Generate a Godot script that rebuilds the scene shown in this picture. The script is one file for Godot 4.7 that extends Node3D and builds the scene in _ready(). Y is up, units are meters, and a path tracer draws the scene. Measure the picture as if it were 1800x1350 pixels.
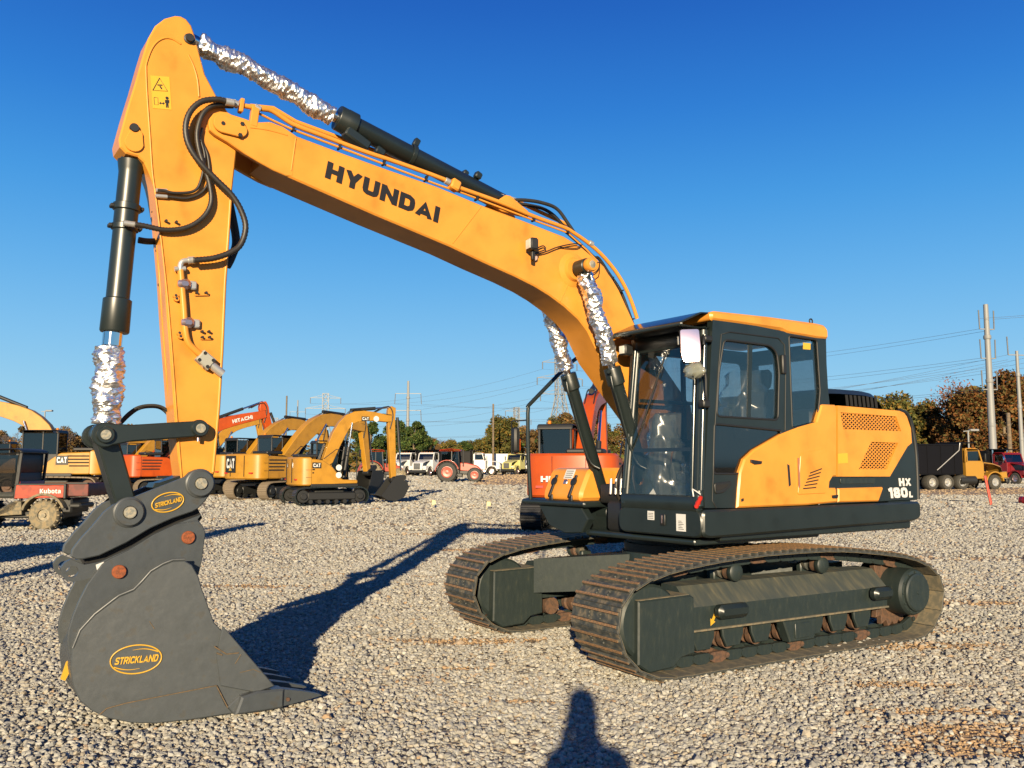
extends Node3D

# ---------------------------------------------------------------- helpers
var M := {}
var names := {}
var rng := RandomNumberGenerator.new()

class MB:
	# collects triangles with their own normals; one surface per material
	var X := Transform3D.IDENTITY
	var surf := []
	var P := PackedVector3Array()
	var N := PackedVector3Array()
	var C := PackedColorArray()
	var col := Color.WHITE
	var tinted := false
	func _init(m: Material) -> void:
		mat(m)
	func mat(m: Material) -> MB:
		flush()
		surf.append([m, null, null, null])
		return self
	func flush() -> void:
		if surf.size() and P.size():
			surf[-1][1] = P
			surf[-1][2] = N
			surf[-1][3] = C
		elif surf.size() and surf[-1][1] == null:
			surf.pop_back()
		P = PackedVector3Array()
		N = PackedVector3Array()
		C = PackedColorArray()
	func tri(a: Vector3, b: Vector3, c: Vector3, na := Vector3.ZERO, nb := Vector3.ZERO, nc := Vector3.ZERO) -> void:
		a = X * a
		b = X * b
		c = X * c
		var g := (b - a).cross(c - a)
		if g.length_squared() < 1e-16:
			return
		if na == Vector3.ZERO:
			na = g.normalized()
			P.append_array([a, c, b])
			N.append_array([na, na, na])
		else:
			na = (X.basis * na).normalized()
			nb = (X.basis * nb).normalized()
			nc = (X.basis * nc).normalized()
			if g.dot(na + nb + nc) > 0.0:
				P.append_array([a, c, b])
				N.append_array([na, nc, nb])
			else:
				P.append_array([a, b, c])
				N.append_array([na, nb, nc])
		if tinted:
			C.append_array([col, col, col])
	func ftri(a: Vector3, b: Vector3, c: Vector3, out: Vector3) -> void:
		tri(a, b, c, out, out, out)
	func quad(a: Vector3, b: Vector3, c: Vector3, d: Vector3, out := Vector3.ZERO) -> void:
		var g := (c - a).cross(d - b).normalized()
		if out != Vector3.ZERO and g.dot(out) < 0.0:
			g = -g
		tri(a, b, c, g, g, g)
		tri(a, c, d, g, g, g)
	func quadn(a: Vector3, b: Vector3, c: Vector3, d: Vector3, na: Vector3, nb: Vector3, nc: Vector3, nd: Vector3) -> void:
		tri(a, b, c, na, nb, nc)
		tri(a, c, d, na, nc, nd)
	# a plate: outline in x, y pushed from z0 to z1, edges chamfered by b. slope tilts z with x
	func plate(poly_in: PackedVector2Array, z0: float, z1: float, b := 0.0, smooth_deg := 32.0, slope := 0.0, x0 := 0.0) -> MB:
		var poly := poly_in.duplicate()
		if Geometry2D.is_polygon_clockwise(poly):
			poly.reverse()
		var n := poly.size()
		var en := []
		for i in n:
			var d := (poly[(i + 1) % n] - poly[i]).normalized()
			en.append(Vector2(d.y, -d.x))
		var inset := PackedVector2Array()
		for i in n:
			var a: Vector2 = en[(i + n - 1) % n]
			var c: Vector2 = en[i]
			var m := (a + c).normalized()
			inset.append(poly[i] - m * b / maxf(0.5, m.dot(c)))
		var cosmax := cos(deg_to_rad(smooth_deg))
		var nz := func(p: Vector2, z: float) -> Vector3: return Vector3(p.x, p.y, z + slope * (p.x - x0))
		var nf := Vector3(-slope, 0, 1).normalized()
		var idx := Geometry2D.triangulate_polygon(inset)
		for k in range(0, idx.size(), 3):
			ftri(nz.call(inset[idx[k]], z1), nz.call(inset[idx[k + 1]], z1), nz.call(inset[idx[k + 2]], z1), nf)
			ftri(nz.call(inset[idx[k]], z0), nz.call(inset[idx[k + 1]], z0), nz.call(inset[idx[k + 2]], z0), -nf)
		for i in n:
			var j := (i + 1) % n
			var e: Vector2 = en[i]
			var pa: Vector2 = en[(i + n - 1) % n]
			var pb: Vector2 = en[j]
			var n0: Vector2 = (e + pa).normalized() if e.dot(pa) > cosmax else e
			var n1: Vector2 = (e + pb).normalized() if e.dot(pb) > cosmax else e
			var v0 := Vector3(n0.x, n0.y, 0)
			var v1 := Vector3(n1.x, n1.y, 0)
			quadn(nz.call(poly[i], z0 + b), nz.call(poly[j], z0 + b), nz.call(poly[j], z1 - b), nz.call(poly[i], z1 - b), v0, v1, v1, v0)
			if b > 0.0:
				var u0 := (v0 + nf).normalized()
				var u1 := (v1 + nf).normalized()
				quadn(nz.call(poly[i], z1 - b), nz.call(poly[j], z1 - b), nz.call(inset[j], z1), nz.call(inset[i], z1), u0, u1, u1, u0)
				u0 = (v0 - nf).normalized()
				u1 = (v1 - nf).normalized()
				quadn(nz.call(poly[i], z0 + b), nz.call(poly[j], z0 + b), nz.call(inset[j], z0), nz.call(inset[i], z0), u0, u1, u1, u0)
		return self
	func box(c: Vector3, s: Vector3, b := 0.0, basis := Basis.IDENTITY) -> MB:
		var keep := X
		X = X * Transform3D(basis, c)
		var h := s / 2.0
		if b <= 0.0:
			var v := []
			for k in 8:
				v.append(Vector3(h.x if k & 1 else -h.x, h.y if k & 2 else -h.y, h.z if k & 4 else -h.z))
			quad(v[0], v[1], v[3], v[2], Vector3(0, 0, -1))
			quad(v[4], v[5], v[7], v[6], Vector3(0, 0, 1))
			quad(v[0], v[2], v[6], v[4], Vector3(-1, 0, 0))
			quad(v[1], v[3], v[7], v[5], Vector3(1, 0, 0))
			quad(v[0], v[1], v[5], v[4], Vector3(0, -1, 0))
			quad(v[2], v[3], v[7], v[6], Vector3(0, 1, 0))
		else:
			b = minf(b, minf(h.x, minf(h.y, h.z)) * 0.9)
			plate(PackedVector2Array([Vector2(-h.x + b, -h.y), Vector2(h.x - b, -h.y), Vector2(h.x, -h.y + b), Vector2(h.x, h.y - b), Vector2(h.x - b, h.y), Vector2(-h.x + b, h.y), Vector2(-h.x, h.y - b), Vector2(-h.x, -h.y + b)]), -h.z, h.z, b, 50.0)
		X = keep
		return self
	func span(lo: Vector3, hi: Vector3, b := 0.0) -> MB:
		return box((lo + hi) / 2.0, (hi - lo).abs(), b)
	# bar of rectangular section from a to b
	func bar(a: Vector3, b: Vector3, w: float, h: float, up := Vector3.UP, bev := 0.0) -> MB:
		var d := b - a
		var z := d.normalized()
		var x := up.cross(z)
		if x.length() < 0.01:
			x = Vector3.RIGHT.cross(z)
		x = x.normalized()
		return box((a + b) / 2.0, Vector3(w, h, d.length()), bev, Basis(x, z.cross(x), z))
	# surface of revolution: profile of (radius, distance along a->dir)
	func lathe(a: Vector3, dir: Vector3, prof: Array, sides := 20, smooth_deg := 40.0) -> MB:
		var y := dir.normalized()
		var x := (Vector3.UP if absf(y.y) < 0.9 else Vector3.RIGHT).cross(y).normalized()
		var z := y.cross(x)
		var m := prof.size()
		var sn := []
		for i in m - 1:
			var d: Vector2 = Vector2(prof[i + 1][0] - prof[i][0], prof[i + 1][1] - prof[i][1])
			sn.append(Vector2(d.y, -d.x).normalized())
		var cm := cos(deg_to_rad(smooth_deg))
		for i in m - 1:
			var n0: Vector2 = sn[i]
			var n1: Vector2 = sn[i]
			if i > 0 and n0.dot(sn[i - 1]) > cm:
				n0 = (n0 + sn[i - 1]).normalized()
			if i < m - 2 and n1.dot(sn[i + 1]) > cm:
				n1 = (n1 + sn[i + 1]).normalized()
			for k in sides:
				var t0 := TAU * k / sides
				var t1 := TAU * (k + 1) / sides
				var r0 := x * cos(t0) + z * sin(t0)
				var r1 := x * cos(t1) + z * sin(t1)
				var A: Vector3 = a + r0 * prof[i][0] + y * prof[i][1]
				var B: Vector3 = a + r1 * prof[i][0] + y * prof[i][1]
				var Cc: Vector3 = a + r1 * prof[i + 1][0] + y * prof[i + 1][1]
				var D: Vector3 = a + r0 * prof[i + 1][0] + y * prof[i + 1][1]
				quadn(A, B, Cc, D, r0 * n0.x + y * n0.y, r1 * n0.x + y * n0.y, r1 * n1.x + y * n1.y, r0 * n1.x + y * n1.y)
		return self
	func cyl(a: Vector3, b: Vector3, r: float, sides := 16, bev := 0.0, r2 := -1.0) -> MB:
		var l := a.distance_to(b)
		if r2 < 0.0:
			r2 = r
		if bev > 0.0:
			return lathe(a, b - a, [[0.0, 0.0], [r - bev, 0.0], [r, bev], [r2, l - bev], [r2 - bev, l], [0.0, l]], sides)
		return lathe(a, b - a, [[0.0, 0.0], [r, 0.0], [r2, l], [0.0, l]], sides)
	func tube(pts: Array, r, sides := 8, caps := true) -> MB:
		var n := pts.size()
		var fr := []
		var x := Vector3.ZERO
		for i in n:
			var t: Vector3 = (pts[mini(i + 1, n - 1)] - pts[maxi(i - 1, 0)]).normalized()
			if i == 0:
				x = (Vector3.UP if absf(t.y) < 0.9 else Vector3.RIGHT).cross(t).normalized()
			else:
				x = (x - t * x.dot(t)).normalized()
			fr.append([x, t.cross(x), t])
		for i in n - 1:
			var ra: float = r if r is float else r[i]
			var rb: float = r if r is float else r[i + 1]
			for k in sides:
				var t0 := TAU * k / sides
				var t1 := TAU * (k + 1) / sides
				var a0: Vector3 = fr[i][0] * cos(t0) + fr[i][1] * sin(t0)
				var a1: Vector3 = fr[i][0] * cos(t1) + fr[i][1] * sin(t1)
				var b0: Vector3 = fr[i + 1][0] * cos(t0) + fr[i + 1][1] * sin(t0)
				var b1: Vector3 = fr[i + 1][0] * cos(t1) + fr[i + 1][1] * sin(t1)
				quadn(pts[i] + a0 * ra, pts[i] + a1 * ra, pts[i + 1] + b1 * rb, pts[i + 1] + b0 * rb, a0, a1, b1, b0)
		if caps:
			for e in [0, n - 1]:
				var rr: float = r if r is float else r[e]
				var o: Vector3 = fr[e][2] * (-1.0 if e == 0 else 1.0)
				for k in sides:
					var t0 := TAU * k / sides
					var t1 := TAU * (k + 1) / sides
					ftri(pts[e], pts[e] + (fr[e][0] * cos(t0) + fr[e][1] * sin(t0)) * rr, pts[e] + (fr[e][0] * cos(t1) + fr[e][1] * sin(t1)) * rr, o)
		return self
	# rows of points (grid) as one smooth sheet
	func grid(rows: Array) -> MB:
		var h := rows.size()
		var w: int = rows[0].size()
		var nn := []
		for i in h:
			var r := []
			for j in w:
				var du: Vector3 = rows[i][mini(j + 1, w - 1)] - rows[i][maxi(j - 1, 0)]
				var dv: Vector3 = rows[mini(i + 1, h - 1)][j] - rows[maxi(i - 1, 0)][j]
				var g := du.cross(dv).normalized()
				r.append(g if g != Vector3.ZERO else Vector3.UP)
			nn.append(r)
		for i in h - 1:
			for j in w - 1:
				quadn(rows[i][j], rows[i][j + 1], rows[i + 1][j + 1], rows[i + 1][j], nn[i][j], nn[i][j + 1], nn[i + 1][j + 1], nn[i + 1][j])
		return self
	# body from cross sections in y, z at several x: [x, [y, z] ...]
	func mesh() -> ArrayMesh:
		flush()
		var am := ArrayMesh.new()
		for s in surf:
			if s[1] == null:
				continue
			var a := []
			a.resize(Mesh.ARRAY_MAX)
			a[Mesh.ARRAY_VERTEX] = s[1]
			a[Mesh.ARRAY_NORMAL] = s[2]
			if tinted and s[3].size() == s[1].size():
				a[Mesh.ARRAY_COLOR] = s[3]
			am.add_surface_from_arrays(Mesh.PRIMITIVE_TRIANGLES, a)
			am.surface_set_material(am.get_surface_count() - 1, s[0])
		return am

func uniq(parent: Node, called: String) -> String:
	var key := str(parent.get_instance_id()) + called
	var k: int = names.get(key, 0)
	names[key] = k + 1
	return called if k == 0 else "%s_%03d" % [called, k]

func put(parent: Node, o: Node3D, called: String) -> Node3D:
	o.name = uniq(parent, called)
	parent.add_child(o, true)
	return o

func part(called: String, mb, parent: Node, label := "") -> MeshInstance3D:
	var o := MeshInstance3D.new()
	o.mesh = mb.mesh() if mb is MB else mb
	put(parent, o, called)
	if label:
		o.set_meta("label", label)
	return o

func thing(called: String, at: Vector3, turn: float, label: String, category: String, group := "") -> Node3D:
	var o := Node3D.new()
	put(self, o, called)
	o.position = at
	o.rotation.y = turn
	return tag(o, label, category, group)

func tag(o: Node3D, label: String, category: String, group := "") -> Node3D:
	o.set_meta("label", label)
	o.set_meta("category", category)
	if group:
		o.set_meta("group", group)
	return o

func copy(o: Node3D, at: Vector3, turn: float, label: String, size := 1.0) -> Node3D:
	var base: String = o.name
	if base.length() > 4 and base.substr(base.length() - 3).is_valid_int():
		base = base.substr(0, base.length() - 4)
	var c: Node3D = o.duplicate()
	put(self, c, base)
	c.position = at
	c.rotation.y = turn
	c.scale = Vector3.ONE * size
	c.set_meta("label", label)
	return c

func structure(called: String, mb) -> MeshInstance3D:
	var o := part(called, mb, self)
	o.set_meta("kind", "structure")
	return o

func V2(a: Array) -> PackedVector2Array:
	var r := PackedVector2Array()
	for i in range(0, a.size(), 2):
		r.append(Vector2(a[i], a[i + 1]))
	return r

func V3(a: Array) -> Array:
	var r := []
	for i in range(0, a.size(), 3):
		r.append(Vector3(a[i], a[i + 1], a[i + 2]))
	return r

# smooth curve through points
func curve(pts: Array, steps := 6) -> Array:
	var r := []
	var n := pts.size()
	for i in n - 1:
		var p0: Vector3 = pts[maxi(i - 1, 0)]
		var p3: Vector3 = pts[mini(i + 2, n - 1)]
		for k in steps:
			r.append(pts[i].cubic_interpolate(pts[i + 1], p0, p3, float(k) / steps))
	r.append(pts[n - 1])
	return r

func smooth2(poly: PackedVector2Array, steps := 3) -> PackedVector2Array:
	var r := PackedVector2Array()
	var n := poly.size()
	for i in n:
		for k in steps:
			r.append(poly[i].cubic_interpolate(poly[(i + 1) % n], poly[(i + n - 1) % n], poly[(i + 2) % n], float(k) / steps))
	return r

func circle(c: Vector2, r: float, n := 24, a0 := 0.0, a1 := TAU) -> PackedVector2Array:
	var p := PackedVector2Array()
	var full := absf(a1 - a0) > TAU - 0.01
	for k in (n if full else n + 1):
		var t := a0 + (a1 - a0) * k / n
		p.append(c + Vector2(cos(t), sin(t)) * r)
	return p

# rounded outline of a capsule between two circles
func capsule(a: Vector2, ra: float, b: Vector2, rb: float, n := 12) -> PackedVector2Array:
	var t := (b - a).angle()
	var p := circle(b, rb, n, t - PI / 2, t + PI / 2)
	p.append_array(circle(a, ra, n, t + PI / 2, t + PI * 1.5))
	return p

# rounds the corners of a polygon
func rounded(poly: PackedVector2Array, r: float, n := 4) -> PackedVector2Array:
	var out := PackedVector2Array()
	var c := poly.size()
	for i in c:
		var p := poly[i]
		var a := poly[(i + c - 1) % c] - p
		var b := poly[(i + 1) % c] - p
		var k := minf(r, minf(a.length(), b.length()) * 0.45)
		var s := p + a.normalized() * k
		var e := p + b.normalized() * k
		for j in n + 1:
			var t := float(j) / n
			out.append(s.lerp(p, t).lerp(p.lerp(e, t), t))
	return out

# heavy block capitals: [width, strokes], heights 0 to 1, t is the stroke's thickness
func glyph(ch: String, t: float) -> Array:
	var w := 0.82
	if ch in "I1":
		w = t if ch == "I" else t * 1.7
	elif ch in "LTF":
		w = 0.68
	elif ch in "ANX":
		w = 0.9
	var l := t / 2.0
	var r := w - t / 2.0
	var b := t / 2.0
	var u := 1.0 - t / 2.0
	var m := 0.5
	var c := w / 2.0
	var s := []
	match ch:
		"H": s = [[l, 0, l, 1], [r, 0, r, 1], [l, m, r, m]]
		"I": s = [[l, 0, l, 1]]
		"1": s = [[r, 0, r, 1], [r, u - 0.02, 0.0, u - 0.12]]
		"L": s = [[l, 1, l, b, w, b]]
		"T": s = [[0, u, w, u], [c, 1, c, 0]]
		"Y": s = [[l * 0.9, 1, c, 0.42, w - l * 0.9, 1], [c, 0.5, c, 0]]
		"X": s = [[l, 1, r, 0], [r, 1, l, 0]]
		"K": s = [[l, 0, l, 1], [r, 1, l, 0.45], [c * 0.8, 0.58, r, 0]]
		"A": s = [[l * 0.8, 0, c, 1.0 - t * 0.35, w - l * 0.8, 0], [c * 0.55, 0.28, w - c * 0.55, 0.28]]
		"N": s = [[l, 0, l, 1], [l, 0.97, r, 0.03], [r, 0, r, 1]]
		"U": s = [[l, 1, l, 0.32, l + 0.04, b + 0.06, l + 0.14, b, r - 0.14, b, r - 0.04, b + 0.06, r, 0.32, r, 1]]
		"D": s = [[l, b, r - 0.2, b, r - 0.04, b + 0.10, r, 0.36, r, 0.64, r - 0.04, u - 0.10, r - 0.2, u, l, u], [l, 0, l, 1]]
		"0": s = [[c, b, l + 0.07, b + 0.05, l, 0.34, l, 0.66, l + 0.07, u - 0.05, c, u, r - 0.07, u - 0.05, r, 0.66, r, 0.34, r - 0.07, b + 0.05, c - 0.01, b]]
		"8": s = [[c, m, l + 0.06, 0.45, l, 0.3, l + 0.07, b + 0.02, c, b, r - 0.07, b + 0.02, r, 0.3, r - 0.06, 0.45, c, m], [c, m, l + 0.08, 0.55, l + 0.02, 0.7, l + 0.08, u - 0.02, c, u, r - 0.08, u - 0.02, r - 0.02, 0.7, r - 0.08, 0.55, c, m]]
		"C": s = [[w, 0.24, r - 0.06, b + 0.03, c, b, l + 0.08, b + 0.05, l, 0.36, l, 0.64, l + 0.08, u - 0.05, c, u, r - 0.06, u - 0.03, w, 0.76]]
		"S": s = [[0.0, 0.2, l + 0.1, b, c, b, r - 0.06, b + 0.03, r, 0.28, r - 0.06, 0.43, c, m, l + 0.06, 0.57, l, 0.72, l + 0.06, u - 0.03, c, u, r - 0.1, u, w, 0.82]]
		"R": s = [[l, 0, l, 1], [l, u, r - 0.16, u, r - 0.02, u - 0.08, r, 0.7, r - 0.04, 0.54, r - 0.16, 0.45, l, 0.45], [c, 0.45, w - l * 0.9, 0]]
		"B": s = [[l, 0, l, 1], [l, u, r - 0.16, u, r - 0.04, u - 0.1, r - 0.06, 0.58, l, m], [l, m, r - 0.1, m, r, 0.3, r - 0.1, b, l, b]]
		"O": s = [[c, b, l + 0.07, b + 0.05, l, 0.34, l, 0.66, l + 0.07, u - 0.05, c, u, r - 0.07, u - 0.05, r, 0.66, r, 0.34, r - 0.07, b + 0.05, c - 0.01, b]]
	return [w, s]

# letters laid on a surface: bottom left, bottom right and top left corner of the written line
func print_on(parent: Node, text: String, bl: Vector3, br: Vector3, tl: Vector3, m: Material, called := "lettering", t := 0.24, depth := 0.003) -> MeshInstance3D:
	var total := 0.0
	for ch in text:
		total += glyph(ch, t)[0] + 0.09
	total -= 0.09
	var u := br - bl
	var v := tl - bl
	var n := u.cross(v).normalized()
	var mb := MB.new(m)
	var x := 0.0
	for ch in text:
		var g := glyph(ch, t)
		var layer := 0
		for st in g[1]:
			var p := V2(st)
			var lf := []
			var rt := []
			for i in p.size():
				var d0 := (p[i] - p[maxi(i - 1, 0)]).normalized()
				var d1 := (p[mini(i + 1, p.size() - 1)] - p[i]).normalized()
				if i == 0:
					d0 = d1
				elif i == p.size() - 1:
					d1 = d0
				var n0 := Vector2(-d0.y, d0.x)
				var n1 := Vector2(-d1.y, d1.x)
				var mm := (n0 + n1).normalized()
				var k := t / 2.0 / maxf(mm.dot(n1), 0.45)
				var q := p[i] + Vector2(x, 0)
				var h := n * (depth - layer * depth * 0.12)
				lf.append(bl + u * ((q + mm * k).x / total) + v * clampf((q + mm * k).y, 0.0, 1.0) + h)
				rt.append(bl + u * ((q - mm * k).x / total) + v * clampf((q - mm * k).y, 0.0, 1.0) + h)
			for i in p.size() - 1:
				mb.quad(lf[i], lf[i + 1], rt[i + 1], rt[i], n)
				var e: Vector3 = n * depth * 0.8
				mb.quad(lf[i], lf[i + 1], lf[i + 1] - e, lf[i] - e)
				mb.quad(rt[i], rt[i + 1], rt[i + 1] - e, rt[i] - e)
			layer += 1
		x += g[0] + 0.09
	return part(called, mb, parent)

# running hand: light lettering in mixed case
func write_on(parent: Node, text: String, bl: Vector3, br: Vector3, tl: Vector3, m: Material) -> void:
	var f := SystemFont.new()
	f.font_names = PackedStringArray(["Droid Sans"])
	f.font_weight = 700
	var t := TextMesh.new()
	t.text = text
	t.font = f
	t.font_size = 64
	t.pixel_size = 0.01
	t.depth = 0.02
	t.material = m
	var bb := t.get_aabb()
	var u := br - bl
	var v := tl - bl
	var o := part("maker_lettering", t, parent)
	o.transform = Transform3D(Basis(u / bb.size.x, v / bb.size.y, u.cross(v).normalized() * 0.2), Vector3.ZERO)
	o.position = bl - o.basis * bb.position

# ---------------------------------------------------------------- materials
func noise(freq: float, oct := 4, seed := 1, type := FastNoiseLite.TYPE_SIMPLEX_SMOOTH) -> FastNoiseLite:
	var f := FastNoiseLite.new()
	f.noise_type = type
	f.frequency = freq
	f.fractal_octaves = oct
	f.seed = seed
	return f

func ramp_tex(f: FastNoiseLite, size: int, stops: Array, colors: Array) -> ImageTexture:
	var im := f.get_seamless_image(size, size)
	var g := Gradient.new()
	g.offsets = PackedFloat32Array(stops)
	g.colors = PackedColorArray(colors)
	var lut := []
	for k in 256:
		lut.append(g.sample(k / 255.0))
	var o := Image.create(size, size, false, Image.FORMAT_RGB8)
	im.convert(Image.FORMAT_L8)
	var d := im.get_data()
	for y in size:
		for x in size:
			o.set_pixel(x, y, lut[d[y * size + x]])
	return ImageTexture.create_from_image(o)

func bump_tex(f: FastNoiseLite, size: int, strength: float) -> ImageTexture:
	var im := f.get_seamless_image(size, size)
	im.convert(Image.FORMAT_RGBA8)
	im.bump_map_to_normal_map(strength)
	return ImageTexture.create_from_image(im)

func lin(r: float, g: float, b: float) -> Color:
	return (Color(r, g, b) * 0.655).linear_to_srgb()

func std(c: Color, rough := 0.5, metal := 0.0, spec := 0.5) -> StandardMaterial3D:
	var m := StandardMaterial3D.new()
	m.albedo_color = c
	m.roughness = rough
	m.metallic = metal
	m.metallic_specular = spec
	return m

# a paint with worn and dusty mottling: texture multiplies the colour
func mottled(c: Color, rough: float, tex: Texture2D, scale: float, metal := 0.0, nrm: Texture2D = null, nstr := 0.3) -> StandardMaterial3D:
	var m := std(c, rough, metal)
	m.albedo_texture = tex
	m.uv1_triplanar = true
	m.uv1_scale = Vector3.ONE * scale
	if nrm:
		m.normal_enabled = true
		m.normal_texture = nrm
		m.normal_scale = nstr
	return m

func _ready() -> void:
	# camera
	var cam := Camera3D.new()
	cam.name = "camera"
	cam.position = Vector3(0, 1.615, 0)
	cam.rotation.x = 0.0939
	cam.fov = 47.47
	cam.near = 0.1
	cam.far = 3000.0
	cam.current = true
	add_child(cam)
	# sky
	var sky_mat := PanoramaSkyMaterial.new()
	sky_mat.panorama = sky_panorama()
	var env := Environment.new()
	env.background_mode = Environment.BG_SKY
	env.sky = Sky.new()
	env.sky.sky_material = sky_mat
	env.tonemap_mode = Environment.TONE_MAPPER_LINEAR
	env.tonemap_exposure = EXPOSURE
	env.sdfgi_enabled = true
	env.ssao_enabled = true
	env.ssil_enabled = true
	var we := WorldEnvironment.new()
	we.name = "world_environment"
	we.environment = env
	add_child(we)
	# low sun behind the photographer
	var sun := DirectionalLight3D.new()
	sun.name = "sun"
	sun.light_energy = 1.6
	sun.light_color = Color(1.0, 0.91, 0.76)
	sun.light_angular_distance = 0.53
	sun.shadow_enabled = true
	var el := deg_to_rad(13.8)
	var az := deg_to_rad(3.3)
	sun.basis = Basis.looking_at(Vector3(sin(az) * cos(el), -sin(el), -cos(az) * cos(el)))
	add_child(sun)

	rng.seed = 7
	make_materials()
	make_ground()
	make_excavator()
	make_yard()
	make_vehicles()
	make_trees()
	make_power_lines()
	make_person()

const EXPOSURE := 2.3

# clear winter sky: colour by height above the horizon
func sky_panorama() -> ImageTexture:
	var stops := [[-90.0, 0.20, 0.18, 0.14], [-1.0, 0.40, 0.42, 0.40], [0.0, 0.685, 0.835, 0.905], [1.5, 0.655, 0.83, 0.915], [4.5, 0.60, 0.81, 0.93], [8.0, 0.51, 0.76, 0.935], [12.0, 0.405, 0.695, 0.92], [17.0, 0.285, 0.61, 0.89], [22.5, 0.195, 0.50, 0.835], [29.0, 0.14, 0.39, 0.75], [45.0, 0.10, 0.29, 0.61], [90.0, 0.07, 0.20, 0.46]]
	var w := 512
	var h := 256
	var im := Image.create(w, h, false, Image.FORMAT_RGBF)
	for y in h:
		var e := 90.0 - 180.0 * (y + 0.5) / h
		var c := Color.BLACK
		for k in stops.size() - 1:
			var a: Array = stops[k]
			var b: Array = stops[k + 1]
			if e >= a[0] and e <= b[0]:
				c = Color(a[1], a[2], a[3]).lerp(Color(b[1], b[2], b[3]), (e - a[0]) / (b[0] - a[0])).srgb_to_linear()
		for x in w:
			im.set_pixel(x, y, Color(c.r, c.g, c.b) / EXPOSURE)
	return ImageTexture.create_from_image(im)

func make_materials() -> void:
	var t_paint := ramp_tex(noise(0.012, 5, 3), 256, [0.0, 0.3, 0.7, 1.0], [Color(0.86, 0.85, 0.83), Color(0.95, 0.95, 0.94), Color(1, 1, 1), Color(1, 1, 1)])
	var t_dust := ramp_tex(noise(0.02, 6, 5), 256, [0.0, 0.42, 0.6, 1.0], [Color(0.75, 0.78, 0.78), Color(0.85, 0.86, 0.85), Color(1, 0.98, 0.93), Color(1, 0.95, 0.85)])
	var n_fine := bump_tex(noise(0.06, 5, 9), 256, 3.0)
	var n_wave := bump_tex(noise(0.008, 3, 19), 256, 6.0)
	M.orange = mottled(lin(0.79, 0.325, 0.048), 0.34, t_paint, 0.7, 0.0, n_wave, 0.06)
	M.orange.metallic_specular = 0.35
	M.dark = mottled(lin(0.0155, 0.0235, 0.0235), 0.36, t_paint, 0.9, 0.0, n_wave, 0.06)
	M.dark_gloss = std(lin(0.02, 0.028, 0.028), 0.16)
	M.black = std(lin(0.012, 0.013, 0.013), 0.55)
	M.void = std(lin(0.006, 0.006, 0.006), 0.9)
	M.rubber = mottled(lin(0.02, 0.02, 0.019), 0.7, t_dust, 2.0)
	M.hose = mottled(lin(0.028, 0.024, 0.02), 0.5, t_dust, 4.0)
	M.steel = std(lin(0.75, 0.55, 0.53), 0.28, 0.9)
	M.zinc = std(lin(0.62, 0.61, 0.57), 0.4, 0.6)
	M.pin = mottled(lin(0.42, 0.41, 0.36), 0.55, t_dust, 6.0, 0.3)
	M.chrome = std(lin(0.95, 0.95, 0.95), 0.08, 1.0)
	M.foil = std(lin(1.28, 1.27, 1.25), 0.37, 1.0)
	# the bucket: dark grey paint with scuffs
	var t_scuff := ramp_tex(noise(0.03, 6, 31), 512, [0.0, 0.35, 0.72, 0.78, 1.0], [Color(0.92, 0.92, 0.91), Color(0.97, 0.97, 0.97), Color(1, 1, 1), Color(1, 0.97, 0.93), Color(1, 0.93, 0.85)])
	M.grey = mottled(lin(0.066, 0.076, 0.083), 0.40, t_scuff, 0.5, 0.0, n_fine, 0.08)
	M.worn = mottled(lin(0.15, 0.15, 0.145), 0.45, t_scuff, 3.0, 0.3)
	M.belt = mottled(lin(0.23, 0.18, 0.12), 0.8, t_scuff, 1.0)
	M.rust_orange = mottled(lin(0.30, 0.075, 0.018), 0.7, t_dust, 5.0, 0.0, n_fine, 0.3)
	M.weld_rust = mottled(lin(0.15, 0.105, 0.06), 0.8, t_dust, 5.0)
	# tracks: dusty steel with rust
	var t_track := ramp_tex(noise(0.012, 5, 41), 512, [0.0, 0.35, 0.55, 0.72, 1.0], [Color(0.17, 0.19, 0.19), Color(0.22, 0.235, 0.23), Color(0.28, 0.28, 0.255), Color(0.36, 0.34, 0.29), Color(0.50, 0.44, 0.35)])
	M.shoe = mottled(Color(0.86, 0.86, 0.86), 0.62, t_track, 1.6, 0.0, n_fine, 0.25)
	M.grouser = mottled(lin(0.36, 0.215, 0.115), 0.6, t_dust, 6.0, 0.25, n_fine, 0.3)
	var t_frame := ramp_tex(noise(0.02, 6, 47), 512, [0.0, 0.5, 0.72, 0.88, 1.0], [Color(0.19, 0.23, 0.228), Color(0.21, 0.247, 0.242), Color(0.235, 0.265, 0.25), Color(0.30, 0.305, 0.27), Color(0.38, 0.36, 0.29)])
	M.frame = mottled(Color(0.62, 0.66, 0.66), 0.5, t_frame, 0.8, 0.0, n_fine, 0.1)
	M.frame.uv1_scale = Vector3(1.6, 0.5, 1.6)
	M.frame_top = mottled(Color(0.9, 0.9, 0.9), 0.75, ramp_tex(noise(0.016, 5, 51), 512, [0.0, 0.38, 0.55, 0.75, 1.0], [Color(0.19, 0.22, 0.215), Color(0.21, 0.235, 0.225), Color(0.245, 0.26, 0.235), Color(0.32, 0.315, 0.26), Color(0.44, 0.40, 0.30)]), 1.0)
	M.frame_top.uv1_scale = Vector3(1.3, 0.45, 0.45)
	M.silt = mottled(lin(0.20, 0.175, 0.125), 0.9, t_dust, 2.0)
	M.rust = mottled(lin(0.125, 0.068, 0.042), 0.8, t_dust, 4.0, 0.0, n_fine, 0.4)
	M.white = std(lin(0.75, 0.75, 0.72), 0.4)
	M.label = std(lin(0.70, 0.70, 0.68), 0.5)
	M.ink = std(lin(0.012, 0.010, 0.008), 0.5)
	M.gold = std(lin(0.62, 0.36, 0.03), 0.4)
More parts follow.
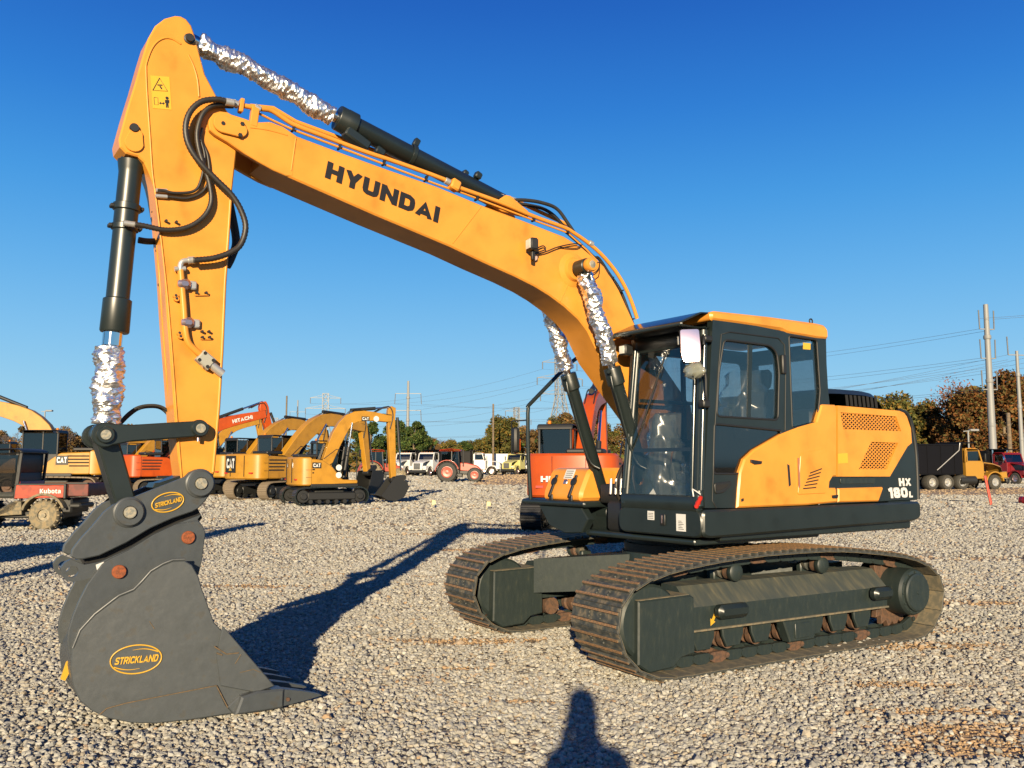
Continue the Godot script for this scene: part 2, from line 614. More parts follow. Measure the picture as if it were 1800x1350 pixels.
	M.sticker = std(lin(0.74, 0.43, 0.03), 0.4)
	M.red = std(lin(0.55, 0.03, 0.02), 0.4)
	M.amber = std(lin(0.75, 0.22, 0.01), 0.2)
	M.glass = StandardMaterial3D.new()
	M.glass.albedo_color = Color(0.01, 0.09, 0.12, 0.27)
	M.glass.transparency = BaseMaterial3D.TRANSPARENCY_ALPHA
	M.glass.roughness = 0.02
	M.glass.metallic_specular = 0.75
	M.tint = M.glass.duplicate()
	M.tint.albedo_color = Color(0.012, 0.025, 0.03, 0.74)
	M.film = StandardMaterial3D.new()
	M.film.albedo_color = Color(0.8, 0.88, 0.86, 0.03)
	M.film.transparency = BaseMaterial3D.TRANSPARENCY_ALPHA
	M.film.roughness = 0.22
	M.mirror = std(lin(1.3, 0.9, 0.9), 0.02, 1.0)
	M.seat = mottled(lin(0.045, 0.05, 0.05), 0.8, t_dust, 4.0)
	M.lamp = std(lin(0.7, 0.7, 0.66), 0.15)
	# other machines
	M.cat = mottled(lin(0.50, 0.245, 0.020), 0.4, t_paint, 0.5)
	M.hitachi = mottled(lin(0.53, 0.080, 0.006), 0.38, t_paint, 0.5)
	M.kubota = mottled(lin(0.47, 0.050, 0.014), 0.4, t_dust, 0.8)
	M.tyre = mottled(lin(0.055, 0.052, 0.045), 0.9, t_dust, 1.5)
	M.tyre_dusty = mottled(lin(0.26, 0.22, 0.15), 0.9, t_dust, 1.5)
	M.rim_dusty = mottled(lin(0.36, 0.31, 0.22), 0.7, t_dust, 1.5)
	M.galv = std(lin(0.27, 0.28, 0.28), 0.6, 0.1)
	M.wood = mottled(lin(0.22, 0.17, 0.12), 0.9, t_dust, 0.4)
	M.wire = std(lin(0.16, 0.17, 0.18), 0.6, 0.3)
	M.truck_white = std(lin(0.68, 0.68, 0.66), 0.3)
	M.truck_black = std(lin(0.006, 0.006, 0.008), 0.5, 0.0, 0.25)
	M.truck_red = std(lin(0.20, 0.012, 0.014), 0.25)
	M.truck_gold = std(lin(0.42, 0.22, 0.03), 0.3)
	M.truck_yellow = std(lin(0.58, 0.54, 0.20), 0.4)
	M.post = std(lin(0.60, 0.07, 0.04), 0.5)

# ---------------------------------------------------------------- ground
var dirt_noise: FastNoiseLite
var mound_noise: FastNoiseLite

func rise(x: float, z: float) -> float:
	var d := maxf(-z, 1.0)
	var k := clampf(minf(d, 170.0) - 25.0, 0.0, 200.0) * 0.0052
	k *= 1.0 - smoothstep(0.14, 0.42, x / d)
	if d < 30.0 and z < 6.0:
		k += mound_noise.get_noise_2d(x, z) * 0.03 * smoothstep(2.0, 5.0, d) * (1.0 - smoothstep(20.0, 30.0, d))
	return k

const PATCHES := [[-0.9, -17.2, 1.6, 0.35], [-2.7, -13.2, 0.9, 0.25], [-0.6, -8.3, 0.9, 0.2], [2.9, -5.5, 0.75, 0.16], [2.55, -5.15, 0.6, 0.2], [3.5, -8.0, 1.2, 0.25], [3.0, -6.6, 0.8, 0.12], [-3.5, -12.0, 1.2, 0.2], [-2.4, -11.2, 0.7, 0.12], [1.7, -7.5, 0.5, 0.15], [4.8, -10.5, 1.6, 0.25], [-1.2, -13.0, 0.9, 0.14], [-1.9, -21.0, 2.2, 0.5], [1.3, -25.0, 3.0, 0.6], [-0.35, -7.2, 0.4, 0.1], [0.1, -6.2, 0.5, 0.07], [3.1, -5.9, 0.8, 0.10]]

func dirt(x: float, z: float) -> float:
	var n := dirt_noise.get_noise_2d(x, z * 2.2)
	var k := smoothstep(0.30, 0.65, n) * 0.35
	for p in PATCHES:
		var e := Vector2((x - p[0]) / p[2], (z - p[1]) / p[3])
		k = maxf(k, 0.75 * (1.0 - smoothstep(0.2, 1.1, e.length() + n * 0.8)))
	return clampf(k, 0.0, 1.0)

func make_ground() -> void:
	dirt_noise = noise(0.22, 4, 77)
	mound_noise = noise(0.35, 3, 12)
	# pebbles too far off to build: each cell of the pattern has a stone colour of its own
	var size := 1024
	var cells := noise(0.072, 1, 5, FastNoiseLite.TYPE_CELLULAR)
	cells.cellular_return_type = FastNoiseLite.RETURN_CELL_VALUE
	cells.cellular_jitter = 1.0
	var stone := Gradient.new()
	stone.offsets = PackedFloat32Array([0.0, 0.2, 0.42, 0.6, 0.74, 0.86, 1.0])
	stone.colors = PackedColorArray([Color(0.47, 0.46, 0.44), Color(0.60, 0.585, 0.55), Color(0.67, 0.64, 0.59), Color(0.57, 0.56, 0.54), Color(0.74, 0.71, 0.66), Color(0.67, 0.60, 0.49), Color(0.80, 0.785, 0.75)])
	var lut := []
	for k in 256:
		lut.append(stone.sample(k / 255.0))
	var im := cells.get_seamless_image(size, size, false, false, 0.1, false)
	im.convert(Image.FORMAT_L8)
	var d := im.get_data()
	var col := Image.create(size, size, false, Image.FORMAT_RGB8)
	for y in size:
		for x in size:
			col.set_pixel(x, y, lut[(d[y * size + x] * 7 + 31) % 256])
	cells.cellular_return_type = FastNoiseLite.RETURN_DISTANCE
	var hm := cells.get_seamless_image(size, size, true, false, 0.1, true)
	hm.convert(Image.FORMAT_RGBA8)
	hm.bump_map_to_normal_map(10.0)
	var g := std(Color.WHITE, 0.92, 0.0, 0.2)
	g.albedo_texture = ImageTexture.create_from_image(col)
	g.normal_enabled = true
	g.normal_texture = ImageTexture.create_from_image(hm)
	g.normal_scale = 1.0
	g.uv1_triplanar = true
	g.uv1_world_triplanar = true
	g.uv1_scale = Vector3.ONE * 0.27
	g.vertex_color_use_as_albedo = true
	# one sheet to the horizon, finer where it is near
	var xs := []
	var zs := []
	var x := -22.0
	while x <= 26.0:
		xs.append(x)
		x += 0.25
	for k in [30.0, 36.0, 45.0, 60.0, 80.0, 110.0, 150.0, 220.0, 350.0, 600.0, 1000.0]:
		xs.append(k)
		xs.push_front(-k + 4.0)
	var z := 14.0
	while z > -46.0:
		zs.append(z)
		z -= 0.25
	for k in [-48.0, -52.0, -58.0, -65.0, -75.0, -90.0, -110.0, -140.0, -170.0, -220.0, -320.0, -500.0, -900.0, -1500.0]:
		zs.append(k)
	zs.push_front(60.0)
	zs.push_front(300.0)
	var P := PackedVector3Array()
	var N := PackedVector3Array()
	var C := PackedColorArray()
	var I := PackedInt32Array()
	var sand := Color(0.72, 0.50, 0.30)
	var fine := Color(0.62, 0.56, 0.45)
	for zz in zs:
		for xx in xs:
			P.append(Vector3(xx, rise(xx, zz), zz))
			N.append(Vector3.UP)
			var k := dirt(xx, zz) if -zz < 60.0 else 0.0
			var base := Color(0.70, 0.66, 0.58)
			C.append(base.lerp(sand, k * 0.9))
	var w := xs.size()
	for i in zs.size() - 1:
		for j in w - 1:
			var a := i * w + j
			I.append_array([a, a + w + 1, a + 1, a, a + w, a + w + 1])
	var arr := []
	arr.resize(Mesh.ARRAY_MAX)
	arr[Mesh.ARRAY_VERTEX] = P
	arr[Mesh.ARRAY_NORMAL] = N
	arr[Mesh.ARRAY_COLOR] = C
	arr[Mesh.ARRAY_INDEX] = I
	var am := ArrayMesh.new()
	am.add_surface_from_arrays(Mesh.PRIMITIVE_TRIANGLES, arr)
	am.surface_set_material(0, g)
	structure("gravel_yard", am)
	# packed dirt tracks beyond the gravel
	var dm := mottled(lin(0.44, 0.30, 0.17), 0.95, ramp_tex(noise(0.02, 5, 90), 256, [0.0, 0.4, 0.7, 1.0], [Color(0.75, 0.72, 0.68), Color(0.9, 0.88, 0.85), Color(1, 1, 1), Color(1, 1, 1)]), 0.12)
	dm.uv1_world_triplanar = true
	for r in [[[-3.0, -64.0], [24.0, -62.0], [24.0, -125.0], [-6.0, -125.0]], [[21.0, -49.5], [70.0, -46.5], [80.0, -64.0], [22.0, -66.0]]]:
		var rows := []
		for i in 13:
			var row := []
			for j in 13:
				var l := Vector2(r[0][0], r[0][1]).lerp(Vector2(r[1][0], r[1][1]), j / 12.0)
				var f := Vector2(r[3][0], r[3][1]).lerp(Vector2(r[2][0], r[2][1]), j / 12.0)
				var q := l.lerp(f, i / 12.0)
				row.append(Vector3(q.x, rise(q.x, q.y) + 0.03, q.y + dirt_noise.get_noise_2d(q.x * 2.0, 7.0) * (1.2 if i == 0 else 0.0)))
			rows.append(row)
		structure("dirt_road", MB.new(dm).grid(rows))
	make_gravel()

func dirt_road(x: float, z: float) -> bool:
	return (z < -64.5 and z > -125.0 and x > -3.0 and x < 24.0) or (z < -49.0 and z > -65.0 and x > 21.5 and x < 75.0)

func make_gravel() -> void:
	var shades := [Color(0.273, 0.265, 0.233), Color(0.302, 0.291, 0.252), Color(0.256, 0.252, 0.229), Color(0.335, 0.326, 0.288), Color(0.314, 0.297, 0.247), Color(0.228, 0.225, 0.205), Color(0.294, 0.263, 0.205), Color(0.355, 0.350, 0.312), Color(0.284, 0.283, 0.262), Color(0.310, 0.293, 0.249)]
	var sm := std(Color.WHITE, 0.85, 0.0, 0.3)
	sm.vertex_color_use_as_albedo = true
	sm.albedo_texture = ramp_tex(noise(0.05, 5, 99), 256, [0.0, 0.5, 1.0], [Color(0.80, 0.80, 0.80), Color(0.95, 0.95, 0.95), Color(1, 1, 1)])
	sm.uv1_triplanar = true
	sm.uv1_scale = Vector3.ONE * 0.9
	var t := (1.0 + sqrt(5.0)) / 2.0
	var ico := [Vector3(-1, t, 0), Vector3(1, t, 0), Vector3(-1, -t, 0), Vector3(1, -t, 0), Vector3(0, -1, t), Vector3(0, 1, t), Vector3(0, -1, -t), Vector3(0, 1, -t), Vector3(t, 0, -1), Vector3(t, 0, 1), Vector3(-t, 0, -1), Vector3(-t, 0, 1)]
	var faces := [[0, 11, 5], [0, 5, 1], [0, 1, 7], [0, 7, 10], [0, 10, 11], [1, 5, 9], [5, 11, 4], [11, 10, 2], [10, 7, 6], [7, 1, 8], [3, 9, 4], [3, 4, 2], [3, 2, 6], [3, 6, 8], [3, 8, 9], [4, 9, 5], [2, 4, 11], [6, 2, 10], [8, 6, 7], [9, 8, 1]]
	var xf := []
	var cl := []
	for k in 6:
		xf.append([])
		cl.append([])
	# from near to far: depth, width, stones per square metre, least and greatest size
	for band in [[3.6, 7.0, 8.0, 2300, 0.006, 0.025], [7.0, 10.0, 10.0, 1500, 0.008, 0.027], [10.0, 15.0, 13.0, 640, 0.012, 0.032], [15.0, 22.0, 16.0, 210, 0.019, 0.038], [22.0, 32.0, 21.0, 60, 0.03, 0.06], [32.0, 50.0, 34.0, 22, 0.05, 0.09], [50.0, 80.0, 52.0, 7, 0.08, 0.14], [80.0, 135.0, 85.0, 3, 0.12, 0.2]]:
		var count := int((band[1] - band[0]) * band[2] * 2.0 * band[3])
		for i in count:
			var z := -rng.randf_range(band[0], band[1])
			var x := rng.randf_range(-band[2], band[2]) + 0.6
			var k := dirt(x, z)
			var s: float = lerpf(band[4], band[5], pow(rng.randf(), 2.0))
			if rng.randf() < 0.02:
				s *= 1.5
			var sandy := k > 0.25 and rng.randf() < k * 1.15
			if sandy:
				s *= 0.55
			var b := Basis.from_euler(Vector3(rng.randf() * TAU, rng.randf() * TAU, rng.randf() * TAU))
			b = b.scaled(Vector3(s, s * 0.8, s))
			var o := Vector3(x, rise(x, z) + s * rng.randf_range(-0.3, 0.45), z)
			var c: Color = shades[rng.randi() % shades.size()] * rng.randf_range(0.85, 1.15)
			if sandy:
				c = Color(0.33, 0.225, 0.125) * rng.randf_range(0.85, 1.15)
			elif rng.randf() < 0.03 + k * 0.5:
				c = c.lerp(Color(0.32, 0.19, 0.085), rng.randf_range(0.2, 0.7))
			if dirt_road(x, z):
				c = Color(0.33, 0.245, 0.15) * rng.randf_range(0.85, 1.15)
				b = b.scaled(Vector3(0.7, 0.6, 0.7))
			var v := rng.randi() % 6
			xf[v].append(Transform3D(b, o))
			cl[v].append(c)
	for v in 6:
		var mb := MB.new(sm)
		var pts := []
		for p in ico:
			pts.append(p.normalized() * rng.randf_range(0.68, 1.2) * Vector3(1.15, 0.85, 1.0))
		for f in faces:
			mb.tri(pts[f[0]], pts[f[1]], pts[f[2]])
		var mm := MultiMesh.new()
		mm.transform_format = MultiMesh.TRANSFORM_3D
		mm.use_colors = true
		mm.mesh = mb.mesh()
		mm.instance_count = xf[v].size()
		for i in xf[v].size():
			mm.set_instance_transform(i, xf[v][i])
			mm.set_instance_color(i, cl[v][i])
		var o := MultiMeshInstance3D.new()
		o.multimesh = mm
		put(self, o, "gravel")
		o.set_meta("kind", "stuff")
		o.set_meta("label", "loose grey and tan crushed stone spread over the yard")
		o.set_meta("category", "gravel")

# ---------------------------------------------------------------- the big orange excavator
# own axes: x to the rear, y up, z to the machine's left (the side with the cab)
const TRACK_TURN := -0.0621

func foil_wrap(a: Vector3, b: Vector3, r: float, seed: int, parent: Node, loose := 0.28, bulge := []) -> MeshInstance3D:
	var mb := MB.new(M.foil)
	var y := (b - a).normalized()
	var x := (Vector3.UP if absf(y.y) < 0.9 else Vector3.RIGHT).cross(y).normalized()
	var z := y.cross(x)
	var f := noise(1.0, 3, seed)
	var n := int(a.distance_to(b) / 0.006)
	var sides := 32
	var rows := []
	for i in n + 1:
		var s := float(i) / n
		var row := []
		var along := a.distance_to(b) * s
		var drift := Vector2(f.get_noise_2d(along * 3.0, 50.0), f.get_noise_2d(along * 3.0, 90.0)) * r * 0.28
		for k in sides + 1:
			var t := TAU * (k % sides) / sides
			var u := Vector2(cos(t), sin(t))
			# folds squeezed along the rod, slanting round it, over slack bulges
			var fold := 1.0 - absf(f.get_noise_3d(along * 15.0 + 0.5 * u.x, u.x * 0.8, u.y * 0.8)) * 2.4
			var fine := 1.0 - absf(f.get_noise_3d(along * 34.0, u.x * 1.7 + 9.0, u.y * 1.7)) * 2.2
			var q := 1.0 + loose * (0.42 * fold + 0.17 * fine + 0.7 * f.get_noise_3d(along * 7.0, u.x * 0.7 + 7.0, u.y * 0.7))
			for g in bulge:
				q += g[1] * exp(-pow((s - g[0]) / g[2], 2.0)) * (0.55 + 0.45 * cos(t - g[3]))
			row.append(a + y * along + (x * (u.x * q + drift.x / r) + z * (u.y * q + drift.y / r)) * r)
		rows.append(row)
	mb.grid(rows)
	return part("foil_wrap", mb, parent)

func hydraulic_hose(parent: Node, pts: Array, r: float, m: Material, ribs := true, called := "hose") -> MeshInstance3D:
	var c := curve(pts, 8)
	var fine := []
	# even steps, with a spiral guard pressed into the surface
	var step := r * 0.55
	var acc := 0.0
	fine.append(c[0])
	for i in range(1, c.size()):
		var d: float = c[i].distance_to(c[i - 1])
		while acc + d >= step and d > 0.0:
			var t := (step - acc) / d
			c[i - 1] = c[i - 1].lerp(c[i], t)
			fine.append(c[i - 1])
			d = c[i].distance_to(c[i - 1])
			acc = 0.0
		acc += d
	var rr := []
	for i in fine.size():
		rr.append(r * (1.0 if i % 2 == 0 or not ribs else 0.86))
	return part(called, MB.new(m).tube(fine, rr, 10), parent)

func bolt(mb: MB, at: Vector3, dir: Vector3, r := 0.012) -> void:
	mb.lathe(at, dir, [[r, -0.002], [r, r * 0.7], [r * 0.8, r], [0.0, r]], 6)

func make_excavator() -> void:
	var ex := thing("excavator", Vector3(1.7043, 0.0, -8.6791), 0.6022, "large orange and dark grey tracked excavator in the foreground with foil wrapped cylinder rods", "excavator")
	make_tracks(ex)
	make_house(ex)
	make_cab(ex)
	make_boom(ex)
	make_arm(ex)
	make_bucket(ex)

# ---- undercarriage
func loop_points() -> Array:
	# line of the shoe plates round idler, rollers and sprocket: front is -x
	var c := []
	for p in [[-1.50, 0.78], [-1.30, 0.815], [-0.9, 0.855], [-0.45, 0.878], [0.0, 0.882], [0.36, 0.876], [0.7, 0.856], [1.05, 0.818], [1.4, 0.772], [1.66, 0.71], [1.86, 0.615], [1.975, 0.47], [1.965, 0.33], [1.87, 0.17], [1.70, 0.055], [1.45, 0.030], [0.8, 0.028], [0.0, 0.028], [-0.8, 0.028], [-1.4, 0.030], [-1.62, 0.075], [-1.79, 0.185], [-1.885, 0.33], [-1.905, 0.45], [-1.87, 0.585], [-1.77, 0.69], [-1.65, 0.74], [-1.50, 0.78]]:
		c.append(Vector3(p[0], p[1], 0))
	var cc := curve(c, 10)
	var total := 0.0
	for i in range(1, cc.size()):
		total += cc[i].distance_to(cc[i - 1])
	var n := 48
	var out := []
	var acc := 0.0
	var want := 0.0
	for i in range(1, cc.size()):
		var d: float = cc[i].distance_to(cc[i - 1])
		while want <= acc + d and out.size() < n:
			out.append(cc[i - 1].lerp(cc[i], (want - acc) / d))
			want += total / n
		acc += d
	return out

func make_tracks(ex: Node3D) -> void:
	var loop := loop_points()
	var n := loop.size()
	var shoes := []
	for v in 2:
		var mb := MB.new(M.shoe)
		mb.plate(V2([-0.091, 0.0, 0.088, 0.0, 0.092, 0.009, 0.089, 0.014, -0.091, 0.014, -0.094, 0.006]), -0.30, 0.30, 0.002)
		for gx in [-0.047, 0.047]:
			mb.plate(V2([gx - 0.014, 0.014, gx + 0.014, 0.014, gx + 0.010, 0.032, gx - 0.010, 0.032]), -0.296, 0.296, 0.0)
		for bz in [-0.07, 0.07]:
			for bx in [-0.015, 0.015]:
				bolt(mb, Vector3(bx, 0.014, bz), Vector3.UP, 0.011)
		mb.mat(M.grouser)
		for gx in [-0.047, 0.047]:
			mb.plate(V2([gx - 0.0103, 0.0325, gx + 0.0103, 0.0325, gx + 0.0085, 0.039, gx - 0.0085, 0.039]), -0.294, 0.294, 0.0)
		# silt lying on the inner face, chain link under the shoe
		mb.mat(M.silt)
		mb.plate(V2([-0.088, -0.003, 0.084, -0.003, 0.084, -0.0005, -0.088, -0.0005]), -0.298, 0.298)
		mb.mat(M.rust if v == 0 else M.frame)
		for lz in [-0.075, 0.075]:
			mb.plate(V2([-0.10, -0.075, -0.06, -0.088, 0.06, -0.088, 0.10, -0.075, 0.10, -0.03, 0.04, -0.001, -0.04, -0.001, -0.10, -0.03]), lz - 0.02, lz + 0.02, 0.004)
		mb.cyl(Vector3(-0.095, -0.05, -0.10), Vector3(-0.095, -0.05, 0.10), 0.022, 8)
		shoes.append(mb.mesh())
	for side in [1.0, -1.0]:
		var tr := Node3D.new()
		put(ex, tr, "track")
		tr.rotation.y = TRACK_TURN
		tr.set_meta("label", "near track with the machine's cab above it" if side > 0 else "far track")
		for i in n:
			var a: Vector3 = loop[(i + n - 1) % n]
			var b: Vector3 = loop[(i + 1) % n]
			var t := (b - a).normalized()
			# outward normal; the loop runs rearwards along the top
			var up := Vector3(-t.y, t.x, 0)
			var o := part("track_shoe", shoes[0 if i % 5 == 2 else 1], tr)
			o.transform = Transform3D(Basis(t, up, t.cross(up)).rotated(Vector3(0, 0, 1), rng.randf_range(-0.02, 0.02)), loop[i] + Vector3(0, 0, side * 1.1))
		make_track_frame(ex, side)
	# the cross shaped centre frame
	var car := MB.new(M.frame)
	car.X = Transform3D(Basis(Vector3.UP, TRACK_TURN), Vector3.ZERO)
	car.lathe(Vector3(0, 0.50, 0), Vector3.UP, [[0.0, 0.0], [0.62, 0.0], [0.66, 0.05], [0.62, 0.30], [0.0, 0.30]], 40)
	for sx in [-1.0, 1.0]:
		for sz in [-1.0, 1.0]:
			var top := [Vector3(sx * 0.1, 0.78, sz * 0.45), Vector3(sx * 0.62, 0.78, sz * 0.10), Vector3(sx * 1.22, 0.70, sz * 0.86), Vector3(sx * 0.70, 0.70, sz * 0.90)]
			var low := []
			for p in top:
				low.append(p + Vector3(0, -0.33, 0))
			car.quad(top[0], top[1], top[2], top[3], Vector3.UP)
			car.quad(low[0], low[1], low[2], low[3], Vector3.DOWN)
			for k in 4:
				var j := (k + 1) % 4
				var c: Vector3 = (top[k] + top[j]) / 2.0 - (top[0] + top[2]) / 2.0
				car.quad(top[k], top[j], low[j], low[k], c)
	part("centre_frame", car, ex)
	var ring := MB.new(M.black)
	ring.lathe(Vector3(0, 0.78, 0), Vector3.UP, [[0.0, 0.0], [0.60, 0.0], [0.60, 0.10], [0.56, 0.10], [0.56, 0.17], [0.63, 0.17], [0.63, 0.25], [0.0, 0.25]], 40)
	part("swing_bearing", ring, ex)

func make_track_frame(ex: Node3D, side: float) -> void:
	var fr := MB.new(M.frame)
	var keep := Transform3D(Basis(Vector3.UP, TRACK_TURN), Vector3.ZERO)
	if side < 0:
		keep = keep * Transform3D(Basis(Vector3(1, 0, 0), Vector3(0, 1, 0), Vector3(0, 0, -1)), Vector3.ZERO)
	fr.X = keep
	# sections across: box with a sloped upper outer face, from behind the idler to the sprocket
	var prof := [[1.28, 0.33], [1.28, 0.505], [1.13, 0.655], [0.95, 0.665], [0.93, 0.30], [1.24, 0.30]]
	for i in prof.size():
		var p: Array = prof[i]
		var q: Array = prof[(i + 1) % prof.size()]
		fr.mat(M.frame_top if i == 1 or i == 2 else M.frame)
		fr.quad(Vector3(-1.13, p[1], p[0]), Vector3(1.30, p[1] + 0.0, p[0]), Vector3(1.30, q[1], q[0]), Vector3(-1.13, q[1], q[0]), Vector3(0, (p[1] + q[1]) / 2.0 - 0.48, (p[0] + q[0]) / 2.0 - 1.1))
	fr.mat(M.frame)
	for ex_x in [-1.13, 1.30]:
		var poly := PackedVector2Array()
		for p in prof:
			poly.append(Vector2(p[0], p[1]))
		var idx := Geometry2D.triangulate_polygon(poly)
		for k in range(0, idx.size(), 3):
			fr.ftri(Vector3(ex_x, poly[idx[k]].y, poly[idx[k]].x), Vector3(ex_x, poly[idx[k + 1]].y, poly[idx[k + 1]].x), Vector3(ex_x, poly[idx[k + 2]].y, poly[idx[k + 2]].x), Vector3(signf(ex_x), 0, 0))
	# lower lip of the box
	fr.mat(M.silt)
	fr.span(Vector3(-1.12, 0.318, 1.20), Vector3(1.29, 0.332, 1.305))
	var f := part("track_frame", fr, ex)
	# idler end: closed guard plate with cut lower corner
	var gd := MB.new(M.frame)
	gd.X = keep
	gd.plate(V2([-1.66, 0.60, -1.14, 0.61, -1.10, 0.585, -1.10, 0.16, -1.24, 0.14, -1.32, 0.075, -1.56, 0.06, -1.67, 0.13]), 0.88, 1.31, 0.012)
	gd.mat(M.silt)
	gd.plate(V2([-1.655, 0.602, -1.15, 0.611, -1.15, 0.616, -1.655, 0.607]), 0.89, 1.30)
	part("idler_guard", gd, f)
	var il := MB.new(M.frame)
	il.X = keep
	il.lathe(Vector3(-1.50, 0.42, 0.97), Vector3(0, 0, 1), [[0.0, 0.0], [0.27, 0.0], [0.29, 0.02], [0.29, 0.07], [0.25, 0.09], [0.25, 0.20], [0.29, 0.22], [0.29, 0.27], [0.27, 0.29], [0.0, 0.29]], 32)
	part("idler", il, f)
	# rubber coated step plates
	for s in [[-0.89, -0.56], [1.02, 1.28]]:
		var st := MB.new(M.dark)
		st.X = keep
		st.span(Vector3(s[0], 0.405, 1.281), Vector3(s[1], 0.515, 1.385), 0.03)
		part("step", st, f)
	# yellow tie-down arrows
	for a in [[-0.88, 0.40, -2.1], [1.22, 0.44, -0.9]]:
		var ar := MB.new(M.gold)
		ar.X = keep * Transform3D(Basis(Vector3(0, 0, 1), a[2]), Vector3(a[0], a[1], 1.2815))
		ar.plate(V2([-0.06, -0.012, 0.01, -0.012, 0.01, -0.03, 0.06, 0.0, 0.01, 0.03, 0.01, 0.012, -0.06, 0.012]), 0.0, 0.0025)
		part("tie_down_arrow", ar, f)
	# carrier rollers on top
	for rx in [-0.52, 0.55]:
		var cr := MB.new(M.shoe)
		cr.X = keep
		cr.lathe(Vector3(rx, 0.735, 0.98), Vector3(0, 0, 1), [[0.0, 0.0], [0.055, 0.0], [0.062, 0.02], [0.062, 0.05], [0.045, 0.06], [0.045, 0.10]], 20)
		cr.mat(M.rust)
		cr.lathe(Vector3(rx, 0.735, 1.08), Vector3(0, 0, 1), [[0.045, 0.0], [0.066, 0.01], [0.066, 0.06]], 20)
		cr.mat(M.frame)
		cr.lathe(Vector3(rx, 0.735, 1.14), Vector3(0, 0, 1), [[0.066, 0.0], [0.074, 0.01], [0.074, 0.05], [0.055, 0.065], [0.0, 0.065]], 20)
		cr.span(Vector3(rx - 0.06, 0.64, 0.93), Vector3(rx + 0.06, 0.74, 0.99), 0.01)
		part("carrier_roller", cr, f)
	# bottom rollers with their end brackets and rusty shells
	for k in 7:
		var rx := -0.93 + 0.325 * k
		var br := MB.new(M.rust)
		br.X = keep
		br.lathe(Vector3(rx, 0.205, 0.98), Vector3(0, 0, 1), [[0.0, 0.0], [0.085, 0.0], [0.085, 0.07], [0.065, 0.08], [0.065, 0.12], [0.085, 0.13], [0.085, 0.18], [0.0, 0.19]], 18)
		br.mat(M.frame)
		br.plate(V2([rx - 0.12, 0.305, rx + 0.12, 0.305, rx + 0.115, 0.24, rx + 0.07, 0.15, rx - 0.07, 0.15, rx - 0.115, 0.24]), 1.19, 1.225, 0.008)
		part("track_roller", br, f)
	var guard := MB.new(M.frame)
	guard.X = keep
	guard.plate(V2([-0.10, 0.315, 0.32, 0.315, 0.28, 0.13, -0.02, 0.13]), 1.20, 1.30, 0.012)
	guard.span(Vector3(0.03, 0.16, 1.30), Vector3(0.21, 0.285, 1.312), 0.004)
	part("track_guard", guard, f)
	# final drive
	var fd := MB.new(M.frame)
	fd.X = keep
	fd.lathe(Vector3(1.60, 0.44, 0.94), Vector3(0, 0, 1), [[0.0, 0.0], [0.30, 0.0], [0.30, 0.10], [0.26, 0.11], [0.215, 0.13], [0.215, 0.40], [0.20, 0.425], [0.175, 0.43], [0.175, 0.452], [0.16, 0.462], [0.02, 0.462], [0.018, 0.468], [0.0, 0.468]], 36, 25.0)
	for k in 12:
		var t := TAU * k / 12
		bolt(fd, Vector3(1.60 + cos(t) * 0.187, 0.44 + sin(t) * 0.187, 1.372), Vector3(0, 0, 1), 0.009)
	part("final_drive", fd, f)
	var sp := MB.new(M.rust)
	sp.X = keep
	var teeth := PackedVector2Array()
	for k in 42:
		var t := TAU * k / 42
		var r: float = 0.36 if k % 2 == 0 else 0.30
		teeth.append(Vector2(1.60 + cos(t) * r, 0.44 + sin(t) * r))
	sp.plate(teeth, 1.07, 1.13, 0.006)
	part("sprocket", sp, f)

